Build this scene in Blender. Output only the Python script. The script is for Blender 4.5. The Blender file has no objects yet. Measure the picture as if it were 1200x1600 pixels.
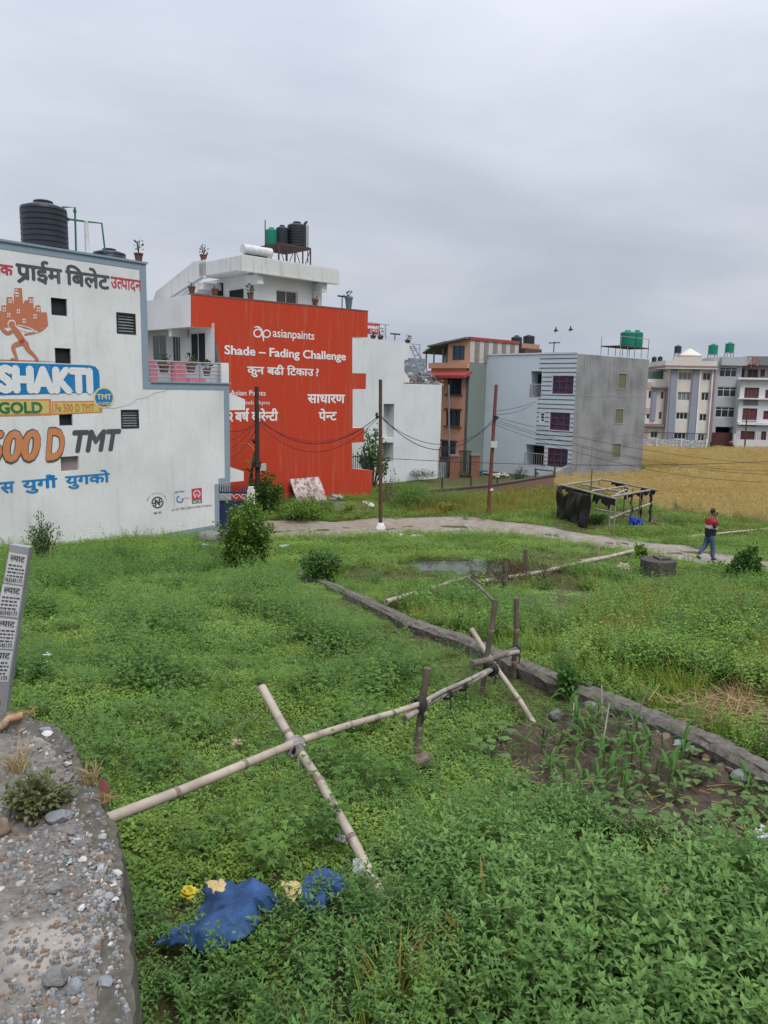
import bpy, bmesh, math, random
import numpy as np
from mathutils import Vector, Matrix, geometry

R = math.radians
sc = bpy.context.scene
COL = sc.collection
rnd = random.Random(7)
npr = np.random.default_rng(11)

# ------------------------------------------------------------------ camera
CAM_Z = 6.2
FPX = 1202.0
PITCH, ROLL = R(9.12), 0.02
_r0, _u0, _f0 = Vector((1, 0, 0)), Vector((0, math.sin(PITCH), math.cos(PITCH))), Vector((0, math.cos(PITCH), -math.sin(PITCH)))
RIGHT = _r0 * math.cos(ROLL) + _u0 * math.sin(ROLL)
UP = _u0 * math.cos(ROLL) - _r0 * math.sin(ROLL)
FWD = _f0
CAMP = Vector((0, 0, CAM_Z))
cd = bpy.data.cameras.new("camera")
cd.sensor_fit = 'VERTICAL'; cd.sensor_height = 36.0; cd.sensor_width = 27.0
cd.lens = 36.0 * FPX / 1600.0
cd.clip_start = 0.05; cd.clip_end = 5000
cam = bpy.data.objects.new("camera", cd); COL.objects.link(cam)
cam.matrix_world = Matrix(((RIGHT.x, UP.x, -FWD.x, 0), (RIGHT.y, UP.y, -FWD.y, 0), (RIGHT.z, UP.z, -FWD.z, CAM_Z), (0, 0, 0, 1)))
sc.camera = cam

# ------------------------------------------------------------------ sky and sun (overcast)
SUN_EL, SUN_AZ = R(58), R(150)      # high, behind the camera and to its right, veiled by cloud
world = bpy.data.worlds.new("World"); sc.world = world; world.use_nodes = True
nt = world.node_tree; nt.nodes.clear()
def wn(t, **k):
    n = nt.nodes.new(t)
    for a, b in k.items(): setattr(n, a, b)
    return n
wo = wn('ShaderNodeOutputWorld'); bg = wn('ShaderNodeBackground'); nt.links.new(bg.outputs[0], wo.inputs[0])
sky = wn('ShaderNodeTexSky', sky_type='NISHITA', sun_disc=False, sun_elevation=SUN_EL, sun_rotation=SUN_AZ)
sky.air_density = 1.6; sky.dust_density = 4.0
tc = wn('ShaderNodeTexCoord'); sep = wn('ShaderNodeSeparateXYZ'); nt.links.new(tc.outputs['Generated'], sep.inputs[0])
def wm(op, a, b=None, c=None):
    n = wn('ShaderNodeMath', operation=op)
    for i, x in enumerate((a, b, c)):
        if x is None: continue
        if isinstance(x, (int, float)): n.inputs[i].default_value = x
        else: nt.links.new(x, n.inputs[i])
    return n.outputs[0]
zpos = wm('MAXIMUM', sep.outputs[2], 0.0)
den = wm('ADD', zpos, 0.20)
cx = wm('DIVIDE', sep.outputs[0], den); cy = wm('DIVIDE', sep.outputs[1], den)
cv = wn('ShaderNodeCombineXYZ'); nt.links.new(cx, cv.inputs[0]); nt.links.new(cy, cv.inputs[1])
def wnoise(scale, detail, off, rough=0.5, dist=0.0):
    mp = wn('ShaderNodeMapping'); nt.links.new(cv.outputs[0], mp.inputs[0]); mp.inputs['Location'].default_value = off
    mp.inputs['Scale'].default_value = (0.8, 1.15, 1)
    mp.inputs['Rotation'].default_value = (0, 0, R(-14))
    n = wn('ShaderNodeTexNoise'); nt.links.new(mp.outputs[0], n.inputs['Vector'])
    n.inputs['Scale'].default_value = scale; n.inputs['Detail'].default_value = detail; n.inputs['Roughness'].default_value = rough
    n.inputs['Distortion'].default_value = dist
    return n.outputs[0]
n1 = wnoise(0.55, 5.0, (3.1, 1.7, 0), 0.5, 0.6); n2 = wnoise(1.7, 6.0, (8.3, 4.2, 0), 0.55, 0.4)
nm = wm('ADD', wm('MULTIPLY', n1, 0.7), wm('MULTIPLY', n2, 0.3))
cr = wn('ShaderNodeValToRGB'); nt.links.new(nm, cr.inputs[0])
cr.color_ramp.interpolation = 'EASE'
cr.color_ramp.elements[0].position = 0.34; cr.color_ramp.elements[0].color = (0.305, 0.328, 0.388, 1)
cr.color_ramp.elements[1].position = 0.66; cr.color_ramp.elements[1].color = (0.428, 0.448, 0.505, 1)
# an overcast dome grows brighter from the horizon to the zenith
lift = wm('ADD', wm('MULTIPLY', wm('POWER', zpos, 1.6), 1.9), 1.0)
vm = wn('ShaderNodeVectorMath', operation='SCALE'); nt.links.new(cr.outputs[0], vm.inputs[0]); nt.links.new(lift, vm.inputs['Scale'])
ms = wn('ShaderNodeVectorMath', operation='SCALE'); nt.links.new(sky.outputs[0], ms.inputs[0]); ms.inputs['Scale'].default_value = 0.06
# bluish veil low over the horizon
hz = wm('POWER', wm('SUBTRACT', 1.0, zpos), 9.0)
mxh = wn('ShaderNodeMix', data_type='RGBA'); nt.links.new(wm('MULTIPLY', hz, 0.6), mxh.inputs[0]); nt.links.new(vm.outputs[0], mxh.inputs[6]); mxh.inputs[7].default_value = (0.36, 0.425, 0.50, 1)
mx = wn('ShaderNodeMix', data_type='RGBA'); mx.inputs[0].default_value = 0.10
nt.links.new(mxh.outputs[2], mx.inputs[6]); nt.links.new(ms.outputs[0], mx.inputs[7])
nt.links.new(mx.outputs[2], bg.inputs[0]); bg.inputs[1].default_value = 1.0
sd = bpy.data.lights.new("sun", 'SUN'); sd.energy = 1.5; sd.angle = R(20); sd.color = (1.0, 0.97, 0.92)
sun = bpy.data.objects.new("sun", sd); COL.objects.link(sun)
_sdir = Vector((math.sin(SUN_AZ) * math.cos(SUN_EL), math.cos(SUN_AZ) * math.cos(SUN_EL), math.sin(SUN_EL)))
sun.rotation_euler = _sdir.to_track_quat('Z', 'Y').to_euler(); sun.location = (0, -20, 60)
vs = sc.view_settings; sc.display_settings.display_device = 'sRGB'
vs.view_transform = 'Standard'; vs.look = 'None'; vs.exposure = 0.55; vs.gamma = 1.0; vs.use_curve_mapping = False
sc.cycles.max_bounces = 6; sc.cycles.diffuse_bounces = 3; sc.cycles.glossy_bounces = 3; sc.cycles.transmission_bounces = 4
sc.cycles.transparent_max_bounces = 8; sc.cycles.use_denoising = True
sc.cycles.caustics_reflective = False; sc.cycles.caustics_refractive = False

# ------------------------------------------------------------------ layout helpers
def ray(px, py):
    return RIGHT * ((px - 600) / FPX) + UP * ((800 - py) / FPX) + FWD
def P(px, py, Y):
    """the point at forward distance Y metres seen in that direction"""
    d = ray(px, py); return CAMP + d * (Y / d.y)
def proj(x, y, z):
    dx, dy, dz = x, y, z - CAM_Z
    w = dx * FWD.x + dy * FWD.y + dz * FWD.z
    return (600 + FPX * (dx * RIGHT.x + dy * RIGHT.y + dz * RIGHT.z) / w, 800 - FPX * (dx * UP.x + dy * UP.y + dz * UP.z) / w, w)
PUD_Z = 1.79
_TY = [-30, 3, 5, 7, 11, 15, 18, 21, 23, 26, 29, 33, 36]
_TZ = [3.8, 3.75, 3.6, 3.4, 2.75, 2.1, 1.5, 1.06, .86, .66, .32, .05, 0.0]
def zt(x, y):
    x = np.asarray(x, float); y = np.asarray(y, float)
    z = (np.interp(y - .9, _TY, _TZ) + np.interp(y, _TY, _TZ) * 2 + np.interp(y + .9, _TY, _TZ)) / 4
    far = np.clip((y - 40) / 20, 0, 1)
    z = z + (0.05 * np.sin(x * 1.3 + y * .7) + .04 * np.sin(x * .6 - y * 1.9 + 2) + .025 * np.sin(x * 3.1 + 1) * np.sin(y * 2.7)) * (1 - far)
    e = np.sqrt(((x - 1.95) / 1.6) ** 2 + ((y - 19.0) / .72) ** 2) + .16 * np.sin(x * 2.4 + y * 2) + .12 * np.sin(x * 5.9 - y * 3.2)
    rim = np.clip((e - 1.1) / 1.6, 0, 1); rim = rim * rim * (3 - 2 * rim)
    bank = np.maximum(z, PUD_Z + .05)
    zz = (PUD_Z - .12) * (1 - np.clip((e - .75) / .3, 0, 1)) + bank * np.clip((e - .75) / .3, 0, 1)
    return zz * (1 - rim) + z * rim
def _pi(y):
    if y <= _TY[0]: return _TZ[0]
    for i in range(1, len(_TY)):
        if y < _TY[i]: return _TZ[i - 1] + (_TZ[i] - _TZ[i - 1]) * (y - _TY[i - 1]) / (_TY[i] - _TY[i - 1])
    return _TZ[-1]
def ztf(x, y):
    s = math.sin
    z = (_pi(y - .9) + _pi(y) * 2 + _pi(y + .9)) / 4
    far = min(1, max(0, (y - 40) / 20))
    z += (.05 * s(x * 1.3 + y * .7) + .04 * s(x * .6 - y * 1.9 + 2) + .025 * s(x * 3.1 + 1) * s(y * 2.7)) * (1 - far)
    if not (-7 < x < 10 and 13 < y < 25): return z
    return float(zt(x, y))
def G(px, py):
    """where that direction meets the ground"""
    d = ray(px, py); d = d / d.y
    a, b = 1.0, 1.0
    while b < 400:
        p = CAMP + d * b
        if p.z < ztf(p.x, p.y): break
        a = b; b += max(.25, b * .03)
    for _ in range(24):
        m = (a + b) / 2; p = CAMP + d * m
        if p.z < ztf(p.x, p.y): b = m
        else: a = m
    return CAMP + d * b

# ------------------------------------------------------------------ objects
ORG = {}
def tag(o, label=None, cat=None, group=None, kind=None):
    if label: o['label'] = label
    if cat: o['category'] = cat
    if group: o['group'] = group
    if kind: o['kind'] = kind
    return o
def empty(name, loc, label, cat, group=None):
    o = bpy.data.objects.new(name, None); COL.objects.link(o); o.location = loc; o.empty_display_size = .2
    ORG[o.name] = Vector(loc); return tag(o, label, cat, group)
class MB:
    def __init__(s): s.v = []; s.f = []; s.m = []
    def add(s, vs, fs, mi=0):
        k = len(s.v); s.v += [tuple(p) for p in vs]; s.f += [tuple(k + i for i in f) for f in fs]; s.m += [mi] * len(fs); return s
    def par(s, o, a, b, c, mi=0):
        """a block from corner o with edge vectors a, b, c"""
        o, a, b, c = Vector(o), Vector(a), Vector(b), Vector(c)
        vs = [o, o + a, o + a + b, o + b, o + c, o + a + c, o + a + b + c, o + b + c]
        fs = [(0, 3, 2, 1), (4, 5, 6, 7), (0, 1, 5, 4), (1, 2, 6, 5), (2, 3, 7, 6), (3, 0, 4, 7)]
        if a.cross(b).dot(c) < 0: fs = [f[::-1] for f in fs]
        return s.add(vs, fs, mi)
    def box(s, lo, hi, mi=0):
        return s.par(lo, (hi[0] - lo[0], 0, 0), (0, hi[1] - lo[1], 0), (0, 0, hi[2] - lo[2]), mi)
    def prism(s, pts, vec, mi=0, mside=None):
        n = len(pts); pts = [Vector(p) for p in pts]; vec = Vector(vec)
        tri = geometry.tessellate_polygon([pts])
        s.add(pts, [t for t in tri], mi); s.add([p + vec for p in pts], [t[::-1] for t in tri], mi if mside is None else mside)
        s.add(pts + [p + vec for p in pts], [(i, (i + 1) % n, n + (i + 1) % n, n + i) for i in range(n)], mi if mside is None else mside)
        return s
    def tube(s, path, r, n=8, mi=0, cap=True):
        path = [Vector(p) for p in path]; rs = r if isinstance(r, (list, tuple)) else [r] * len(path)
        vs = []; up = None
        for i, p in enumerate(path):
            t = (path[min(i + 1, len(path) - 1)] - path[max(i - 1, 0)]).normalized()
            if up is None: up = t.orthogonal().normalized()
            up = (up - t * up.dot(t))
            up = up.normalized() if up.length > 1e-6 else t.orthogonal().normalized()
            bb = t.cross(up)
            for k in range(n):
                a = 2 * math.pi * k / n; vs.append(p + (up * math.cos(a) + bb * math.sin(a)) * rs[i])
        fs = [(i * n + k, i * n + (k + 1) % n, (i + 1) * n + (k + 1) % n, (i + 1) * n + k) for i in range(len(path) - 1) for k in range(n)]
        if cap: fs += [tuple(range(n))[::-1], tuple((len(path) - 1) * n + k for k in range(n))]
        return s.add(vs, fs, mi)
    def lathe(s, c, prof, n=20, mi=0):
        c = Vector(c); vs = []
        for (r, z) in prof:
            for k in range(n):
                a = 2 * math.pi * k / n; vs.append((c.x + r * math.cos(a), c.y + r * math.sin(a), c.z + z))
        fs = [(i * n + k, i * n + (k + 1) % n, (i + 1) * n + (k + 1) % n, (i + 1) * n + k) for i in range(len(prof) - 1) for k in range(n)]
        fs += [tuple(range(n))[::-1], tuple((len(prof) - 1) * n + k for k in range(n))]
        return s.add(vs, fs, mi)
    def rock(s, c, size, seed, n=2, mi=0):
        bm = bmesh.new(); bmesh.ops.create_icosphere(bm, subdivisions=n, radius=1)
        g = random.Random(seed); pl = [(Vector((g.gauss(0, 1), g.gauss(0, 1), g.gauss(0, 1))).normalized(), g.uniform(.55, .9)) for _ in range(9)]
        vs = []
        for v in bm.verts:
            p = v.co.copy()
            for nn, d in pl:
                e = p.dot(nn) - d
                if e > 0: p -= nn * e * .9
            p *= 1 + g.uniform(-.05, .05)
            vs.append((c[0] + p.x * size[0], c[1] + p.y * size[1], c[2] + p.z * size[2]))
        s.add(vs, [tuple(v.index for v in f.verts) for f in bm.faces], mi); bm.free(); return s
    def mesh(s, name, mats, org=(0, 0, 0), smooth=False):
        me = bpy.data.meshes.new(name)
        o = Vector(org)
        me.from_pydata([(p[0] - o.x, p[1] - o.y, p[2] - o.z) for p in s.v], [], s.f)
        for m in (mats if isinstance(mats, (list, tuple)) else [mats]): me.materials.append(m)
        if any(s.m): me.polygons.foreach_set('material_index', s.m)
        if smooth:
            me.polygons.foreach_set('use_smooth', [True] * len(me.polygons))
            try: me.set_sharp_from_angle(angle=R(40))
            except Exception: pass
        me.update(); return me
    def build(s, name, mats, parent=None, org=None, smooth=False):
        if parent is not None: o = ORG[parent.name]
        else: o = Vector(org) if org is not None else Vector((0, 0, 0))
        ob = bpy.data.objects.new(name, s.mesh(name, mats, o, smooth)); COL.objects.link(ob)
        ORG[ob.name] = o
        if parent is not None: ob.parent = parent
        else: ob.location = o
        return ob

# ------------------------------------------------------------------ materials
MT = {}
def _nodes(name):
    m = bpy.data.materials.new(name); m.use_nodes = True; t = m.node_tree
    return m, t, t.nodes, t.links, t.nodes['Principled BSDF']
def _math(t, op, a, b=None):
    n = t.nodes.new('ShaderNodeMath'); n.operation = op
    for i, x in enumerate((a, b)):
        if x is None: continue
        if isinstance(x, (int, float)): n.inputs[i].default_value = x
        else: t.links.new(x, n.inputs[i])
    return n.outputs[0]
def _noise(t, vec, scale, detail=4, rough=.55):
    n = t.nodes.new('ShaderNodeTexNoise'); n.inputs['Scale'].default_value = scale; n.inputs['Detail'].default_value = detail
    n.inputs['Roughness'].default_value = rough
    if vec is not None: t.links.new(vec, n.inputs['Vector'])
    return n.outputs[0]
def _ramp(t, fac, stops):
    n = t.nodes.new('ShaderNodeValToRGB'); t.links.new(fac, n.inputs[0]); e = n.color_ramp.elements
    while len(e) < len(stops): e.new(.5)
    for i, (p, c) in enumerate(stops):
        e[i].position = p; e[i].color = (c, c, c, 1) if isinstance(c, (int, float)) else (c[0], c[1], c[2], 1)
    return n.outputs[0]
def _mix(t, fac, a, b, mode='MIX'):
    n = t.nodes.new('ShaderNodeMix'); n.data_type = 'RGBA'; n.blend_type = mode
    for sck, x in ((n.inputs[0], fac), (n.inputs[6], a), (n.inputs[7], b)):
        if isinstance(x, (int, float)): sck.default_value = x
        elif isinstance(x, (tuple, list)): sck.default_value = (x[0], x[1], x[2], 1)
        else: t.links.new(x, sck)
    return n.outputs[2]
def _pos(t, scale=(1, 1, 1)):
    g = t.nodes.new('ShaderNodeNewGeometry'); mp = t.nodes.new('ShaderNodeMapping'); t.links.new(g.outputs['Position'], mp.inputs[0])
    mp.inputs['Scale'].default_value = scale; return mp.outputs[0]
def _bump(t, b, h, strength, dist=.02):
    n = t.nodes.new('ShaderNodeBump'); n.inputs['Strength'].default_value = strength; n.inputs['Distance'].default_value = dist
    t.links.new(h, n.inputs['Height']); t.links.new(n.outputs[0], b.inputs['Normal'])
def mat(name, col, rough=.7, var=.25, scale=6., bump=0., metal=0., spec=.35, bscale=None, col2=None):
    if name in MT: return MT[name]
    m, t, N, L, b = _nodes(name)
    v = _pos(t); n = _noise(t, v, scale)
    c2 = col2 or tuple(c * (1 - var) for c in col)
    f = _ramp(t, n, [(.32, 0.0), (.7, 1.0)])
    L.new(_mix(t, f, c2, col), b.inputs['Base Color'])
    b.inputs['Roughness'].default_value = rough; b.inputs['Metallic'].default_value = metal; b.inputs['Specular IOR Level'].default_value = spec
    if bump: _bump(t, b, _noise(t, v, bscale or scale * 4, 6), bump)
    MT[name] = m; return m
def wallmat(name, col, dirt=(.25, .24, .22), amount=.5, rough=.85, streak=.5, blotch=.15, bump=.15):
    """painted or rendered wall: uneven coat, rain streaks, blotches of grime"""
    if name in MT: return MT[name]
    m, t, N, L, b = _nodes(name)
    v = _pos(t); vs_ = _pos(t, (3.0, 3.0, .22))
    big = _noise(t, v, .55, 5); st = _noise(t, vs_, 1.6, 6, .6); fine = _noise(t, v, 9, 5)
    c = _mix(t, _ramp(t, fine, [(.3, 0.), (.7, 1.)]), tuple(x * .93 for x in col), col)
    c = _mix(t, _math(t, 'MULTIPLY', _ramp(t, big, [(.42, 0.), (.75, 1.)]), blotch * 2), c, tuple(x * .55 + y * .25 for x, y in zip(col, dirt)))
    k = _math(t, 'MULTIPLY', _ramp(t, st, [(.54, 0.), (.78, 1.)]), streak * amount)
    c = _mix(t, k, c, dirt)
    L.new(c, b.inputs['Base Color']); b.inputs['Roughness'].default_value = rough; b.inputs['Specular IOR Level'].default_value = .2
    if bump: _bump(t, b, fine, bump, .01)
    MT[name] = m; return m
def leafmat(name, cols, trans=.22, rough=.55, var_scale=.5, patch=None):
    """foliage: every plant a little different, with slow drifts of hue over the ground"""
    if name in MT: return MT[name]
    m, t, N, L, b = _nodes(name)
    oi = N.new('ShaderNodeObjectInfo'); v = _pos(t)
    f = _math(t, 'ADD', _math(t, 'MULTIPLY', oi.outputs['Random'], .45), _math(t, 'MULTIPLY', _ramp(t, _noise(t, v, var_scale, 4), [(.3, 0.), (.7, 1.)]), .55))
    n = len(cols); c = _ramp(t, f, [(i / max(1, n - 1) * .9 + .05, cc) for i, cc in enumerate(cols)])
    fine = _ramp(t, _noise(t, v, 14, 2), [(.3, .72), (.7, 1.18)])
    c = _mix(t, 1.0, c, fine, 'MULTIPLY')
    L.new(c, b.inputs['Base Color']); b.inputs['Roughness'].default_value = rough; b.inputs['Specular IOR Level'].default_value = .14
    tr = N.new('ShaderNodeBsdfTranslucent'); L.new(_mix(t, 1.0, c, (1.25, 1.35, .6), 'MULTIPLY'), tr.inputs[0])
    mxs = N.new('ShaderNodeMixShader'); mxs.inputs[0].default_value = trans
    out = N['Material Output']; L.new(b.outputs[0], mxs.inputs[1]); L.new(tr.outputs[0], mxs.inputs[2]); L.new(mxs.outputs[0], out.inputs[0])
    MT[name] = m; return m

WHITE = wallmat('white_paint', (.71, .71, .71), amount=.55, blotch=.26, dirt=(.30, .29, .27), bump=.3)
WHITE_OLD = wallmat('weathered_white', (.62, .62, .61), amount=.75, streak=.8)
RED = wallmat('red_paint', (.485, .05, .021), dirt=(.43, .16, .12), amount=.7, streak=.9, blotch=.17)
PBLUE = wallmat('pale_blue_paint', (.60, .66, .71), amount=.4, dirt=(.40, .44, .47))
BAND = wallmat('grey_blue_paint', (.24, .31, .38), amount=.4)
ORANGE = wallmat('orange_paint', (.60, .32, .20), amount=.25, dirt=(.35, .18, .11))
GREENW = wallmat('grey_green_paint', (.185, .225, .205), amount=.3, dirt=(.1, .12, .1))
CEMENT = wallmat('bare_cement', (.28, .283, .288), dirt=(.085, .087, .092), amount=.8, streak=.8, blotch=.6)
CREAM = wallmat('cream_paint', (.66, .61, .55), amount=.25)
LAV = wallmat('lavender_grey_paint', (.27, .29, .36), amount=.25)
MAUVE = wallmat('mauve_trim', (.27, .19, .19), amount=.2)
FARGREY = wallmat('far_grey_paint', (.42, .44, .47), amount=.5)
GLASS = mat('dark_glass', (.02, .026, .034), rough=.12, var=.2, scale=.6, spec=.6)
GLASSB = mat('blue_glass', (.03, .045, .09), rough=.15, var=.5, scale=.8, spec=.6)
DARK = mat('dark_void', (.018, .019, .022), rough=.8, var=.2)
BLACKP = mat('black_tank_plastic', (.028, .034, .045), rough=.42, var=.25, scale=2)
GREENP = mat('green_tank_plastic', (.012, .21, .13), rough=.42, var=.2, scale=2)
STEEL = mat('steel', (.42, .43, .45), rough=.35, metal=.7)
IRON = mat('rusty_iron', (.085, .045, .035), rough=.75, var=.4, scale=9)
IRONB = mat('black_iron', (.03, .03, .035), rough=.6)
REDROOF = mat('red_sheet', (.34, .06, .05), rough=.6)
PINK = mat('pink_paint', (.55, .17, .22), rough=.7)
# ------------------------------------------------------------------ ground, road, puddle, beds, embankment
def inpoly(px, py, poly):
    px = np.asarray(px); py = np.asarray(py); c = np.zeros(px.shape, bool); n = len(poly)
    for i in range(n):
        x0, y0 = poly[i]; x1, y1 = poly[(i + 1) % n]
        if y0 == y1: continue
        t = ((y0 > py) != (y1 > py)) & (px < (x1 - x0) * (py - y0) / (y1 - y0) + x0)
        c ^= t
    return c
def grid_mesh(X, Y, Z, keep=None):
    ny, nx = X.shape; vs_ = np.stack([X, Y, Z], -1).reshape(-1, 3)
    i = np.arange((ny - 1) * (nx - 1)); r = i // (nx - 1); c = i % (nx - 1); a = r * nx + c
    f = np.stack([a, a + 1, a + nx + 1, a + nx], 1)
    if keep is not None:
        f = f[keep.reshape(-1)]
        used = np.unique(f); rm = np.full(len(vs_), -1); rm[used] = np.arange(len(used)); vs_ = vs_[used]; f = rm[f]
    mb = MB(); mb.v = [tuple(p) for p in vs_.tolist()]; mb.f = [tuple(q) for q in f.tolist()]; mb.m = [0] * len(mb.f); return mb
def axis(lo, hi, step, far_lo, far_hi, k=1.35):
    a = list(np.arange(lo, hi, step)); s = step
    x = hi
    while x < far_hi: a.append(x); s *= k; x += s
    a.append(far_hi); s = step; x = lo - step; b = []
    while x > far_lo: b.append(x); s *= k; x -= s
    b.append(far_lo); return np.array(b[::-1] + a)
def ground_material():
    m, t, N, L, b = _nodes('ground_soil'); v = _pos(t)
    n1 = _noise(t, v, .9, 5); n2 = _noise(t, v, 6, 6)
    c = _mix(t, _ramp(t, n2, [(.35, 0.), (.65, 1.)]), (.065, .075, .026), (.125, .13, .05))
    c = _mix(t, _ramp(t, n1, [(.52, 0.), (.68, 1.)]), c, (.12, .095, .06))
    n3 = _noise(t, v, 38, 5, .7); c = _mix(t, 1.0, c, _ramp(t, n3, [(.3, .35), (.72, 1.6)]), 'MULTIPLY')
    L.new(c, b.inputs['Base Color']); b.inputs['Roughness'].default_value = .95; b.inputs['Specular IOR Level'].default_value = .1
    _bump(t, b, n3, .9, .06); return m
gx = axis(-16, 22, .3, -1500, 1500); gy = axis(-6, 46, .3, -300, 3000)
GX, GY = np.meshgrid(gx, gy)
tag(grid_mesh(GX, GY, zt(GX, GY)).build('ground', ground_material(), smooth=True), kind='structure')

def road_material():
    m, t, N, L, b = _nodes('dirt_road_surface'); v = _pos(t)
    big = _noise(t, v, .45, 5); mid = _noise(t, v, 3.0, 6); fine = _noise(t, v, 22, 4)
    c = _mix(t, _ramp(t, mid, [(.3, 0.), (.7, 1.)]), (.19, .16, .13), (.31, .27, .225))
    c = _mix(t, _ramp(t, big, [(.5, 0.), (.62, .8)]), c, (.25, .19, .14))
    c = _mix(t, _ramp(t, fine, [(.62, 0.), (.75, .7)]), c, (.42, .39, .36))
    L.new(c, b.inputs['Base Color']); 
    L.new(_ramp(t, big, [(.36, .35), (.48, .9)]), b.inputs['Roughness'])
    _bump(t, b, mid, .5, .06); return m
ROAD_T = [(330, 812), (430, 812), (520, 814), (600, 808), (700, 806), (760, 809), (830, 820), (900, 831), (980, 842), (1060, 850), (1130, 864), (1200, 878), (1320, 905)]
ROAD_B = [(330, 852), (430, 842), (520, 841), (600, 836), (700, 835), (800, 838), (880, 847), (960, 860), (1040, 873), (1100, 884), (1200, 902), (1320, 930)]
def pl(pts, x): return float(np.interp(x, [p[0] for p in pts], [p[1] for p in pts]))
ROAD_POLY = ROAD_T + ROAD_B[::-1]
_xs = np.arange(335, 1321, 12)
_RX = np.zeros((9, len(_xs))); _RY = _RX.copy(); _RZ = _RX.copy()
for j, x in enumerate(_xs):
    a = pl(ROAD_T, x) + 1.6 * math.sin(x * .05) + rnd.uniform(-.8, .8); b_ = pl(ROAD_B, x) + 1.6 * math.sin(x * .043 + 2) + rnd.uniform(-.8, .8)
    for k in range(9):
        p = G(x, a + (b_ - a) * k / 8)
        _RX[k, j], _RY[k, j] = p.x, p.y
        _RZ[k, j] = p.z + .035 + .03 * math.sin(k / 8 * math.pi * 2.0 + 1) * (0 < k < 8) - (.05 if k in (0, 8) else 0)
tag(grid_mesh(_RX, _RY, _RZ).build('dirt_road', road_material(), smooth=True), kind='structure')

def patch(name, poly, m, cell=.06, lift=.03, lump=.04, seed=1):
    ps = [G(*q) for q in poly]
    x0, x1 = min(p.x for p in ps), max(p.x for p in ps); y0, y1 = min(p.y for p in ps), max(p.y for p in ps)
    X, Y = np.meshgrid(np.arange(x0, x1 + cell, cell), np.arange(y0, y1 + cell, cell))
    g = np.random.default_rng(seed); Z0 = zt(X, Y)
    Z = Z0 + lift + lump * (np.sin(X * 9.1 + np.sin(Y * 7)) * np.sin(Y * 8.3 + np.sin(X * 5)) * .5 + g.uniform(-.5, .5, X.shape) * .7)
    cx_, cy_ = (X[:-1, :-1] + X[1:, 1:]) / 2, (Y[:-1, :-1] + Y[1:, 1:]) / 2
    u, v, _ = proj(cx_, cy_, zt(cx_, cy_))
    return tag(grid_mesh(X, Y, Z, inpoly(u, v, poly)).build(name, m, smooth=True), kind='structure')
def soil_material(name, a, b2):
    m, t, N, L, b = _nodes(name); v = _pos(t)
    n = _noise(t, v, 14, 7, .65); n1 = _noise(t, v, 2.2, 3)
    c = _mix(t, _ramp(t, n, [(.35, 0.), (.7, 1.)]), a, b2)
    c = _mix(t, _ramp(t, n1, [(.5, 0.), (.7, .5)]), c, (.13, .10, .07))
    L.new(c, b.inputs['Base Color']); b.inputs['Roughness'].default_value = .95; b.inputs['Specular IOR Level'].default_value = .15
    _bump(t, b, n, .8, .05); return m
SOIL = soil_material('dug_soil', (.05, .038, .028), (.125, .095, .07))
BED = [(755, 1165), (800, 1140), (860, 1132), (900, 1105), (960, 1112), (1030, 1150), (1110, 1195), (1215, 1255), (1230, 1345), (1130, 1325), (1040, 1315), (950, 1298), (900, 1262), (860, 1240), (800, 1222), (765, 1195)]
patch('soil_bed', BED, SOIL, .05, .03, .06, 3)
BARE = [(1085, 1085), (1130, 1080), (1215, 1110), (1300, 1150), (1300, 1230), (1190, 1172), (1120, 1140), (1080, 1115)]
patch('bare_soil', BARE, soil_material('bare_soil_surface', (.06, .038, .03), (.15, .095, .07)), .05, .03, .06, 4)
RBED = [(800, 935), (870, 920), (940, 930), (930, 950), (850, 962), (800, 955)]
patch('dark_soil', RBED, SOIL, .12, .03, .05, 5)

# puddle
def water_material():
    m, t, N, L, b = _nodes('puddle_water'); v = _pos(t, (1, .5, 1))
    b.inputs['Base Color'].default_value = (.035, .035, .028, 1); b.inputs['Roughness'].default_value = .035; b.inputs['Specular IOR Level'].default_value = .8
    b.inputs['IOR'].default_value = 1.45
    _bump(t, b, _noise(t, v, 3.0, 3), .025, .02); return m
mb = MB(); ring = []
for k in range(48):
    a = 2 * math.pi * k / 48; ring.append((1.95 + 2.05 * math.cos(a), 19.0 + 0.98 * math.sin(a), PUD_Z))
mb.add(ring, [tuple(range(48))])
tag(mb.build('puddle', water_material()), kind='structure')

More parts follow.
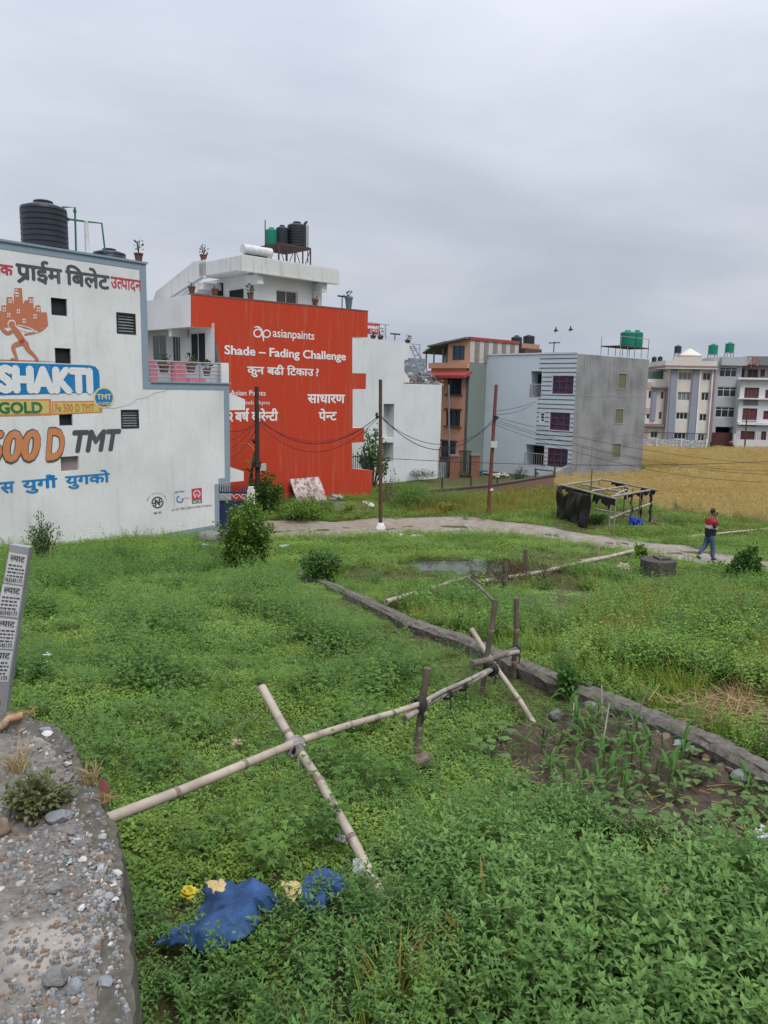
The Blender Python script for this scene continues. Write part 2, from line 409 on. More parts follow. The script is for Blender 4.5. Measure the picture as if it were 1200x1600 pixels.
# embankment the photographer stands on
EMB_Z = 4.6
def PZ(px, py, z=EMB_Z):
    d = ray(px, py); return CAMP + d * ((z - CAM_Z) / d.z)
EMB_PX = [(-420, 1088), (-160, 1092), (-30, 1099), (15, 1107), (50, 1116), (82, 1126), (106, 1146), (120, 1169), (136, 1194), (151, 1230), (163, 1258), (179, 1294), (191, 1344), (197, 1402), (201, 1472), (207, 1600), (215, 1800)]
EDGE = [PZ(*q) for q in EMB_PX]; EDGE.append(Vector((EDGE[-1].x + .04, -.3, EMB_Z))); EDGE.append(Vector((EDGE[-1].x + .1, -3.0, EMB_Z)))
for i_, e in enumerate(EDGE): e.x += .012 * math.sin(i_ * 2.3); e.y += .015 * math.sin(i_ * 3.1)
def emb_material():
    m, t, N, L, b = _nodes('embankment_concrete'); v = _pos(t)
    n1 = _noise(t, v, 1.7, 6, .6); n2 = _noise(t, v, 26, 6, .65); n3 = _noise(t, v, 5, 4)
    c = _mix(t, _ramp(t, n2, [(.32, 0.), (.7, 1.)]), (.12, .105, .09), (.25, .225, .20))
    c = _mix(t, _ramp(t, n1, [(.56, 0.), (.64, .85)]), c, (.36, .32, .28))
    c = _mix(t, _ramp(t, n3, [(.58, 0.), (.72, .6)]), c, (.09, .085, .06))
    L.new(c, b.inputs['Base Color']); b.inputs['Roughness'].default_value = .95; b.inputs['Specular IOR Level'].default_value = .15
    _bump(t, b, n2, .7, .02); return m
EMBM = emb_material()
poly_w = [(e.x, e.y) for e in EDGE] + [(-6.5, -3.0), (-6.5, EDGE[0].y)]
cell = .045
X, Y = np.meshgrid(np.arange(-6.5, .1, cell), np.arange(-3.0, 6.4, cell))
g_ = np.random.default_rng(9)
def emb_h(X, Y): return EMB_Z + .012 * np.sin(X * 7 + 2 * np.sin(Y * 3)) + .014 * np.sin(Y * 9 + X * 4) + .02 * np.sin(X * 2.1 + 1) * np.sin(Y * 2.6)
Z = emb_h(X, Y) + g_.uniform(-.006, .006, X.shape)
cx_, cy_ = (X[:-1, :-1] + X[1:, 1:]) / 2, (Y[:-1, :-1] + Y[1:, 1:]) / 2
_in = np.ones(cx_.shape, bool)
for _dx, _dy in ((.07, 0), (0, .07), (.05, .05), (.07, -.03), (0, 0)): _in &= inpoly(cx_ + _dx, cy_ + _dy, poly_w)
top = grid_mesh(X, Y, Z, _in)
emb = tag(top.build('embankment', EMBM, smooth=True), kind='structure')
# its rough concrete edge and side
mb = MB(); n = len(EDGE); fine = []
for i in range(n - 1):
    for k in range(10): fine.append(EDGE[i].lerp(EDGE[i + 1], k / 10))
fine.append(EDGE[-1]); vs_ = []
for i, e in enumerate(fine):
    t_ = (fine[min(i + 1, len(fine) - 1)] - fine[max(i - 1, 0)]).normalized(); nn = Vector((-t_.y, t_.x, 0))
    if nn.x < 0 and nn.y < 0: nn = -nn
    out = Vector((abs(t_.y), abs(t_.x), 0)) 
    j = lambda a: rnd.uniform(-a, a)
    hz_ = float(emb_h(e.x, e.y)) - EMB_Z
    vs_ += [e - out * .16 + Vector((0, 0, -.03)), e - out * .07 + Vector((j(.006), j(.006), hz_ + .004)), e + out * .0 + Vector((j(.007), j(.004), hz_ - .006 + j(.006))),
            e + out * .018 + Vector((j(.006), 0, -.12 + j(.02))), e + out * .026 + Vector((j(.006), 0, -.5 + j(.03))), e + out * .035 + Vector((0, 0, -1.3))]
q = 6
mb.add(vs_, [(i * q + k, (i + 1) * q + k, (i + 1) * q + k + 1, i * q + k + 1) for i in range(len(fine) - 1) for k in range(q - 1)])
def edge_material():
    m, t, N, L, b = _nodes('mossy_edge'); v = _pos(t); vz = _pos(t, (6, 6, 1)); n = _noise(t, v, 18, 6, .65); n1 = _noise(t, vz, 3, 5)
    c = _mix(t, _ramp(t, n, [(.35, 0.), (.68, 1.)]), (.05, .047, .035), (.135, .12, .10)); c = _mix(t, _ramp(t, n1, [(.5, 0.), (.7, .8)]), c, (.075, .078, .04))
    L.new(c, b.inputs['Base Color']); b.inputs['Roughness'].default_value = .95; _bump(t, b, n, .6, .02); return m
mb.build('edge_face', edge_material(), emb, smooth=True)
# ------------------------------------------------------------------ wall planes, windows, lettering
class Wall:
    def __init__(s, p, az):
        s.o = Vector((p[0], p[1], 0)); s.d = Vector((math.sin(az), math.cos(az), 0)); s.n = Vector((s.d.y, -s.d.x, 0))
        if (CAMP - s.o).dot(s.n) < 0: s.n = -s.n
    def hit(s, px, py, out=0):
        r_ = ray(px, py); o = s.o + s.n * out; return CAMP + r_ * ((o - CAMP).dot(s.n) / r_.dot(s.n))
    def uz(s, px, py, out=0):
        h = s.hit(px, py, out); return ((h - s.o).dot(s.d), h.z)
    def pt(s, u, z, out=0): return s.o + s.d * u + s.n * out + Vector((0, 0, z))
    def rect(s, x0, y0, x1, y1, out=0):
        xm, ym = (x0 + x1) / 2, (y0 + y1) / 2
        return (s.uz(x0, ym, out)[0], s.uz(xm, y1, out)[1], s.uz(x1, ym, out)[0], s.uz(xm, y0, out)[1])
    def slab(s, mb, u0, z0, u1, z1, o0, o1, mi=0):
        return mb.par(s.pt(u0, z0, o0), s.d * (u1 - u0), Vector((0, 0, z1 - z0)), s.n * (o1 - o0), mi)
    def poly(s, mb, pts, o0, o1, mi=0, mside=None):
        return mb.prism([s.pt(u, z, o1) for u, z in pts], s.n * (o0 - o1), mi, mside)
    def front(s, mb, outer, holes, rev=.2, mi=0):
        loops = [[s.pt(u, z) for u, z in outer]] + [[s.pt(a, b), s.pt(c, b), s.pt(c, d), s.pt(a, d)] and [s.pt(a, b), s.pt(c, b), s.pt(c, d), s.pt(a, d)] for a, b, c, d in holes]
        l2 = [[Vector((u, z, 0)) for u, z in outer]] + [[Vector((a, b, 0)), Vector((c, b, 0)), Vector((c, d, 0)), Vector((a, d, 0))] for a, b, c, d in holes]
        tri = geometry.tessellate_polygon(l2); flat = [p for l in loops for p in l]
        mb.add(flat, [tuple(t) for t in tri], mi)
        for a, b, c, d in holes:
            q_ = [s.pt(a, b), s.pt(c, b), s.pt(c, d), s.pt(a, d)]; w = [p - s.n * rev for p in q_]
            mb.add(q_ + w, [(i, (i + 1) % 4, 4 + (i + 1) % 4, 4 + i) for i in range(4)], mi)
    def window(s, parent, r_, fm, pm, nx=2, ny=1, out=-.16, fw=.06, name='window', transom=0, bars=None, thick=.06):
        a, b, c, d = r_; mb = MB()
        s.slab(mb, a, b, c, b + fw, out, out + thick); s.slab(mb, a, d - fw, c, d, out, out + thick)
        s.slab(mb, a, b + fw, a + fw, d - fw, out, out + thick); s.slab(mb, c - fw, b + fw, c, d - fw, out, out + thick)
        for i in range(1, nx):
            u = a + (c - a) * i / nx; s.slab(mb, u - fw * .4, b + fw, u + fw * .4, d - fw, out + .005, out + thick - .006)
        for i in range(1, ny):
            z = b + (d - b) * i / ny; s.slab(mb, a + fw, z - fw * .35, c - fw, z + fw * .35, out + .008, out + thick - .009)
        if transom: z = b + (d - b) * transom; s.slab(mb, a + fw, z - fw * .35, c - fw, z + fw * .35, out + .008, out + thick - .009)
        w = mb.build(name, fm, parent)
        p = MB(); s.slab(p, a + .01, b + .01, c - .01, d - .01, out - .03, out + .012); p.build('pane', pm, w)
        return w
def pxpoly(W, pts): return [W.uz(*p) for p in pts]

_gc = {}
def glyphs(sg, off=0.0, shear=0.0):
    k = (sg, off, shear)
    if k in _gc: return _gc[k]
    cu = bpy.data.curves.new('t', 'FONT'); cu.body = sg; cu.offset = off; cu.shear = shear; cu.resolution_u = 3
    o = bpy.data.objects.new('t', cu); COL.objects.link(o)
    dg = bpy.context.evaluated_depsgraph_get(); e = o.evaluated_get(dg); me = e.to_mesh()
    r_ = ([(v.co.x, v.co.y) for v in me.vertices], [tuple(p.vertices) for p in me.polygons])
    e.to_mesh_clear(); bpy.data.objects.remove(o); bpy.data.curves.remove(cu); _gc[k] = r_; return r_
def adv(sg, off, shear):
    base = max(p[0] for p in glyphs('\u0915', off, 0)[0])
    return max(p[0] for p in glyphs(sg + '\u0915', off, 0)[0]) - base
def compose(segs, off=0.0, shear=0.0):
    """a line of lettering; ('half', c, cut) is a half consonant, ('reph',) its hook, ('ra',) the under-stroke"""
    if isinstance(segs, str): segs = [segs]
    V, F, x = [], [], 0.0
    def put(v, f, dx):
        k = len(V); V.extend((p[0] + dx, p[1]) for p in v); F.extend(tuple(k + i for i in q_) for q_ in f)
    for sgm in segs:
        if isinstance(sgm, str):
            v, f = glyphs(sgm, off, shear); put(v, f, x); x += adv(sgm, off, shear)
        elif sgm[0] == 'half':
            v, f = glyphs(sgm[1], off, shear); bm = bmesh.new(); bv = [bm.verts.new((p[0], p[1], 0)) for p in v]
            for q_ in f:
                try: bm.faces.new([bv[i] for i in q_])
                except Exception: pass
            bmesh.ops.bisect_plane(bm, geom=bm.verts[:] + bm.edges[:] + bm.faces[:], plane_co=(sgm[2], 0, 0), plane_no=(1, 0, 0), clear_outer=True)
            bm.verts.index_update(); put([(a.co.x, a.co.y) for a in bm.verts], [tuple(a.index for a in q_.verts) for q_ in bm.faces], x); bm.free(); x += sgm[2]
        elif sgm[0] == 'ra':
            w = .05 + off; put([(.02, -.13), (.09, -.13 - w), (.42, .10), (.36, .10 + w * 1.6)], [(0, 1, 2, 3)], x + sgm[1])
        elif sgm[0] == 'reph':
            pts = [(.0, .62), (-.03, .74), (-.01, .84), (.06, .88), (.13, .85)]; w = .045 + off; vv = []; 
            for i, p in enumerate(pts):
                a = Vector(pts[max(i - 1, 0)]); b_ = Vector(pts[min(i + 1, 4)]); t_ = (b_ - a).normalized(); vv += [(p[0] - t_.y * w, p[1] + t_.x * w), (p[0] + t_.y * w, p[1] - t_.x * w)]
            put(vv, [(i * 2, i * 2 + 1, i * 2 + 3, i * 2 + 2) for i in range(4)], x + sgm[1])
        elif sgm[0] == 'sp': x += sgm[1]
    return V, F
DEVA, CAPS = .622, .69
def lettering(W, parent, segs, x0, x1, yh, yb, m, head=DEVA, off=.02, shear=0.0, out=.008, name='lettering', z_add=0.0):
    V, F = compose(segs, 0.0, shear); xm = (x0 + x1) / 2; off = off * 1.0
    a, b = min(p[0] for p in V), max(p[0] for p in V)
    ym = (yh + yb) / 2; u0, u1 = W.uz(x0, ym)[0], W.uz(x1, ym)[0]
    zh, zb = W.uz(xm, yh)[1], W.uz(xm, yb)[1]
    mb = MB(); ku, kz = (u1 - u0) / (b - a + 2 * off), (zh - zb) / head
    # a brush stroke thickens the letters: the outline is laid down a few times, each coat a hair prouder
    for i, (dx, dy) in enumerate([(0, 0)] if off < .008 else [(0, 0), (1, 0), (-1, 0), (.6, .6), (-.6, .6), (.6, -.6), (-.6, -.6), (0, .8), (0, -.8)]):
        mb.add([W.pt(u0 + (p[0] - a + off + dx * off) * ku, zb + (p[1] + dy * off) * kz, out + i * .0008) for p in V], F)
    return mb.build(name, m, parent)
def ribbon(W, mb, pts, wd, out=.008, mi=0, smooth=2):
    """a painted stroke along picture points, width in picture units"""
    pts = [Vector(p) for p in pts]; wd = wd if isinstance(wd, (list, tuple)) else [wd] * len(pts)
    for _ in range(smooth):
        q_, ww = [pts[0]], [wd[0]]
        for i in range(len(pts) - 1):
            q_ += [pts[i] * .75 + pts[i + 1] * .25, pts[i] * .25 + pts[i + 1] * .75]; ww += [wd[i] * .75 + wd[i + 1] * .25, wd[i] * .25 + wd[i + 1] * .75]
        q_.append(pts[-1]); ww.append(wd[-1]); pts, wd = q_, ww
    vs_ = []
    for i, p in enumerate(pts):
        t_ = (pts[min(i + 1, len(pts) - 1)] - pts[max(i - 1, 0)]).normalized(); n_ = Vector((-t_.y, t_.x)) * wd[i] / 2
        for q_ in (p + n_, p - n_): u, z = W.uz(q_.x, q_.y); vs_.append(W.pt(u, z, out))
    mb.add(vs_, [(i * 2, i * 2 + 1, i * 2 + 3, i * 2 + 2) for i in range(len(pts) - 1)], mi); return mb
def painted(W, mb, pts, out=.006, mi=0):
    p3 = [W.pt(*W.uz(*p), out) for p in pts]; l2 = [Vector((p[0], -p[1], 0)) for p in pts]
    mb.add(p3, [tuple(t) for t in geometry.tessellate_polygon([l2])], mi); return mb
def disc(W, mb, cx, cy, r_, out=.006, mi=0, n=28, ex=1.0):
    return painted(W, mb, [(cx + r_ * ex * math.cos(2 * math.pi * k / n), cy + r_ * math.sin(2 * math.pi * k / n)) for k in range(n)], out, mi)
def arc(cx, cy, r_, a0, a1, n=14): return [(cx + r_ * math.cos(R(a0 + (a1 - a0) * k / n)), cy - r_ * math.sin(R(a0 + (a1 - a0) * k / n))) for k in range(n + 1)]

def flat(name, c, rough=.7): return wallmat(name, c, dirt=(.5, .5, .5), amount=.35, streak=.6, blotch=.06, rough=rough, bump=.05)
T_SLATE = flat('slate_lettering', (.075, .08, .09)); T_CRIM = flat('crimson_lettering', (.50, .05, .08)); T_BLUE = flat('blue_lettering', (.01, .19, .47))
T_WHITE = flat('white_lettering', (.74, .74, .74)); T_OR = flat('orange_lettering', (.58, .22, .085)); T_TERRA = flat('terracotta_paint', (.50, .17, .095))
T_SIGN = flat('signboard_blue', (.01, .19, .45)); T_YEL = flat('yellow_paint', (.58, .47, .14)); T_GREEN = flat('green_lettering', (.02, .16, .075)); T_PALEY = flat('pale_yellow_paint', (.66, .58, .33))
TERRACOTTA = mat('terracotta', (.16, .07, .05), rough=.85)
LEAFB = leafmat('potted_leaves', [(.03, .06, .02), (.06, .11, .03)])

def leafcloud(mb, c, rad, n, size, g, mi=0, up=.3):
    for _ in range(n):
        d = Vector((g.gauss(0, 1), g.gauss(0, 1), g.gauss(0, 1))).normalized(); r_ = g.random() ** .45
        p = Vector(c) + Vector((d.x * rad[0], d.y * rad[1], d.z * rad[2])) * r_
        t_ = (d + Vector((g.gauss(0, .5), g.gauss(0, .5), g.gauss(0, .5) + up))).normalized(); s_ = t_.orthogonal().normalized()
        s_ = Matrix.Rotation(g.uniform(0, 6.28), 3, t_) @ s_; L_ = size * g.uniform(.6, 1.3); w = L_ * .28
        mb.add([p, p + t_ * L_ * .5 + s_ * w, p + t_ * L_, p + t_ * L_ * .5 - s_ * w], [(0, 1, 2, 3)], mi)
    return mb
def flower_pot(loc, r_, h, label, seed, plant_h=.4, group='flower pots on roofs and terraces', pm=None, leafy=60):
    e = empty('flower_pot', loc, label, 'flower pot', group); L0 = Vector(loc); g = random.Random(seed)
    m = MB(); m.lathe(L0, [(r_ * .68, 0), (r_ * .95, h * .82), (r_ * 1.06, h * .83), (r_ * 1.06, h), (r_ * .9, h), (r_ * .86, h * .9)], 14); m.build('pot', pm or TERRACOTTA, e, smooth=True)
    m = MB(); 
    for k in range(4):
        a = g.uniform(0, 6.28); m.tube([L0 + Vector((0, 0, h * .85)), L0 + Vector((math.cos(a) * r_ * .4, math.sin(a) * r_ * .4, h + plant_h * .8))], .012, 5)
    leafcloud(m, L0 + Vector((0, 0, h + plant_h * .5)), (r_ * 1.1, r_ * 1.1, plant_h * .55), leafy, .13, g, 1); m.build('plant', [IRON, LEAFB], e); return e
def water_tank(loc, r_, h, m, label, rings=7, lid=True, group='plastic roof tanks', cat='water tank'):
    e = empty('water_tank', loc, label, cat, group); L0 = Vector(loc); pr = [(r_ * .97, 0)]
    for i in range(rings):
        z0 = h * .84 * i / rings; dz = h * .84 / rings
        pr += [(r_, z0 + dz * .08), (r_, z0 + dz * .78), (r_ * .965, z0 + dz * .86), (r_ * .965, z0 + dz * .98)]
    pr += [(r_, h * .85), (r_ * .97, h * .9), (r_ * .55, h * .97), (r_ * .36, h * .975)]
    b = MB(); b.lathe(L0, pr, 28); b.build('body', m, e, smooth=True)
    b = MB(); b.lathe(L0 + Vector((0, 0, h * .975)), [(r_ * .4, 0), (r_ * .42, .02 * h), (r_ * .42, .055 * h), (r_ * .3, .075 * h)], 18); b.build('lid', m, e, smooth=True)
    return e
AZ1, AZ2 = R(39.0), R(46.3)

# ------------------------------------------------------------------ the lettered white house on the left
pA = G(345, 829); W1 = Wall(pA, AZ1)
uL = W1.uz(-330, 620)[0]; u1 = W1.uz(230, 500)[0]; u2 = W1.uz(358.5, 670)[0]; u3 = W1.uz(342, 790)[0]
zT = W1.uz(229, 413)[1]; zM = W1.uz(300, 599)[1]; zL = W1.uz(350, 755)[1]
house = empty('white_house', W1.pt(u3, 0), 'white three-storey house whose stepped side wall is painted with steel-bar advertising', 'house')
out1 = [(uL, -.5), (u3, -.5), (u3, zL), (u2, zL), (u2, zM), (u1, zM), (u1, zT), (uL, zT)]
sq = [W1.rect(80, 466, 105, 493), W1.rect(86, 544, 111, 568), W1.rect(92.5, 645, 113.5, 665)]
nich = W1.rect(95, 713, 123.5, 736)
louv = [W1.rect(182, 489, 212, 522), W1.rect(189, 640, 217, 669.5)]
mb = MB(); W1.front(mb, out1, sq + [nich] + louv, .22)
DEP = 9.0; n_ = len(out1); a = [W1.pt(u, z) for u, z in out1]; b = [p - W1.n * DEP for p in a]
mb.add(a + b, [(i, (i + 1) % n_, n_ + (i + 1) % n_, n_ + i) for i in range(n_)])
W1.poly(mb, out1, -DEP - .02, -DEP)
mb.build('wall', WHITE, house)
mb = MB(); bw = W1.uz(232, 500)[0] - W1.uz(222, 500)[0]
for (a0, b0, c0, d0) in ((uL, zT - .22, u1, zT), (u1 - bw, zM - .02, u1, zT - .22), (u1 - bw, zM - .24, u2, zM - .02), (u2 - bw, zL, u2, zM - .24), (u3, zL - .0, u2 - bw, zL + .22), (u3 - bw * .8, 0, u3, zL)):
    W1.slab(mb, a0, b0, c0, d0, -.005, .014)
mb.build('painted_band', BAND, house)
mb = MB(); W1.poly(mb, pxpoly(W1, [(-300, 915), (90, 858), (200, 843), (337, 820)]) + [(u3 - bw * .8 - .01, -.45), (uL, -.45)], -.005, .016); mb.build('plinth_band', BAND, house)
mb = MB(); W1.slab(mb, uL, zT, u1 + .06, zT + .07, -.25, .06); W1.slab(mb, u1 + .06, zM, u2 + .06, zM + .06, -.25, .06); mb.build('coping', BAND, house)
for k, r_ in enumerate(sq):
    a_, b_, c_, d_ = r_; mb = MB(); W1.slab(mb, a_, b_, c_, d_, -.2, -.12); w = mb.build('window', DARK, house)
    mb = MB(); fw = .035
    W1.slab(mb, a_, b_, a_ + fw, d_, -.12, -.06); W1.slab(mb, c_ - fw, b_, c_, d_, -.12, -.06); W1.slab(mb, a_ + fw, d_ - fw, c_ - fw, d_, -.12, -.06); W1.slab(mb, a_ + fw, b_, c_ - fw, b_ + fw, -.12, -.06)
    if k == 2: W1.slab(mb, a_ + .1, b_ + .12, a_ + .15, b_ + .3, -.11, -.09)
    mb.build('frame', IRONB, w)
a_, b_, c_, d_ = nich; mb = MB(); W1.slab(mb, a_, b_, c_, d_, -.22, -.14); mb.build('boarded_opening', mat('brown_board', (.27, .21, .20), scale=2), house)
SLAT = mat('louvre_glass', (.20, .235, .235), rough=.25, spec=.5)
for k, (a_, b_, c_, d_) in enumerate(louv):
    mb = MB(); fw = .06
    W1.slab(mb, a_, b_, a_ + fw, d_, -.16, .01); W1.slab(mb, c_ - fw, b_, c_, d_, -.16, .01); W1.slab(mb, a_ + fw, d_ - fw, c_ - fw, d_, -.16, .01); W1.slab(mb, a_ + fw, b_, c_ - fw, b_ + fw, -.16, .01)
    w = mb.build('louvre_window', IRONB, house); mb = MB(); W1.slab(mb, a_ + fw, b_ + fw, c_ - fw, d_ - fw, -.2, -.15); mb.build('backing', DARK, w)
    N_ = 6
    for i in range(N_):
        z = b_ + fw + (d_ - b_ - 2 * fw) * (i + .15) / N_; h = (d_ - b_ - 2 * fw) / N_ * .85
        mb = MB(); mb.par(W1.pt(a_ + fw, z, -.02), W1.d * (c_ - a_ - 2 * fw), Vector((0, 0, h)) - W1.n * .09, W1.n * .008 + Vector((0, 0, .006))); mb.build('slat', SLAT, w)
# lettering on it
L = lambda *a, **k: lettering(W1, house, *a, **k)
L(['प', ('ra', -.56), 'ा', 'ईम', ('sp', .22), 'ि', 'बलेट'], 25, 171, 422, 443, T_SLATE, off=.035)
L(['उ', ('half', 'त', .42), 'पादन'], 173, 221, 435.5, 452, T_CRIM, off=.02)
L('टक', -14, 20.5, 413.5, 428.5, T_CRIM, off=.03)
L('युगौं', 34, 90, 749, 763, T_BLUE, off=.03); L('युगको', 101.5, 172, 742, 755.5, T_BLUE, off=.03); L('ास', -8, 23, 753.5, 770, T_BLUE, off=.03)
mb = MB(); painted(W1, mb, [(-60, 564), (140, 570.5), (149, 573), (154, 579), (155.5, 588), (156, 613), (60, 616), (-60, 619.5)], .006)
mb.build('lettering_panel', T_SIGN, house)
L('SHAKTI', -5, 145, 575.5, 611.5, T_WHITE, head=CAPS, off=.085, out=.016)
mb = MB(); painted(W1, mb, [(-60, 624), (80, 623.5), (80.5, 649), (-60, 652.5)], .006); mb.build('lettering_panel', T_OR, house)
mb = MB(); painted(W1, mb, [(-60, 626), (76, 626), (76.5, 646), (-60, 649.5)], .010); painted(W1, mb, [(83, 629), (155, 628.5), (155, 643.5), (83, 646.5)], .010); mb.build('lettering_panel', T_YEL, house)
mb = MB(); painted(W1, mb, [(81, 627), (159, 626), (160, 644.5), (81, 648.5)], .006); mb.build('lettering_panel', T_OR, house)
L('GOLD', -3, 66, 628.5, 645, T_GREEN, head=CAPS, off=.04, out=.016)
L('Fe 500 D TMT', 86, 147, 631, 642.5, T_OR, head=CAPS, off=.015, out=.016)
mb = MB(); disc(W1, mb, 162, 621, 16.5, .012); mb.build('emblem_ring', T_PALEY, house)
mb = MB(); disc(W1, mb, 162, 621, 13.8, .020); mb.build('emblem_disc', T_SIGN, house)
L('TMT', 150.5, 173.5, 616, 624, T_PALEY, head=CAPS, off=.04, out=.028); L('Fe500D', 153.5, 172.5, 628, 632.5, T_PALEY, head=CAPS, off=.02, out=.028)
for (s_, x0, x1, yh, yb) in (('500', -29, 63.5, 675, 719.5), ('D', 70, 100.5, 671, 716.5)):
    L(s_, x0 - .6, x1 + 1.0, yh - .5, yb + 1.6, T_SLATE, head=CAPS, off=.075, shear=.22, out=.008)
    L(s_, x0, x1, yh, yb, T_OR, head=CAPS, off=.045, shear=.22, out=.018)
L('TMT', 113, 190, 672.5, 704, T_SLATE, head=CAPS, off=.05, shear=.25)
# the figure carrying a city
mb = MB()
painted(W1, mb, [(-30, 500), (-26, 486), (2, 486), (2, 477), (10, 477), (10, 464), (19, 464), (21, 478), (22, 450), (34, 450), (36, 475), (39, 469), (44, 469), (44, 464), (52, 464), (52.5, 484), (56, 477), (63, 477), (64, 488), (73, 488), (75, 506), (62, 517), (40, 514), (24, 508), (10, 512), (-10, 512)], .006)
ribbon(W1, mb, [(75, 507), (66, 517), (52, 521), (38, 523)], [2, 2.5, 3, 4], .006)
mb.build('city_emblem', T_TERRA, house)
mb = MB()
for (x, y) in ((22, 452), (24, 457), (46, 467), (13, 467), (4, 480), (57, 480), (26, 483), (11, 489), (52, 491), (35, 498)):
    for dx, dy in ((0, 0), (3, 0), (0, 4), (3, 4)): painted(W1, mb, [(x + dx, y + dy), (x + dx + 1.8, y + dy + .2), (x + dx + 1.8, y + dy + 2.8), (x + dx, y + dy + 2.6)], .014)
ribbon(W1, mb, [(26, 508), (44, 511), (58, 519), (40, 518), (30, 514)], 1.3, .014); ribbon(W1, mb, [(36, 517), (50, 517), (60, 521)], 1.2, .014)
disc(W1, mb, 18, 506, 6.4, .010)
tag(mb.build('emblem_detail', T_WHITE, house), kind='stuff')
mb = MB()
disc(W1, mb, 18, 506.5, 5, .018)
ribbon(W1, mb, [(20, 511), (27, 520), (33, 529), (37, 536)], [7, 10, 9, 11], .016)
ribbon(W1, mb, [(21, 515), (12, 522), (4, 515), (-4, 502)], [5, 5.5, 5, 4], .020)
ribbon(W1, mb, [(38, 534), (28, 537), (19, 541), (23, 552), (26, 560)], [10, 8, 6.5, 5, 4], .016)
ribbon(W1, mb, [(39, 535), (43, 546), (50, 552), (58, 561)], [9, 6.5, 5, 3.5], .020)
ribbon(W1, mb, [(16, 561), (28, 561)], 3, .020, smooth=0); ribbon(W1, mb, [(54, 561), (60, 563)], 3, .024, smooth=0); ribbon(W1, mb, [(-40, 561.5), (30, 563), (86, 565)], [1.5, 1.5, .4], .012)
mb.build('runner_emblem', T_TERRA, house)
# certification marks
mb = MB(); ribbon(W1, mb, arc(246, 785, 8.2, 190, 25), 2.2, .008, smooth=0); ribbon(W1, mb, arc(246, 785, 8.2, 205, 360), 2.2, .008, smooth=0)
ribbon(W1, mb, [(236.5, 786.5), (243, 786)], 1.6, .010, smooth=0); ribbon(W1, mb, [(249, 784), (255.5, 783.3)], 1.6, .010, smooth=0); mb.build('certification_ring', T_SLATE, house)
L('N', 241.5, 250, 780, 789, T_SLATE, head=CAPS, off=.06, out=.014)
s_ = 'Nepal Standard Mark'
for i, ch in enumerate(s_):
    if ch == ' ': continue
    a = R(172 - 152 * i / (len(s_) - 1)); x, y = 246 + 14.2 * math.cos(a) * 1.02, 784.5 - 13.2 * math.sin(a)
    V, F = compose(ch, 0.0); mb = MB(); k = 3.6
    ang = a - math.pi / 2; pp = [W1.uz(x + (p[0] * math.cos(ang) + p[1] * math.sin(-ang) - .25) * k * .8, y - (p[0] * math.sin(ang) + p[1] * math.cos(ang)) * k) for p in V]
    mb.add([W1.pt(u, z, .008) for u, z in pp], F); mb.build('lettering', T_SLATE, house)
L('NS 191', 240, 252, 799.5, 802.5, T_SLATE, head=CAPS, off=.03)
mb = MB(); ribbon(W1, mb, arc(281, 780, 4.8, 100, 370), 2.0, .008, smooth=0); ribbon(W1, mb, [(272, 771), (272, 792)], .4, .008, smooth=0); mb.build('certification_ring', T_BLUE, house)
mb = MB(); ribbon(W1, mb, [(281, 779.5), (290, 778.3), (297, 777.5)], .6, .012, smooth=0); painted(W1, mb, [(299, 764), (315, 762), (315.3, 780.5), (299.6, 781.5)], .006); mb.build('certification_panel', T_CRIM, house)
mb = MB(); painted(W1, mb, [(299.6, 781.5), (315.3, 780.5), (315.5, 785.7), (300, 787.2)], .006); mb.build('certification_panel', T_GREEN, house)
mb = MB(); ribbon(W1, mb, arc(307.3, 771.5, 5.0, -60, 240), 1.4, .014, smooth=0); ribbon(W1, mb, [(304, 778), (307, 771), (310, 777)], 1.2, .016, smooth=0); mb.build('certification_mark', T_WHITE, house)
L('ICS', 301.5, 313.5, 781.8, 785.3, T_WHITE, head=CAPS, off=.03, out=.014); L('ISO 9001', 273, 288, 767, 769.3, T_BLUE, head=CAPS, off=.01)
L('An ISO 9001:2008 Certified Company', 268, 331, 790.8, 794.6, T_SLATE, head=CAPS, off=.0)
mb = MB(); ribbon(W1, mb, [(158, 637), (180, 638), (203, 632), (214, 624), (230, 621), (242, 614), (258, 611), (276, 603)], .55, .006, smooth=0); mb.build('crack', mat('crack', (.3, .3, .3)), house)
# sunshades at the street corner, terrace, steel railing
mb = MB()
for (y0, y1, x1) in ((613, 641, 377), (729, 754, 375)):
    z0, z1 = W1.uz(360, y1)[1], W1.uz(360, y0)[1]; uu = u2 + (x1 - 360) * .055
    W1.poly(mb, [(u2, z0), (uu, z0), (uu, z0 + (z1 - z0) * .6), (u2, z1)], -7, -.1)
mb.build('sunshade', WHITE, house)
mb = MB(); ur = W1.uz(345.5, 580)[0]; zr = W1.uz(290, 566)[1]
W1.slab(mb, ur, zM + .06, u2, W1.uz(350, 567)[1], -.5, 0); mb.build('parapet_block', WHITE, house)
for k in range(5):
    z = zM + .06 + (zr - zM - .06) * (k + 1) / 5; mb = MB(); mb.tube([W1.pt(u1 + .02, z, -.05), W1.pt(ur, z, -.05)], .03 if k == 4 else .02, 8); mb.build('railing_bar', STEEL, house)
for t_ in (0.02, .36, .7, .97):
    u = u1 + (ur - u1) * t_; mb = MB(); mb.tube([W1.pt(u, zM + .06, -.05), W1.pt(u, zr, -.05)], .025, 8); mb.build('railing_post', STEEL, house)
mb = MB(); up_ = lambda x: W1.uz(x, 580)[0]
for (xa, xb, hh, oo) in ((243, 263, .85, -.9), (288, 307, .8, -.9), (320, 345, .2, -1.2)):
    mb = MB(); W1.slab(mb, up_(xa), zM, up_(xb), zM + hh, oo, oo + .22); mb.build('terrace_panel', PINK, house)
mb = MB()
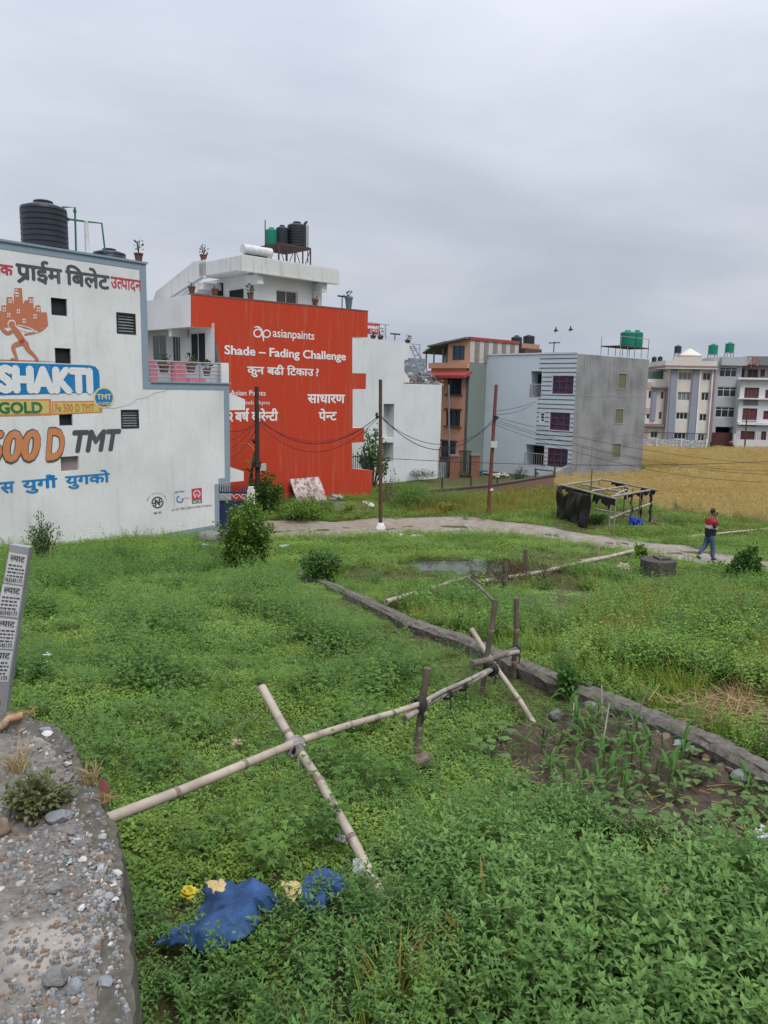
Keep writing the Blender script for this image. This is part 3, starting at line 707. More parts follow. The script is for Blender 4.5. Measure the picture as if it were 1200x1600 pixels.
for k in range(4): mb.par(W1.pt(u1 - .3, W1.uz(250, 540)[1] - k * .16, -1.6 + k * .16), W1.d * (up_(252) - u1 + .3 + k * .14), Vector((0, 0, -.17)) + W1.n * .18, W1.n * .02 + Vector((0, 0, .03)))
mb.build('tiled_canopy', mat('red_tile', (.42, .06, .07), rough=.6), house)
for i, (x, y) in enumerate(((256, 569), (298, 567))):
    p = W1.pt(*W1.uz(x, y, -1.0), -1.0); p.z = W1.uz(x, 574, -1.0)[1]
    flower_pot((p.x, p.y, p.z - .2), .22, .35, ['potted shrub behind the steel railing beside the red tiled canopy', 'potted shrub behind the middle of the steel terrace railing'][i], 40 + i, .35)
# on the roof
def roofp(x, out): 
    u = W1.uz(x, 400, out)[0]; return W1.pt(u, zT + .07, out)
def wrad(x0, x1, out): return (W1.uz(x1, 380, out)[0] - W1.uz(x0, 380, out)[0]) / 2 * math.cos(AZ1 - R(-25)) 
p = roofp(71.5, -1.6); dist = p.y; rr = 34 * dist / FPX * .97
water_tank(p, rr, (W1.uz(71, 318, -1.6)[1] - p.z) , BLACKP, 'large black ribbed water tank on the roof of the lettered white house', 8)
p = roofp(171, -1.8); water_tank((p.x, p.y, p.z - .6), 24 * p.y / FPX, .6 + (W1.uz(171, 391, -1.8)[1] - p.z), BLACKP, 'low black tank showing only its lid above the white house roof', 3)
PVC = mat('white_pipe', (.6, .6, .6), rough=.5); GPIPE = mat('green_pipe', (.02, .17, .11), rough=.5)
hp = lambda x, y, o=-1.2: W1.hit(x, y, o)
e = empty('pipe_run', roofp(118, -1.2), 'thin green water pipes bent between the big black tank and the roof edge', 'pipe')
mb = MB(); mb.tube([hp(98, 328), hp(98, 323.5), hp(117, 324), hp(119, 395)], .035, 6); mb.build('pipe', GPIPE, e)
mb = MB(); mb.tube([hp(104, 342), hp(133, 346), hp(159, 349), hp(164.5, 395)], .035, 6); mb.build('pipe', GPIPE, e)
mb = MB(); mb.tube([hp(116.8, 328), hp(117, 332)], .06, 6); mb.build('pipe_joint', GPIPE, e); mb = MB(); mb.tube([hp(106, 342.5), hp(108, 343)], .06, 6); mb.build('pipe_joint', GPIPE, e)
mb = MB(); mb.tube([hp(136.5, 400, -.9), hp(134.5, 345, -.9)], [.075, .07], 12); o = mb.build('vent_pipe', PVC, org=hp(136.5, 400, -.9)); tag(o, 'upright white vent pipe on the white house roof between green pipes', 'pipe')
p = roofp(216.5, -.15); flower_pot(p, .16, .3, 'small terracotta pot with thin plant at the roof corner of the white house', 5, .5, leafy=26)
# ------------------------------------------------------------------ house with the red painted side
def perp(W, u, out=0):
    return Wall(W.pt(u, 0, out), math.atan2(-W.n.x, -W.n.y))      # the face that runs back from the near corner
W2 = Wall(G(581, 772.5), AZ2)
rhouse = empty('red_walled_house', W2.pt(0, 0), 'white house whose blind side wall is painted red with paint advertising', 'house')
redp = pxpoly(W2, [(298, 460), (575, 487), (574.5, 527), (550.5, 526), (550.5, 583), (572, 583.5), (571.5, 608), (551, 608), (551, 668.5), (569, 668.5), (568.5, 690.5), (550, 692), (550.5, 732), (582, 735)])
redp += [(redp[-1][0], -.4)] + [(W2.uz(362, 760)[0], -.4)] + pxpoly(W2, [(354, 610), (333, 512), (298, 510.5)])
RD = 8.5
mb = MB(); W2.poly(mb, redp, -RD, 0, 0, 1); mb.build('wall', [RED, WHITE], rhouse)
mb = MB(); 
e0, e1 = redp[0], redp[1]
mb = MB(); mb.par(W2.pt(e0[0], e0[1] + .003, -.25), W2.d * (e1[0] - e0[0]) + Vector((0, 0, e1[1] - e0[1])), Vector((0, 0, .06)), W2.n * .27); mb.build('coping', mat('coping_dark', (.16, .13, .12)), rhouse)
L = lambda *a, **k: lettering(W2, rhouse, *a, **k)
L('asianpaints', 426, 491, 515.5, 528.5, T_WHITE, head=CAPS, off=.015)
L('Shade – Fading Challenge', 350.5, 540.5, 545.2, 558, T_WHITE, head=CAPS, off=.03)
L(['कुन', ('sp', .3), 'बढी', ('sp', .3), 'िटकाउ', ('sp', .2), '?'], 386, 498, 575.2, 585.8, T_WHITE, off=.03)
L('Asian Paints', 359.5, 415, 610, 617.8, T_WHITE, head=CAPS, off=.015); L('Ultima Protek Shyne', 340, 421.5, 625.6, 632, T_WHITE, head=CAPS, off=.0)
L(['१२', ('sp', .15), 'ब', 'ष', ('reph', -.12), ('sp', .3), 'वारे', ('half', 'न', .36), 'टी'], 346, 434.5, 644.5, 657.8, T_WHITE, off=.04)
L('साधारण', 480, 539, 616.8, 629.5, T_WHITE, off=.035); L(['पे', ('half', 'न', .36), 'ट'], 497.5, 526, 644.3, 656.5, T_WHITE, off=.035)
mb = MB(); ribbon(W2, mb, arc(402.6, 520.5, 6.0, 20, 375, 20), 2.1, .010, smooth=0); ribbon(W2, mb, [(396.5, 511.5), (402, 510), (407, 513), (409.5, 519), (411, 527), (411.6, 533.5)], [1, 2.2, 2.6, 2.6, 2.4, 1.2], .016)
ribbon(W2, mb, arc(416.6, 521.5, 5.6, 200, -160, 20), 2.0, .012, smooth=0); mb.build('emblem', T_WHITE, rhouse)
# top storey, roof slab and stairs
uA, uB = W2.uz(396, 440, -1.2)[0], W2.uz(503, 450, -1.2)[0]; zr0 = e1[1] - 1.2
fu0, fu1 = W2.uz(378, 410, -.3)[0], W2.uz(530, 430, -.3)[0]; fz1 = W2.uz(378, 398.5, -.3)[1]; fz0 = W2.uz(378, 420.5, -.3)[1]
holeR = W2.rect(432, 455, 465, 478); 
W2p = Wall(W2.pt(0, 0, -1.2), AZ2); du = (W2p.o - W2.o).dot(W2.d)
hr = W2p.rect(432, 454.5, 465.5, 480)
mb = MB(); W2p.front(mb, [(uA, zr0), (uB, zr0), (uB, fz0), (uA, fz0)], [hr], .2); W2.slab(mb, uA, zr0, uB, fz0, -RD * .75, -1.45)
W2L = perp(W2, uA, -1.2); wl = [W2L.rect(380.5, 453, 360, 472), W2L.rect(349, 443, 339, 466)]
mb.build('top_storey_wall', WHITE, rhouse)
W2p.window(rhouse, hr, WHITE_OLD, mat('brownish_glass', (.09, .08, .07), rough=.2), 2, 1, -.18, .04)
for r_ in wl:
    a_, b_, c_, d_ = r_; a_, c_ = min(a_, c_), max(a_, c_); W2L.window(rhouse, (a_, b_, c_, d_), IRONB, DARK, 2, 1, .0, .05)
mb = MB(); SD = abs(Wall(W2.pt(fu0, 0, -.3), math.atan2(-W2.n.x, -W2.n.y)).uz(311, 421)[0]); W2.slab(mb, fu0, fz0, fu1, fz1, -SD - .3, -.3); mb.build('roof_slab', WHITE_OLD, rhouse)
mb = MB(); W2.slab(mb, fu0 + .1, fz1, fu1 - .1, fz1 + .05, -.5, -.33); W2.slab(mb, fu0 - .02, fz0 - .08, fu1 + .02, fz0, -.6, -.28); mb.build('roof_edge', WHITE_OLD, rhouse)
for x in (407, 507):
    u = W2.uz(x, 430, -.5)[0]; mb = MB(); W2.slab(mb, u - .18, fz0 - .55, u + .18, fz0 - .08, -1.6, -.5); mb.build('roof_beam', WHITE, rhouse)
mb = MB(); mb.tube([W2.pt(W2.uz(491, 440, -1.1)[0], zr0, -1.1), W2.pt(W2.uz(491, 440, -1.1)[0], fz0 - .1, -1.1)], .05, 8); mb.build('drain_pipe', PVC, rhouse)
WS = perp(W2, fu0, -.3)           # left face, flush with the roof slab edge
mb = MB(); st = [WS.uz(*q) for q in ((322, 405), (302, 409), (243, 456), (238, 474), (262, 476), (313, 436), (322, 434))]; WS.poly(mb, st, -.15, 0); mb.build('stair_parapet', WHITE_OLD, rhouse)
mb = MB(); s0, s1 = WS.uz(238, 478, -.1), WS.uz(316, 434, -.1)
for k in range(9):
    t0, t1 = k / 9, (k + 1) / 9; ua, ub = s0[0] + (s1[0] - s0[0]) * t0, s0[0] + (s1[0] - s0[0]) * t1; zz = s0[1] + (s1[1] - s0[1]) * t1
    sm = MB(); WS.slab(sm, min(ua, ub), zz - .55, max(ua, ub), zz - .22, -1.3, -.16); sm.build('stair_step', WHITE, rhouse)
mb = MB(); ribbon(WS, mb, [(243, 481), (317, 433)], 3, .01, smooth=0); mb.build('stair_stringer', BAND, rhouse)
WT = perp(W2, redp[0][0], 0)
ta, tb = WT.uz(233, 495)[0], 0.03
zt0, zt1 = WT.uz(298, 499)[1], WT.uz(298, 480)[1]
mb = MB(); WT.slab(mb, min(ta, tb), zt0, max(ta, tb) , zt1, -.2, .012); WT.slab(mb, min(ta, tb), zt0 - .25, max(ta, tb), zt0, -3.0, -.1); mb.build('terrace_parapet', WHITE, rhouse)
for x in (262,):
    mb = MB(); u = WT.uz(x, 505)[0]; WT.slab(mb, u - .15, zt0 - .7, u + .15, zt0 - .25, -1.0, -.12); mb.build('roof_beam', WHITE, rhouse)
WV = perp(W2, W2.uz(332, 513)[0], 0)
va = WV.uz(225, 540)[0]
mb = MB(); zq = WV.uz(300, 600)[1] - 1.5
doors = [WV.rect(323, 519, 299, 572), WV.rect(283, 516, 272, 572), WV.rect(262, 523, 240, 572)]
doors = [(min(a, c), b, max(a, c), d) for a, b, c, d in doors]
ul, uh = sorted((va, WV.uz(337, 550)[0])); 
WVf = Wall(WV.pt(0, 0, .03), AZ2 + math.pi / 2)
sgn = 1 if (WVf.d - WV.d).length < .1 else -1
W_ = WV; W_.o = W_.o + W_.n * .05
W_.front(mb, [(ul, zq), (uh, zq), (uh, zt0 - .1), (ul, zt0 - .1)], doors, .04); mb.build('verandah_wall', WHITE, rhouse)
for k, r_ in enumerate(doors): W_.window(rhouse, r_, [WHITE_OLD, IRONB, WHITE_OLD][k], DARK if k == 0 else GLASS, 2, 1, -.035, .07, name=['door', 'window', 'window'][k], thick=.03)
# things on this roof
zroof = fz1 + .02
def on2(x, out, z): return W2.pt(W2.uz(x, 400, out)[0], z, out)
frame = empty('tank_stand', on2(450, -4.0, zroof), 'rusty angle-iron stand carrying three tanks on the white house roof', 'tank stand')
zpl = W2.uz(455, 388, -3.6)[1]
f0, f1 = W2.uz(420, 390, -3.6)[0], W2.uz(486, 390, -2.6)[0]
mb = MB(); W2.slab(mb, f0, zpl - .12, f1, zpl, -5.0, -2.6); mb.build('platform', IRON, frame)
nl = 5
for k in range(nl):
    u = f0 + (f1 - f0) * k / (nl - 1)
    for o_ in (-2.65, -4.95):
        mb = MB(); mb.tube([W2.pt(u, zroof, o_), W2.pt(u, zpl - .12, o_)], .045, 6); mb.build('leg', IRON, frame)
    if k < nl - 1:
        u2_ = f0 + (f1 - f0) * (k + 1) / (nl - 1); mb = MB(); a_, b_ = (zroof, zpl - .12) if k % 2 else (zpl - .12, zroof); mb.tube([W2.pt(u, a_, -2.66), W2.pt(u2_, b_, -2.66)], .025, 5); mb.build('brace', IRON, frame)
for (x, rr_, yt, m_, o_, lab) in ((424.5, 9.5, 357, GREENP, -4.2, 'green plastic tank at the left end of the steel stand on the white house'), (441, 9.3, 353.5, BLACKP, -3.9, 'middle black tank between the green tank and a larger black one'), (464, 14.5, 348.5, BLACKP, -3.7, 'largest black tank at the right end of the rooftop steel stand')):
    p = on2(x, o_, zpl); h = W2.uz(x, yt, o_)[1] - zpl; water_tank(p, rr_ * p.y / FPX, h, m_, lab, 8)
for (x, y, lab) in ((414.5, 344, 'thin bare rod standing left of the green tank on its stand'), (481, 352, 'short iron rod at the right of the large black tank')):
    p = on2(x, -4.4, zpl - .5); mb = MB(); q_ = W2.hit(x, y, -4.4); mb.tube([p, (p.x, p.y, q_.z)], .03, 6); tag(mb.build('iron_rod', IRONB, org=p), lab, 'rod')
e = empty('solar_heater', on2(400, -1.0, zroof), 'white cylinder of a solar water heater lying on the roof edge', 'water heater')
za = W2.uz(400, 392, -.9)[1]
mb = MB(); mb.tube([W2.pt(W2.uz(379, 392, -.9)[0], za, -.9), W2.pt(W2.uz(423, 392, -.9)[0], za, -.9)], .24, 16); mb.build('cylinder', mat('white_enamel', (.66, .67, .68), rough=.3), e, smooth=True)
mb = MB(); mb.par(W2.pt(W2.uz(383, 396, -.8)[0], zroof, -.75), W2.d * 1.4, Vector((0, 0, .35)) - W2.n * .4, W2.n * .04 + Vector((0, 0, .04))); mb.build('collector', GLASSB, e)
zc = e0[1]
def on_coping(x, out=-.12):
    u = W2.uz(x, 470, out)[0]; t_ = (u - e0[0]) / (e1[0] - e0[0]); return W2.pt(u, e0[1] + (e1[1] - e0[1]) * t_ + .064, out)
for i, (x, lab) in enumerate(((300, 'terracotta pot at the left end of the red wall top'), (336, 'terracotta pot second from left on the red wall top'), (391, 'pot with bushy plant on the red wall top under the roof corner'), (492.5, 'brown pot near the drain pipe on the red wall top'))):
    flower_pot(on_coping(x), .17, .32, lab, 60 + i, .35 if i == 2 else .15, leafy=[8, 6, 70, 14][i])
flower_pot(on_coping(545), .22, .65, 'blue grey vase with drooping plant at the right of the red wall top', 66, .25, pm=mat('blue_glaze', (.13, .18, .21), rough=.4), leafy=30)
e = WS.pt(*WS.uz(318, 405, -.3), -.3); flower_pot(e - Vector((0, 0, .05)), .2, .28, 'small dark plant in a pot at the top of the outside stairs', 67, .45, leafy=40)
p = on_coping(534.5); mb = MB(); zt_ = W2.uz(534, 462.5, -.12)[1]; mb.tube([p, (p.x, p.y, zt_)], .03, 6); mb.par(W2.pt(W2.uz(528, 462, -.12)[0], zt_ - .06, -.16), W2.d * .62, Vector((0, 0, .08)), W2.n * .08)
tag(mb.build('clothes_post', IRONB, org=p), 'small T-shaped iron post on the right of the red wall top', 'post')
pp_ = W1.pt(*W1.uz(340, 592, -1.6), -1.6)
flower_pot(WV.pt(WV.uz(337, 560)[0] + .0, WV.uz(343, 578)[1] - .3, .5), .2, .35, 'potted shrub at the corner where the red wall meets the terrace', 68, .4)
# wrought railing in the ground-floor gap of the red wall
mb = MB(); uu0, uu1 = W2.uz(551, 720)[0], W2.uz(579, 720)[0]; z0, z1 = W2.uz(560, 733)[1], W2.uz(560, 711)[1]
for k in range(9):
    u = uu0 + (uu1 - uu0) * k / 8; mb = MB(); mb.tube([W2.pt(u, z0, -.15), W2.pt(u, z1 + (.1 if k % 2 else 0), -.15)], .025, 5); mb.build('railing_bar', IRONB, rhouse)
mb = MB(); mb.tube([W2.pt(uu0, z1 - .1, -.15), W2.pt(uu1, z1 - .1, -.15)], .03, 6); mb.build('railing_rail', IRONB, rhouse)

# ------------------------------------------------------------------ plain white house behind the red wall
W3 = Wall(G(702, 745), AZ2)
wh3 = empty('plain_white_house', W3.pt(0, 0), 'tall plain white house wall between the red wall and the orange house', 'house')
o3 = pxpoly(W3, [(520, 524), (640, 536.5), (637.5, 562), (632, 562), (631.5, 601), (690.5, 601), (687, 720), (704, 722)])
o3 += [(o3[-1][0], -.3), (o3[0][0], -.3)]
rc = [W3.rect(599, 631, 615.5, 684), W3.rect(598, 691.5, 614.5, 722)]
mb = MB(); W3.front(mb, o3[::-1], rc, .7); a = [W3.pt(u, z) for u, z in o3]; b = [p - W3.n * 8 for p in a]; n_ = len(a)
mb.add(a + b, [(i, (i + 1) % n_, n_ + (i + 1) % n_, n_ + i) for i in range(n_)]); mb.build('wall', wallmat('old_white', (.64, .67, .68), amount=.5), wh3)
for k, r_ in enumerate(rc):
    mb = MB(); W3.slab(mb, *r_, -.75, -.69); mb.build('recess_panel', [WHITE_OLD, mat('grey_shutter', (.28, .28, .27))][k], wh3)
mb = MB(); cpt = [W3.uz(632, 600)[0], W3.uz(690, 600)[0]]; zz = W3.uz(660, 600)[1]
for k in range(13):
    u = cpt[0] + (cpt[1] - cpt[0]) * (k + .5) / 13; s_ = MB(); s_.rock(W3.pt(u, zz + .03, -.15), (.14, .12, .07), 300 + k, 1); s_.build('brick', mat('broken_brick', (.28, .2, .17), var=.5), wh3)
# rubble and steel stair on its lower roof
zl = zz - .3
e = empty('steel_stair', W3.pt(W3.uz(646, 598, -2)[0], zl, -2), 'grey steel staircase frame rising behind the plain white house', 'staircase')
h3 = lambda x, y, o=-2.0: W3.hit(x, y, o)
for (q0, q1) in (((641, 541), (664, 596)), ((646, 539), (676, 596))):
    mb = MB(); mb.tube([h3(*q0), h3(*q1)], .05, 6); mb.build('stringer', STEEL, e)
for k in range(9):
    t_ = k / 8; mb = MB(); mb.tube([h3(641 + 23 * t_, 541 + 55 * t_), h3(646 + 30 * t_, 541 + 55 * t_)], .04, 5); mb.build('tread', STEEL, e)
for (q0, q1) in (((640, 537), (656, 538)), ((656, 538), (656, 552)), ((640, 544), (656, 545)), ((655, 552), (672, 590))):
    mb = MB(); mb.tube([h3(*q0), h3(*q1)], .03, 5); mb.build('rail', STEEL, e)
mb = MB(); r_ = W3.rect(641, 560, 664, 575, -4); W3.slab(mb, r_[0], zl - 1, r_[2], r_[3], -6, -4); tag(mb.build('roof_hut', mat('blue_grey_block', (.22, .26, .29)), org=W3.pt(r_[0], zl - 1, -4)), 'low blue grey block behind the steel staircase', 'hut')
RUB = mat('rubble', (.26, .2, .17), var=.6, scale=3); g = random.Random(5)
e = empty('rubble_heap', W3.pt(W3.uz(665, 598, -3)[0], zl, -3), 'heap of broken bricks and planks on the lower roof of the plain white house', 'rubble')
for k in range(46):
    x = g.uniform(636, 690); top_ = 563 + (x - 634) * .42; y = top_ + (602 - top_) * g.random() ** .6
    mb = MB(); p = h3(x, y, -2.6 - g.random()); mb.rock(p, (g.uniform(.1, .3), g.uniform(.1, .2), g.uniform(.08, .2)), k, 1); mb.build('brick', [RUB, mat('grey_rubble', (.22, .22, .22)), mat('pale_rubble', (.4, .38, .36))][k % 3], e)
for k in range(8):
    x = g.uniform(640, 676); p = h3(x, 585, -2.4); q_ = h3(x + g.uniform(8, 16), 600, -2.4); mb = MB(); mb.tube([p, q_], .04, 5); mb.build('plank', mat('grey_rubble', (.22, .22, .22)), e)
mb = MB(); W3.poly(mb, pxpoly(W3, [(632, 573), (645, 592), (645, 601), (632, 601)]), -.6, -.3); mb.build('roof_fin', WHITE, wh3)
# red shop sign on a roof frame
e = empty('roof_sign', h3(584, 528, -2), 'small red signboard with white letters on a frame above the plain white house', 'sign')
W3s = Wall(W3.pt(0, 0, -2.0), AZ2); s_r = W3s.rect(575, 506, 593.5, 522.5)
mb = MB(); W3s.slab(mb, s_r[0] - .6, s_r[1], s_r[2], s_r[3], -.06, 0); bd = mb.build('board', mat('sign_red', (.42, .03, .05)), e)
lettering(W3s, e, 'BHARAT', 573, 592.5, 509, 513.8, T_WHITE, head=CAPS, off=.05); lettering(W3s, e, 'KIRAJ', 579, 591, 515.8, 520.5, T_WHITE, head=CAPS, off=.05)
for (q0, q1) in (((574, 503.5), (607, 508)), ((594, 513), (604, 513.5)), ((602, 508), (603, 532)), ((584, 522), (584, 532)), ((590, 524), (604, 525))):
    mb = MB(); mb.tube([W3s.hit(*q0, -.05), W3s.hit(*q1, -.05)], .035, 5); mb.build('frame_bar', STEEL, e)
p = h3(617, 532, -1); mb = MB(); zq = W3.uz(617, 523, -1)[1]; mb.tube([p, (p.x, p.y, zq)], .035, 6); mb.par(W3.pt(W3.uz(610.5, 523, -1)[0], zq, -1.05), W3.d * .85, Vector((0, 0, .09)), W3.n * .1); tag(mb.build('clothes_post', IRONB, org=p), 'small T-shaped iron post on the plain white house roof', 'post')
for i, (x, y, lab) in enumerate(((583, 529, 'dark potted plant under the small red roof sign'), (594.5, 530.5, 'tiny potted plant just right of the red roof sign'), (637, 536, 'dark potted plant at the right corner of the plain white house roof'))):
    flower_pot(h3(x, y, -.4), .2, .2, lab, 80 + i, .3, leafy=40, pm=IRON)

# ------------------------------------------------------------------ orange house
c4 = G(727.5, 737); W4R = Wall(c4, AZ2); W4L = perp(W4R, 0)
oh = empty('orange_house', c4, 'narrow orange four-storey house with grey green side wall', 'house')
zs = W4L.uz(735, 566)[1]
ua = W4L.uz(672, 640)[0]; ends = sorted((ua, 0.0))
def wr(W, *r_): a, b, c, d = W.rect(*r_); return (min(a, c), b, max(a, c), d)
ow = [wr(W4L, 699, 592, 721, 616), wr(W4L, 697, 641, 719, 665.5), wr(W4L, 690, 690, 712, 715)]
mb = MB(); W4L.front(mb, [(ends[0], -.3), (ends[1], -.3), (ends[1], zs), (ends[0], zs)], ow, .15); mb.build('wall', ORANGE, oh)
gw = W4R.uz(806, 640)[0]; mb = MB(); W4R.slab(mb, 0, -.3, gw, zs - .02, -.3, 0); mb.build('side_wall', GREENW, oh)
for r_ in ow:
    W4L.window(oh, r_, IRONB, GLASSB, 3, 1, -.1, .07, transom=.25)
    mb = MB(); W4L.slab(mb, r_[0] - .15, r_[1] - .12, r_[2] + .15, r_[1], 0, .14); mb.build('sill', mat('brown_trim', (.12, .06, .05)), oh); mb = MB(); W4L.slab(mb, r_[0] - .15, r_[3], r_[2] + .15, r_[3] + .13, 0, .12); mb.build('lintel', mat('brown_trim', (.12, .06, .05)), oh)
# top storey
ut = W4L.uz(700, 550)[0]; zt0_, zt1_ = zs, W4L.uz(735, 531)[1]
tw = wr(W4L, 707, 540, 726, 563); lo, hi = sorted((ut, 0))
mb = MB(); W4L.front(mb, [(lo, zs), (hi, zs), (hi, zt1_), (lo, W4L.uz(701, 533)[1])] if ut < 0 else [(lo, zs), (hi, zs), (hi, W4L.uz(701, 533)[1]), (lo, zt1_)], [tw], .12); mb.build('wall', ORANGE, oh)
W4L.window(oh, tw, mat('blue_frame', (.03, .12, .2)), GLASSB, 2, 1, -.1, .09, transom=.6)
panel = [mat('cream_panel', (.52, .49, .45)), mat('brown_panel', (.25, .21, .20))]
for k in range(11):
    mb = MB(); a_ = gw * k / 11; W4R.slab(mb, a_ + .01, zs + .0, gw * (k + 1) / 11 - .01, zt1_, -.2, .02 * (k % 2) + .01); mb.build('cladding_panel', panel[k % 2], oh)
rm = mat('grey_roof_sheet', (.15, .14, .14), rough=.5)
mb = MB(); tp = [W4L.uz(734, 527), W4L.uz(734, 530), W4L.uz(674, 543), W4L.uz(674, 540.5)]; W4L.poly(mb, tp, -6, .5); mb.build('roof', rm, oh)
mb = MB(); W4R.slab(mb, -.1, zt1_, gw, zt1_ + .22, -.3, .1); mb.build('roof_fascia', REDROOF, oh)
ub = W4L.uz(672, 580)[0]; lo, hi = sorted((ub, 0.0)); za, zb = W4L.uz(702, 584)[1], W4L.uz(702, 575.5)[1]
mb = MB(); mb.par(W4L.pt(lo - .3, za, 0.01), W4L.d * (hi - lo + .6), W4L.n * .9 + Vector((0, 0, -.35)), Vector((0, 0, .22))); mb.build('awning', REDROOF, oh)
mb = MB(); W4L.slab(mb, lo, zb, hi, W4L.uz(710, 567)[1], .02, .2); mb.build('balcony_parapet', ORANGE, oh)
ug = W4L.uz(664, 560)[0]; lo, hi = sorted((ug, ut)); mb = MB(); W4L.slab(mb, lo, zb, hi, W4L.uz(685, 545)[1], -3, -2.2); mb.build('verandah_panel', mat('pale_green_sheet', (.40, .42, .32)), oh)
for x in (666, 678, 692, 699):
    u = W4L.uz(x, 560, -.1)[0]; mb = MB(); mb.tube([W4L.pt(u, zb, -.1), W4L.pt(u, W4L.uz(x, 545)[1], -.1)], .06, 6); mb.build('verandah_post', mat('green_post', (.12, .18, .14)), oh)
mb = MB(); W4L.poly(mb, [W4L.uz(*q) for q in ((700, 536), (684, 540), (664, 553), (664, 551), (684, 537.5), (700, 533))], -3, .3); mb.build('verandah_roof', rm, oh)
# tank hut behind
W4b = Wall(W4R.pt(0, 0, -2.5), AZ2); r_ = W4b.rect(809, 537, 843, 556); mb = MB(); W4b.slab(mb, r_[0], 0, r_[2], r_[3], -3, 0)
tag(mb.build('roof_hut', wallmat('brown_block', (.42, .25, .17), amount=.3), org=W4b.pt(r_[0], 0, -1)), 'plain brown rooftop block behind the pale blue house', 'hut')
for (x, yt, yb, rr_, o_, lab) in ((806.5, 525, 548, 8.3, 1.2, 'black tank standing left of the brown rooftop block'), (826, 524, 537.5, 8.7, -1.2, 'black tank on top of the brown rooftop block')):
    p = W4b.hit(x, yb, o_); h = W4b.uz(x, yt, o_)[1] - p.z; water_tank(p, rr_ * p.y / FPX, h, BLACKP, lab, 6)
mb = MB(); r_ = W4b.rect(799, 545.5, 825, 552, 1.0); W4b.slab(mb, r_[0], 0, r_[2], r_[3], .3, 2.4); tag(mb.build('roof_slab', mat('brown_trim', (.12, .06, .05)), org=W4b.pt(r_[0], 0, 1)), 'low dark red slab carrying the left black tank by the brown block', 'slab')

# ------------------------------------------------------------------ pale blue house with bare cement side
c5 = G(890.7, 750.5); W5R = Wall(c5, AZ2); W5L = perp(W5R, 0)
bh = empty('pale_blue_house', c5, 'pale blue three-storey house with black striped front and bare cement side wall', 'house')
z5 = W5R.uz(901, 552.5)[1]; u5 = W5R.uz(1008, 650)[0]
ol = [W5R.rect(966, 584, 978, 607), W5R.rect(961, 639.5, 973, 661), W5R.rect(957, 693.5, 969, 715)]
mb = MB(); W5R.front(mb, [(0, -.3), (u5, -.3), (u5, z5), (0, z5)], ol, .06); W5R.slab(mb, 0, z5 - .05, u5, z5, -7, -.01); W5R.poly(mb, pxpoly(W5R, [(868, 738), (878, 733), (891, 727)]) + [(0, -.3), (W5R.uz(868, 757)[0], -.3)], -.25, -.01)
mb.build('side_wall', CEMENT, bh)
for r_ in ol:
    mb = MB(); W5R.slab(mb, *r_, -.09, -.02); w = mb.build('shutter', mat('olive_board', (.16, .16, .09)), bh); mb = MB(); fw = .07
    for q_ in ((r_[0] - fw, r_[1] - fw, r_[2] + fw, r_[1]), (r_[0] - fw, r_[3], r_[2] + fw, r_[3] + fw), (r_[0] - fw, r_[1], r_[0], r_[3]), (r_[2], r_[1], r_[2] + fw, r_[3])): W5R.slab(mb, *q_, -.01, .03)
    mb.build('frame', mat('pale_render', (.33, .32, .3)), w)
for zf in (.34, .67):
    mb = MB(); zz = z5 * zf
    for k in range(14): W5R.slab(mb, u5 * k / 14, zz + .05 * math.sin(k * 1.3), u5 * (k + 1) / 14, zz + .05 * math.sin(k * 1.3) + .035, -.005, .012)
    mb.build('floor_joint', mat('joint_cement', (.33, .32, .32)), bh)
uB_ = W5L.uz(752, 650)[0]; us = W5L.uz(843.5, 560)[0]; sgn = -1 if uB_ < 0 else 1
bw5 = [wr(W5L, 863, 587, 896, 615.5), wr(W5L, 859, 644.5, 890.5, 672.5), wr(W5L, 855, 700.5, 887, 730)]
rec = [wr(W5L, 829, 580, 846, 620), wr(W5L, 821, 695, 850, 727.5)]; sm_ = wr(W5L, 843.5, 645, 850.5, 659.5)
lo, hi = sorted((uB_, 0.0))
mb = MB(); W5L.front(mb, [(lo, -.3), (hi, -.3), (hi, z5), (lo, z5)], bw5 + [sm_] + rec, 1.0); mb.build('front_wall', PBLUE, bh)
for r_ in rec:
    mb = MB(); W5L.slab(mb, r_[0], r_[1], r_[2], r_[3], -1.05, -.98); mb.build('balcony_back', PBLUE, bh)
    mb = MB(); m_ = (r_[0] + r_[2]) / 2; W5L.slab(mb, m_ - .25, r_[1], m_ + .75, r_[1] + (r_[3] - r_[1]) * .9, -.97, -.9); mb.build('door', DARK, bh)
    for k in range(9):
        u = r_[0] + (r_[2] - r_[0]) * k / 8; mb = MB(); mb.tube([W5L.pt(u, r_[1], .02), W5L.pt(u, r_[1] + .9, .02)], .02, 4); mb.build('railing_bar', STEEL, bh)
    mb = MB(); mb.tube([W5L.pt(r_[0], r_[1] + .9, .02), W5L.pt(r_[2], r_[1] + .9, .02)], .03, 5); mb.build('railing_rail', STEEL, bh)
RB = mat('red_brown_wood', (.19, .055, .05)); CUR = mat('blue_curtain_glass', (.045, .05, .13), rough=.3, var=.5, scale=3)
for r_ in bw5: W5L.window(bh, r_, RB, CUR, 3, 3, -.1, .09)
W5L.window(bh, sm_, WHITE, GLASS, 1, 3, -.1, .07)
u_ = sorted((us, 0.0)); STR = mat('black_stripe', (.03, .035, .045)); obst = bw5 + rec + [sm_]
zz = .5
k = 0
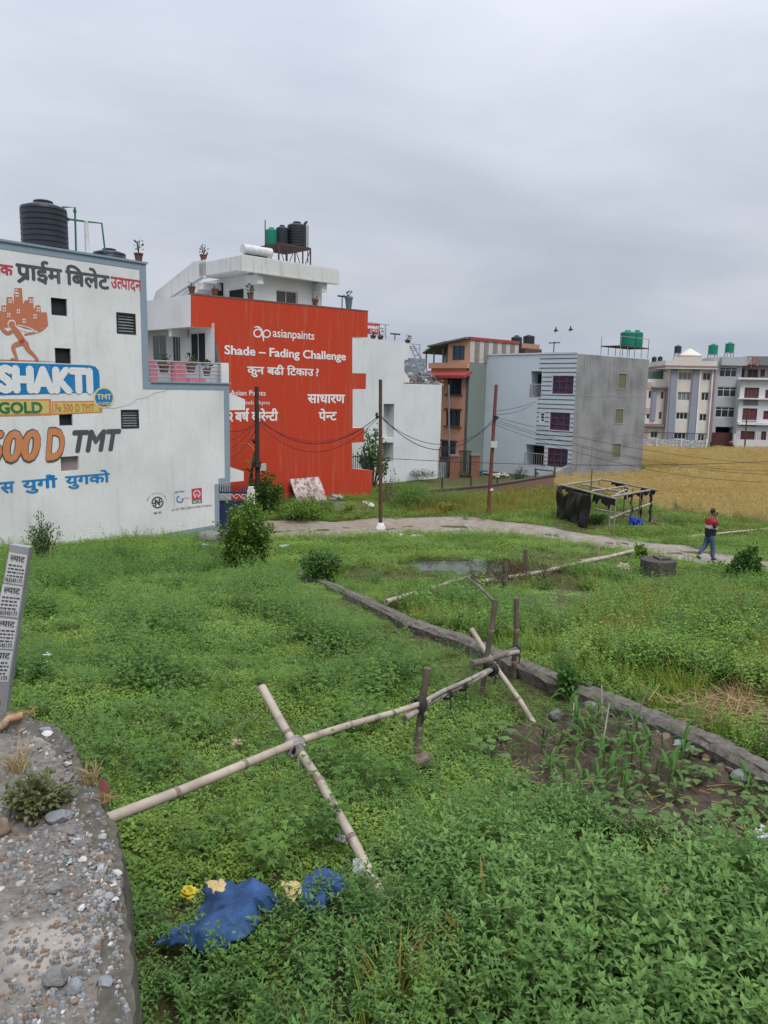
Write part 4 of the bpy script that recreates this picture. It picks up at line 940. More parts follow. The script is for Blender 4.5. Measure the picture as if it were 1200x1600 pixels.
while zz < z5 - .1:
    segs = [(u_[0], u_[1])]
    for (a_, b_, c_, d_) in obst:
        if b_ - .05 < zz < d_ + .05:
            ns = []
            for (x0, x1) in segs:
                if a_ - .06 > x0: ns.append((x0, min(x1, a_ - .06)))
                if c_ + .06 < x1: ns.append((max(x0, c_ + .06), x1))
            segs = [s_ for s_ in ns if s_[1] - s_[0] > .1]
    for (x0, x1) in segs:
        mb = MB(); W5L.slab(mb, x0, zz, x1, zz + .055, -.01, .012); mb.build('painted_stripe', STR, bh)
    zz += .32 + .02 * math.sin(k * 2.2); k += 1
mb = MB(); W5L.slab(mb, lo, z5, hi, z5 + .12, -.3, .05); W5R.slab(mb, .0, z5, u5, z5 + .06, -.3, -.02); mb.build('coping', PBLUE, bh)
def on5(x, out): return W5R.pt(W5R.uz(x, 555, out)[0], z5, out)
st_ = empty('tank_stand', on5(985, -2.5), 'thin steel stand under two green tanks on the cement-sided house', 'tank stand')
zpl = W5R.uz(985, 543, -2.5)[1]; f0, f1 = W5R.uz(963, 545, -2)[0], W5R.uz(1007, 545, -2)[0]
mb = MB(); W5R.slab(mb, f0, zpl - .08, f1, zpl, -3.4, -1.6); mb.build('platform', IRON, st_)
for k in range(5):
    u = f0 + (f1 - f0) * k / 4
    for o_ in (-1.65, -3.35): mb = MB(); mb.tube([W5R.pt(u, z5, o_), W5R.pt(u, zpl + (.7 if k in (0, 4) else -.08), o_)], .03, 5); mb.build('leg', STEEL, st_)
mb = MB(); mb.tube([W5R.pt(f0, zpl + .7, -1.65), W5R.pt(f1, zpl + .7, -1.65)], .025, 5); mb.build('rail', STEEL, st_)
for (x, rr_, o_, lab) in ((979, 10.5, -2.3, 'left green tank on the stand above the cement-sided house'), (994, 9, -2.9, 'right green tank on the stand above the cement-sided house')):
    p = W5R.pt(W5R.uz(x, 545, o_)[0], zpl, o_); water_tank(p, rr_ * p.y / FPX, W5R.uz(x, 517, o_)[1] - zpl, GREENP, lab, 6)
p = W5L.pt(W5L.uz(865, 552, -.5)[0], z5, -.5); mb = MB(); zq = W5L.uz(865, 533.5, -.5)[1]; mb.tube([p, (p.x, p.y, zq)], .035, 6); d_ = W5L.d * .5; mb.tube([Vector((p.x, p.y, zq - .1)) - d_, Vector((p.x, p.y, zq - .1)) + d_ * .9], .04, 5)
tag(mb.build('roof_antenna', IRONB, org=p), 'T-shaped antenna on the roof corner of the pale blue house', 'antenna')
# ------------------------------------------------------------------ far houses across the wheat
pF = P(1100, 700, 95.0); W6 = Wall((pF.x, pF.y), R(94))
fh = empty('cream_house', W6.pt(0, 0), 'far cream house with lavender pilasters and mauve cornice beyond the wheat', 'house')
def fbox(parent, name, x0, y0, x1, y1, m, o0, o1, W=W6):
    mb = MB(); W.slab(mb, *W.rect(x0, y0, x1, y1), o0, o1); return mb.build(name, m, parent)
def base0(r_): return (r_[0], -.3, r_[2], r_[3])
def fwall(parent, name, x0, y0, x1, y1, m, wins, o0, W=W6, depth=8, to_ground=True):
    r_ = W.rect(x0, y0, x1, y1); r_ = base0(r_) if to_ground else r_
    Wq = Wall(W.pt(0, 0, o0), math.atan2(W.d.x, W.d.y)); mb = MB()
    hs = [Wq.rect(*q) for q in wins]
    Wq.front(mb, [(r_[0], r_[1]), (r_[2], r_[1]), (r_[2], r_[3]), (r_[0], r_[3])], hs, .18)
    a = [Wq.pt(u, z) for u, z in ((r_[0], r_[1]), (r_[2], r_[1]), (r_[2], r_[3]), (r_[0], r_[3]))]; b = [p - Wq.n * depth for p in a]
    mb.add(a + b, [(i, (i + 1) % 4, 4 + (i + 1) % 4, 4 + i) for i in range(4)]); mb.build(name, m, parent); return Wq, hs
WF = mat('white_frame', (.6, .6, .6))
cw = [(1060, 581.5, 1081, 594), (1058.5, 612.5, 1079, 626), (1056, 644.5, 1075, 655.5), (1053, 676, 1072, 686.5)]
rw = [(1098, 582, 1111, 594.5), (1095.5, 613, 1108, 626), (1092.5, 646.5, 1104.5, 658), (1090, 678, 1101, 689)]
Wq, hs = fwall(fh, 'wall', 1043, 574, 1112, 700, CREAM, cw + rw, 0)
for k, r_ in enumerate(hs): Wq.window(fh, r_, WF, mat('pale_curtain_glass', (.22, .23, .24), rough=.2) if k in (0, 1) else GLASS, 3 if k < 4 else 2, 1, -.15, .09)
Wl, hl = fwall(fh, 'wing_wall', 1003, 592, 1046, 700, CREAM, [(1013, 610.5, 1018.5, 623), (1032, 611.5, 1038, 624), (1010, 646, 1015.5, 655), (1029, 643.5, 1034.5, 655.5), (1016.5, 673.5, 1028, 684.5)], -.8)
for k, r_ in enumerate(hl): Wl.window(fh, r_, WF, GLASS, 2 if k == 4 else 1, 1, -.15, .09)
fbox(fh, 'pilaster', 1020.5, 609, 1027.5, 657, LAV, -.8, -.6); fbox(fh, 'frame_band', 1021, 604, 1047, 606.5, MAUVE, -.8, -.3); fbox(fh, 'frame_band', 1040.5, 607, 1043.5, 662, MAUVE, -.8, -.3); fbox(fh, 'frame_band', 1008, 662.5, 1042, 667, MAUVE, -.8, -.3)
def lean(parent, name, q, m, o0, o1, W=W6): mb = MB(); W.poly(mb, pxpoly(W, q), o0, o1); return mb.build(name, m, parent)
lean(fh, 'pilaster', [(1048.5, 576), (1058, 576), (1052.5, 690), (1041.5, 690)], LAV, .0, .25); lean(fh, 'pilaster', [(1083, 576), (1092, 576), (1084, 690), (1073, 690)], LAV, .0, .25)
lean(fh, 'white_trim', [(1092.5, 576), (1095, 576), (1087, 692), (1084.5, 692)], WHITE, .0, .3)
lean(fh, 'mauve_trim', [(1114, 574), (1118, 574), (1110, 690), (1105, 690)], MAUVE, .0, .3); lean(fh, 'white_trim', [(1112, 577), (1114, 577), (1105, 692), (1103.5, 692)], WHITE, .0, .35)
fbox(fh, 'cornice', 1037, 571.5, 1118, 575.5, MAUVE, -7, .6); fbox(fh, 'cornice_edge', 1037, 575.5, 1118, 576.6, WHITE, -7, .7)
fbox(fh, 'parapet', 1038, 564, 1119, 571.5, CREAM, -7, .45); fbox(fh, 'parapet_crest', 1052, 558.5, 1095, 564, CREAM, -.4, .45)
fbox(fh, 'terrace_rail', 1016, 578, 1046, 579.5, MAUVE, -1.4, -1.2); fbox(fh, 'terrace_room', 1024, 576, 1046, 592, mat('dim_green_panel', (.10, .16, .14)), -6, -3)
for i, (x0, y0, x1, y1) in enumerate(((1008, 597, 1021, 607), (1006, 637, 1018, 647), (1004, 672, 1014.5, 684.5))): fbox(fh, 'pink_panel', x0, y0, x1, y1, mat('pale_pink', (.55, .36, .42)), -.8, -.72)
# dome hut on its roof
zr6 = W6.uz(1078, 559, -3)[1]; p = W6.pt(W6.uz(1077, 559, -3)[0], zr6 - .4, -3)
e = empty('roof_pavilion', p, 'cream dome-roofed pavilion on top of the far cream house', 'pavilion')
mb = MB(); mb.lathe(p, [(1.35, 0), (1.35, .55), (1.5, .6), (1.5, .7), (1.1, .95), (.55, 1.25), (.18, 1.5)], 18); mb.build('dome', CREAM, e, smooth=True)
mb = MB(); mb.tube([p + Vector((0, 0, 1.45)), p + Vector((0, 0, 1.9))], .06, 6); mb.build('finial', CREAM, e)
def ftank(x, yt, yb, rr_, m_, lab, o_=-3, W=W6, stand=None):
    p = W.hit(x, yb, o_); h = W.uz(x, yt, o_)[1] - p.z; t_ = water_tank(p, rr_ * p.y / FPX, h, m_, lab, 5)
    if stand:
        s_ = empty('tank_stand', (p.x, p.y, p.z - stand), 'stand under the ' + lab, 'tank stand'); rr = rr_ * p.y / FPX * .8
        mb = MB(); mb.box((p.x - rr, p.y - rr, p.z - .1), (p.x + rr, p.y + rr, p.z - .005)); mb.build('platform', STEEL, s_)
        for sx in (-1, 1):
            for sy in (-1, 1): mb = MB(); mb.tube([(p.x + sx * rr * .9, p.y + sy * rr * .9, p.z - stand), (p.x + sx * rr * .9, p.y + sy * rr * .9, p.z - .1)], .06, 5); mb.build('leg', STEEL, s_)
ftank(1058.8, 540, 551.5, 5.2, BLACKP, 'small black tank left of the far cream dome', -3, stand=1.0)
ftank(1113.5, 538, 553.5, 7, GREENP, 'green tank right of the far cream dome', -3, stand=1.4)
ftank(1139.5, 535.5, 550.5, 6.5, GREENP, 'rightmost green tank above the far grey house', -3, stand=1.3)
ftank(1021.8, 557.5, 567.5, 3.6, BLACKP, 'left of two small black tanks beyond the cement-sided house', -6, stand=1.0); ftank(1031, 557, 567.5, 3.6, BLACKP, 'right of two small black tanks beyond the cement-sided house', -6, stand=1.0)
# patterned boundary wall
bw_ = empty('boundary_wall', P(1055, 703, 90), 'grey and white patterned stone boundary wall in front of the far cream house', 'wall')
W6b = Wall(W6.pt(0, 0, 4.5), R(94)); m, t, N_, L_, b_ = _nodes('patterned_stone'); vv = _pos(t); vo = N_.new('ShaderNodeTexVoronoi'); vo.inputs['Scale'].default_value = 2.6; vo.feature = 'DISTANCE_TO_EDGE'; L_.new(vv, vo.inputs['Vector'])
L_.new(_mix(t, _ramp(t, vo.outputs[0], [(.05, 0.), (.12, 1.)]), (.5, .5, .5), (.25, .26, .28)), b_.inputs['Base Color']); b_.inputs['Roughness'].default_value = .9
r_ = W6b.rect(1000, 687, 1104, 703); mb = MB(); W6b.slab(mb, r_[0], -.3, r_[2], r_[3], -.25, 0); mb.build('wall', m, bw_)
for x in (1026, 1064, 1103.5): fbox(bw_, 'pillar', x - .8, 685.5, x + .8, 704, WHITE, -.1, .1, W6b)
mb = MB(); W6b.slab(mb, r_[0], r_[3] + .75, r_[2], r_[3] + .82, -.15, -.1); mb.build('fence_rail', IRONB, bw_)
for k in range(40): mb = MB(); u = r_[0] + (r_[2] - r_[0]) * k / 39; mb.tube([W6b.pt(u, r_[3], -.12), W6b.pt(u, r_[3] + .8, -.12)], .02, 4); mb.build('fence_bar', IRONB, bw_)

gh = empty('grey_house', W6.pt(W6.uz(1150, 690)[0], 0), 'far pale grey house with red brown windows and maroon gate at the right edge', 'house')
w1_ = [(1124, 573.5, 1152, 589.5), (1120.5, 604.5, 1151, 620.5), (1117.5, 635.5, 1148.5, 652.5)]
Wq, hs = fwall(gh, 'wall', 1112, 558, 1156, 702, FARGREY, w1_ + [(1117, 667, 1146, 699)], -.3)
for r_ in hs[:3]: Wq.window(gh, r_, WF, GLASS, 3, 1, -.15, .1, transom=.72)
r_ = hs[3]; mb = MB(); Wq.slab(mb, *r_, -1.5, -1.4); mb.build('garage_back', DARK, gh)
r_ = hs[3]; mb = MB(); Wq.slab(mb, r_[0] - .5, r_[1], r_[2] + .1, r_[1] + (r_[3] - r_[1]) * .72, .02, .12); mb.build('gate', mat('maroon_gate', (.10, .03, .03)), gh)
w2_ = [(1163, 605.5, 1186, 623.5), (1160, 638, 1183, 656.5), (1157, 673.5, 1179.5, 688), (1195.5, 609, 1212, 622.5), (1192.5, 642, 1210, 655.5), (1189, 674, 1197, 689)]
Wq, hs = fwall(gh, 'bay_wall', 1149, 593, 1262, 703, wallmat('far_white', (.6, .61, .64), amount=.5), w2_, .8)
for k, r_ in enumerate(hs): Wq.window(gh, r_, RB, mat('brown_lattice', (.13, .06, .06), rough=.5, scale=5, var=.6), 4 if k < 3 else 2, 2, -.15, .12)
for k in (0, 1): r_ = hs[k]; mb = MB(); Wq.slab(mb, r_[0], r_[1] - .75, r_[2], r_[1] - .1, -.02, .05); mb.build('balcony_panel', mat('dim_grey', (.2, .2, .22)), gh)
for (y0, y1) in ((591, 594), (622.5, 624.5), (660, 664)): fbox(gh, 'ledge', 1147, y0, 1262, y1, WHITE, .8, 1.3)
Wq, hs = fwall(gh, 'top_storey_wall', 1153, 571, 1262, 593, mat('dull_brick', (.20, .155, .155), scale=3), [(1168, 577, 1184.5, 590), (1188, 577, 1195, 589), (1200, 577, 1214, 590), (1155, 576, 1163, 590)], -.6, to_ground=False)
for r_ in hs: Wq.window(gh, r_, mat('dim_brown', (.1, .06, .06)), DARK, 2, 1, -.15, .08)
fbox(gh, 'parapet', 1127, 558, 1174, 571.2, FARGREY, -.5, .3); fbox(gh, 'roof_block', 1173, 557, 1262, 571, mat('roof_grey', (.2, .2, .21)), -5, -.2)
o_ = W6.hit(1176.5, 571, .4); e = empty('flowering_plant', o_, 'pink flowering plant on the far grey house roof', 'plant'); mb = MB(); mb.tube([o_ + Vector((-.5, 0, 0)), o_ + Vector((.5, 0, 0))], .12, 6); mb.build('trough', IRON, e); mb = MB(); leafcloud(mb, o_ + Vector((0, 0, .4)), (.6, .5, .5), 60, .3, random.Random(3), 0); mb.build('blossom', leafmat('pink_blossom', [(.35, .09, .1), (.42, .2, .19)]), e)
bw2 = empty('boundary_wall', P(1180, 704, 92), 'plain white boundary wall with iron bars before the far grey house', 'wall')
r_ = W6b.rect(1147.5, 688, 1262, 706); mb = MB(); W6b.slab(mb, r_[0], -.3, r_[2], r_[3], -.25, 0); mb.build('wall', WHITE_OLD, bw2)
for k in range(36): mb = MB(); u = r_[0] + (r_[2] - r_[0]) * k / 35; mb.tube([W6b.pt(u, r_[3], -.12), W6b.pt(u, r_[3] + .7, -.12)], .022, 4); mb.build('fence_bar', IRONB, bw2)
fbox(bw2, 'pillar', 1145.5, 678, 1148.5, 705, WHITE_OLD, -.3, .15, W6b)
# parked motorcycle
p = G(1141.5, 705.5); p = P(1141.5, 705, 88.0); p.z = 0
e = empty('motorcycle', p, 'small dark motorcycle parked by the far white boundary wall', 'motorcycle')
mm = IRONB
for dy in (-.62, .62):
    mb = MB(); pts = [(p.x, p.y + dy + .3 * math.cos(a_), p.z + .3 + .3 * math.sin(a_)) for a_ in np.linspace(0, 6.283, 17)]; mb.tube(pts, .06, 6, cap=False); mb.build('wheel', mm, e)
mb = MB(); mb.tube([(p.x, p.y - .6, .35), (p.x, p.y - .3, .75), (p.x, p.y + .2, .8), (p.x, p.y + .65, .8)], [.08, .17, .15, .1], 8); mb.build('body', mat('bike_red', (.16, .03, .03)), e)
mb = MB(); mb.tube([(p.x - .35, p.y - .4, 1.05), (p.x, p.y - .5, 1.0), (p.x + .35, p.y - .4, 1.05)], .03, 6); mb.tube([(p.x, p.y - .5, 1.0), (p.x, p.y - .62, .3)], .04, 6); mb.build('handlebar', STEEL, e)
# poles, cables
def upole(base, top, r0, r1, m, name, label, extra=None):
    e = empty(name, base, label, 'utility pole'); mb = MB(); b_, t_ = Vector(base), Vector(top)
    mb.tube([b_ - Vector((0, 0, .3))] + [b_.lerp(t_, k / 6) for k in range(7)], [r0] + [r0 + (r1 - r0) * k / 6 for k in range(7)], 12); mb.build('shaft', m, e, smooth=True); return e
POLEM = mat('rust_pole', (.13, .06, .045), rough=.8, var=.45, scale=5, bump=.2); POLER = mat('red_oxide_pole', (.17, .06, .045), rough=.75, var=.3, scale=3)
b2 = G(594.5, 829); t2 = P(594.5, 593, b2.y); pole2 = upole(b2, t2, .085, .075, POLEM, 'utility_pole', 'thin rusty pole with painted white foot at the near edge of the dirt road')
mb = MB(); mb.lathe((b2.x, b2.y, b2.z - .1), [(.2, 0), (.22, .2), (.13, .42), (.1, .45)], 12); mb.build('foot', WHITE, pole2)
mb = MB(); c_ = P(594.5, 648, b2.y); mb.tube([c_ + Vector((-.14, -.1, .08)), c_ + Vector((-.17, -.1, 0)), c_ + Vector((-.14, -.1, -.14)), c_ + Vector((-.1, -.1, -.05))], .06, 6); mb.build('insulator', IRONB, pole2)
b1 = G(403, 808); b1.z = ztf(b1.x, b1.y); t1 = P(401, 604, b1.y); pole1 = upole(b1, t1, .12, .1, mat('dark_pole', (.055, .035, .03), rough=.8, var=.4), 'utility_pole', 'dark rusty pole with meter box in front of the red wall')
c_ = P(411, 730, b1.y); mb = MB(); mb.box((c_.x - .13, c_.y - .12, c_.z - .16), (c_.x + .14, c_.y + .1, c_.z + .17)); mb.build('meter_box', mat('meter_white', (.55, .54, .5)), pole1)
c_ = P(402, 728, b1.y); mb = MB(); 
for k in range(5): mb.tube([(c_.x + .2 * math.cos(a_), c_.y - .05 + .2 * math.sin(a_), c_.z + .05 * k + .04 * math.sin(a_ * 2 + k)) for a_ in np.linspace(0, 6.283, 13)], .03, 5, cap=False)
mb.build('cable_coil', IRONB, pole1)
c_ = P(398, 692, b1.y); mb = MB(); mb.tube([c_, c_ + Vector((-.1, -.1, .15)), c_ + Vector((.05, -.12, .2)), c_ + Vector((.1, -.1, -.2))], .05, 6); mb.build('connector', IRONB, pole1)
b3 = G(763, 803); t3 = P(775.5, 601, b3.y); pole3 = upole(b3, t3, .1, .08, POLER, 'utility_pole', 'leaning red oxide pole with pale box beyond the dirt road')
c_ = P(771, 694, b3.y); mb = MB(); mb.box((c_.x - .14, c_.y - .2, c_.z - .16), (c_.x + .16, c_.y - .08, c_.z + .16)); mb.build('pole_box', mat('meter_white', (.55, .54, .5)), pole3)
c_ = P(767, 765, b3.y); mb = MB(); mb.tube([c_ + Vector((-.004, 0, -.05)), c_ + Vector((.004, 0, .05))], .112, 12); mb.build('band', WHITE, pole3)
c_ = P(774, 652, b3.y); mb = MB(); mb.tube([c_ + Vector((-.1, -.1, .1)), c_ + Vector((.12, -.12, 0)), c_ + Vector((-.05, -.1, -.15))], .06, 6); mb.build('insulator', IRONB, pole3)
p = P(1163, 705, 89); p.z = 0; upole(p, P(1168, 637, 89), .09, .07, POLEM, 'utility_pole', 'slim brown pole standing before the far white boundary wall')
p = G(702, 742); p = P(702, 742, 56.5); p.z = 0; upole(p, P(701, 601, 56.5), .07, .06, mat('grey_pole', (.22, .22, .23)), 'utility_pole', 'thin grey pole in front of the orange house')
CAB = mat('cable_black', (.015, .015, .017), rough=.6)
def cable(name, a, b, sag, r_, label, n=16, group='overhead cables'):
    a, b = Vector(a), Vector(b); mb = MB(); mb.tube([a.lerp(b, k / n) - Vector((0, 0, sag * 4 * (k / n) * (1 - k / n))) for k in range(n + 1)], r_, 5)
    o = mb.build(name, CAB, org=a); return tag(o, label, 'cable', group)
k2, k3, k1 = P(594, 648, b2.y), P(774, 652, b3.y), P(402, 652, b1.y)
cable('overhead_cable', k1, k2, 1.25, .018, 'thick black cable sagging before the red wall between two poles'); cable('overhead_cable', k1 - Vector((0, 0, .2)), k2 - Vector((0, 0, .05)), 1.5, .012, 'thin lower cable sagging before the red wall between two poles')
cable('overhead_cable', k2, k3, 1.55, .018, 'thick black cable sagging across the plain white house to the leaning pole'); cable('overhead_cable', k2 - Vector((0, 0, .1)), k3 - Vector((0, 0, .2)), 1.15, .014, 'thin cable above the thick one across the plain white house')
far_ = [P(1260, 728, 46), P(1260, 735, 45), P(1260, 742, 44), P(1260, 752, 44)]
for i, f_ in enumerate(far_): cable('overhead_cable', k3 - Vector((0, 0, .12 * i)), f_, [.5, .8, .7, .9][i], .010, ['topmost', 'second', 'third', 'lowest'][i] + ' of the black cables crossing the cement wall and wheat')
cable('overhead_cable', P(600, 716, b2.y + 1), P(1260, 718, 40), .3, .014, 'thin level wire running low across the plain white and cement houses')
cable('overhead_cable', k3 + Vector((0, 0, .3)), W5L.hit(838, 627, .1), .1, .014, 'upper short wire from the leaning pole to the blue balcony'); cable('overhead_cable', k3 + Vector((0, 0, .15)), W5L.hit(832, 632, .1), .2, .014, 'lower short wire from the leaning pole to the blue balcony')
for i, (x, y, s_) in enumerate(((352, 690, .3), (352, 705, .3), (352, 672, .2), (352, 720, .4))): cable('overhead_cable', k1 - Vector((0, 0, .15 * i)), P(x - 6, y, b1.y - 1.2), s_, .014, ['second', 'third', 'first', 'fourth'][i] + ' wire from top fanning left from the dark pole to the white house')
cable('overhead_cable', P(400, 655, b1.y), P(560, 672, b2.y + 6), .8, .012, 'faint thin wire curving across the lower lettering of the red wall')
# birds
for i, (x, y, lab) in enumerate(((868.5, 517, 'left of two small dark birds flying above the blue house'), (891.5, 515.5, 'right of two small dark birds flying above the blue house'))):
    c_ = P(x, y, 40); mb = MB(); mb.tube([c_ + Vector((-.12, 0, 0)), c_ + Vector((-.05, 0, .01)), c_ + Vector((.07, 0, .02)), c_ + Vector((.12, 0, .03))], [.01, .05, .045, .02], 7)
    s_ = .2
    mb.add([c_ + Vector((-.04, 0, .02)), c_ + Vector((.05, 0, .02)), c_ + Vector((-.02, -.16, s_)), c_ + Vector((-.06, -.13, s_ * .8))], [(0, 1, 2, 3)]); mb.add([c_ + Vector((-.04, 0, .02)), c_ + Vector((.05, 0, .02)), c_ + Vector((.03, .2, -.06)), c_ + Vector((-.02, .18, -.07))], [(0, 1, 2, 3)])
    tag(mb.build('bird', mat('bird_dark', (.05, .05, .055)), org=c_), lab, 'bird', 'birds in the sky')
p = W2.hit(477, 349, -3.7); mb = MB(); mb.tube([p + Vector((-.1, 0, -.22)), p + Vector((-.02, 0, -.05)), p + Vector((.06, 0, .08)), p + Vector((.14, 0, .12))], [.02, .09, .07, .015], 7); tag(mb.build('bird', mat('bird_dark', (.05, .05, .055)), org=p), 'dark bird perched on the largest rooftop black tank', 'bird')
# ------------------------------------------------------------------ things near the camera
def G2(px, py, h=0.0):
    """where that direction passes h metres above the ground"""
    d = ray(px, py); d = d / d.y; a, b = 1.0, 1.0
    while b < 300:
        p = CAMP + d * b
        if p.z < ztf(p.x, p.y) + h: break
        a = b; b += max(.2, b * .03)
    for _ in range(22):
        m = (a + b) / 2; p = CAMP + d * m
        if p.z < ztf(p.x, p.y) + h: b = m
        else: a = m
    return CAMP + d * b
def bamboo_material(name, c, c2):
    m, t, N, L, b = _nodes(name); v = _pos(t)
    n = _noise(t, v, 5, 6, .6); n2 = _noise(t, v, 40, 4); n3 = _noise(t, v, 9, 3)
    cc = _mix(t, _ramp(t, n, [(.35, 0.), (.68, 1.)]), c2, c)
    cc = _mix(t, _ramp(t, n3, [(.6, 0.), (.72, .7)]), cc, tuple(x * .5 for x in c2))
    L.new(cc, b.inputs['Base Color']); b.inputs['Roughness'].default_value = .6; _bump(t, b, n2, .25, .005); return m
BAM = bamboo_material('bamboo_pale', (.45, .385, .31), (.30, .245, .19)); BAMW = bamboo_material('bamboo_weathered', (.36, .33, .29), (.21, .185, .15))
BAMD = bamboo_material('bamboo_dark', (.17, .135, .105), (.085, .065, .05)); HOL = mat('hollow_end', (.12, .1, .08)); NODE = mat('bamboo_node', (.26, .205, .15), var=.5, scale=30)
def bamboo(mb_parent, a, b, r0, r1, m, name='pole', seg=.32, bend=0.0, seed=0):
    a, b = Vector(a), Vector(b); g = random.Random(seed); Ln = (b - a).length; n = max(2, int(Ln / seg)); pts, rs = [], []
    side = (b - a).cross(Vector((0, 0, 1))).normalized()
    def at(t): return a.lerp(b, t) + (Vector((0, 0, 1)) * math.sin(t * math.pi) * bend) + side * .012 * math.sin(t * 7 + seed) + Vector((0, 0, .006 * math.sin(t * 11 + 2 * seed)))
    for k in range(n + 1):
        t = k / n
        rr = r0 + (r1 - r0) * t
        if 0 < k < n:
            e = .012 / Ln; 
            for dt, f in ((-2 * e, 1.0), (-.6 * e, 1.12), (.0, 1.17), (.5 * e, .95), (2 * e, 1.0)): pts.append(at(t + dt)); rs.append(rr * f)
        else: pts.append(at(t)); rs.append(rr)
    mb = MB(); mb.tube(pts, rs, 14); si = 0
    for k in range(1, n):
        i = 1 + (k - 1) * 5
        for q in (i, i + 1, i + 2): mb.m[q * 14:(q + 1) * 14] = [2] * 14
    t0 = (pts[1] - pts[0]).normalized()
    for p, d in ((pts[0], -t0), (pts[-1], (pts[-1] - pts[-2]).normalized())):
        rr = (rs[0] if p is pts[0] else rs[-1]) * .7; o = d.orthogonal().normalized(); q = d.cross(o)
        mb.add([p + d * .002 + (o * math.cos(x) + q * math.sin(x)) * rr for x in np.linspace(0, 6.283, 11)[:-1]], [tuple(range(10))], 1)
    return mb.build(name, [m, HOL, NODE], mb_parent, smooth=True)
def lashing(parent, c, ax1, ax2, r_, m, turns=7, seed=0, thick=.008):
    c = Vector(c); g = random.Random(seed); mb = MB()
    for ax in (Vector(ax1).normalized(), Vector(ax2).normalized()):
        o = ax.orthogonal().normalized(); q = ax.cross(o); pts = []
        for k in range(turns * 10):
            a = k / 10 * 6.283; w = (k / (turns * 10) - .5) * r_ * 1.6 + g.uniform(-.004, .004)
            pts.append(c + ax * w + (o * math.cos(a) + q * math.sin(a)) * (r_ * 1.12 + g.uniform(-.003, .006)))
        mb.tube(pts, thick, 5)
    mb.tube([c + Vector((.02, -.03, 0)), c + Vector((.03, -.05, -.05)), c + Vector((.025, -.05, -.11))], thick, 5)
    return mb.build('rope_lashing', m, parent, smooth=True)
ROPEW = mat('pale_rag', (.36, .33, .30), var=.4, scale=30); ROPED = mat('dark_rope', (.035, .032, .03), var=.4, scale=30)

fb = G(646, 1196); fence = empty('bamboo_fence', fb, 'low fence of lashed pale bamboo poles leaning across the weeds in the foreground', 'fence')
A0, A1 = P(140, 1290, 3.0), P(668, 1095, 5.3); bamboo(fence, A0, A1, .026, .019, BAM, seg=.42, seed=1, bend=.03)
B0, B1 = P(630, 1121, 5.0), P(775, 1042, 6.55); bamboo(fence, B0, B1, .025, .022, BAMW, seg=.36, seed=2)
bamboo(fence, P(660, 1097, 5.2), P(764, 1046, 6.4), .018, .016, BAMW, seg=.4, seed=3)
bamboo(fence, P(739, 1039, 6.3), P(812, 1013.5, 7.15), .030, .028, BAMD, seg=.3, seed=4)
bamboo(fence, P(744, 1036, 6.42), P(808, 1019, 7.0), .022, .022, BAMW, seg=.3, seed=14)
_t = min(np.linspace(0, 1, 400), key=lambda t: abs(proj(*A0.lerp(A1, t))[0] - 461)); KA = A0.lerp(A1, _t)
S0 = G2(606, 1390, .06); KB = P(461, 1160, KA.y + .045)
S1 = min((P(411, 1075, d_) for d_ in np.linspace(3.2, 5.5, 120)), key=lambda q: min((S0.lerp(q, t) - KB).length for t in np.linspace(.6, .9, 40)))
bamboo(fence, S0 - Vector((0, 0, .06)), S1, .025, .027, BAM, 'brace', .36, seed=5)
T0, T1 = G(851, 1146), P(736.5, 983, 7.0); bamboo(fence, T0 - Vector((0, 0, .05)), T1, .022, .024, BAM, 'brace', .4, seed=6)
for (bx, by, tx, ty, dd, m_, r_, sd_) in ((646, 1196, 667, 1043, 5.12, BAMD, .027, 7), (749, 1093, 774, 938, 6.75, BAMD, .025, 8), (804.5, 1060, 807, 934, 7.45, BAMD, .028, 9)):
    b_ = G(bx, by); t_ = P(tx, ty, b_.y + .02); bamboo(fence, b_ - Vector((0, 0, .15)), t_, r_, r_ * .95, m_, 'post', .25, seed=sd_)
bamboo(fence, P(772, 940, 6.78), P(731, 902, 7.3), .016, .010, BAMD, 'stick', .3, seed=10)
# knots
def closest(a, b, px): 
    lo, hi = 0.0, 1.0
    for _ in range(30):
        m = (lo + hi) / 2; q = a.lerp(b, m); u, _v, _w = proj(q.x, q.y, q.z)
        if (u < px) == (proj(a.x, a.y, a.z)[0] < proj(b.x, b.y, b.z)[0]): lo = m
        else: hi = m
    return a.lerp(b, lo)
lashing(fence, KA.lerp(KB, .4), A1 - A0, S1 - S0, .042, ROPEW, 6, 1, .010)
kx = closest(A0, A1, 655); lashing(fence, kx + Vector((0, 0, -.012)), A1 - A0, Vector((.05, 0, 1)), .042, ROPED, 8, 2)
for x in (698, 722): lashing(fence, closest(B0, B1, x), B1 - B0, B1 - B0, .036, ROPED, 3, int(x), .006)
kx = closest(B0, B1, 768); lashing(fence, kx, B1 - B0, T1 - T0, .045, ROPED, 6, 3, .007); lashing(fence, P(806, 1016, 7.1), Vector((1, .8, .2)), Vector((0, 0, 1)), .036, ROPED, 5, 4, .007)
STONE = [mat('stone_grey', (.24, .235, .225), var=.45, scale=14, bump=.4), mat('stone_pale', (.42, .41, .39), var=.35, scale=16, bump=.3), mat('stone_blue', (.27, .29, .31), var=.4, scale=12, bump=.3), mat('stone_brown', (.24, .17, .125), var=.4, scale=12, bump=.3), mat('stone_white', (.60, .59, .57), var=.25, scale=12, bump=.2), mat('stone_rust', (.30, .12, .075), var=.4, scale=12, bump=.3)]
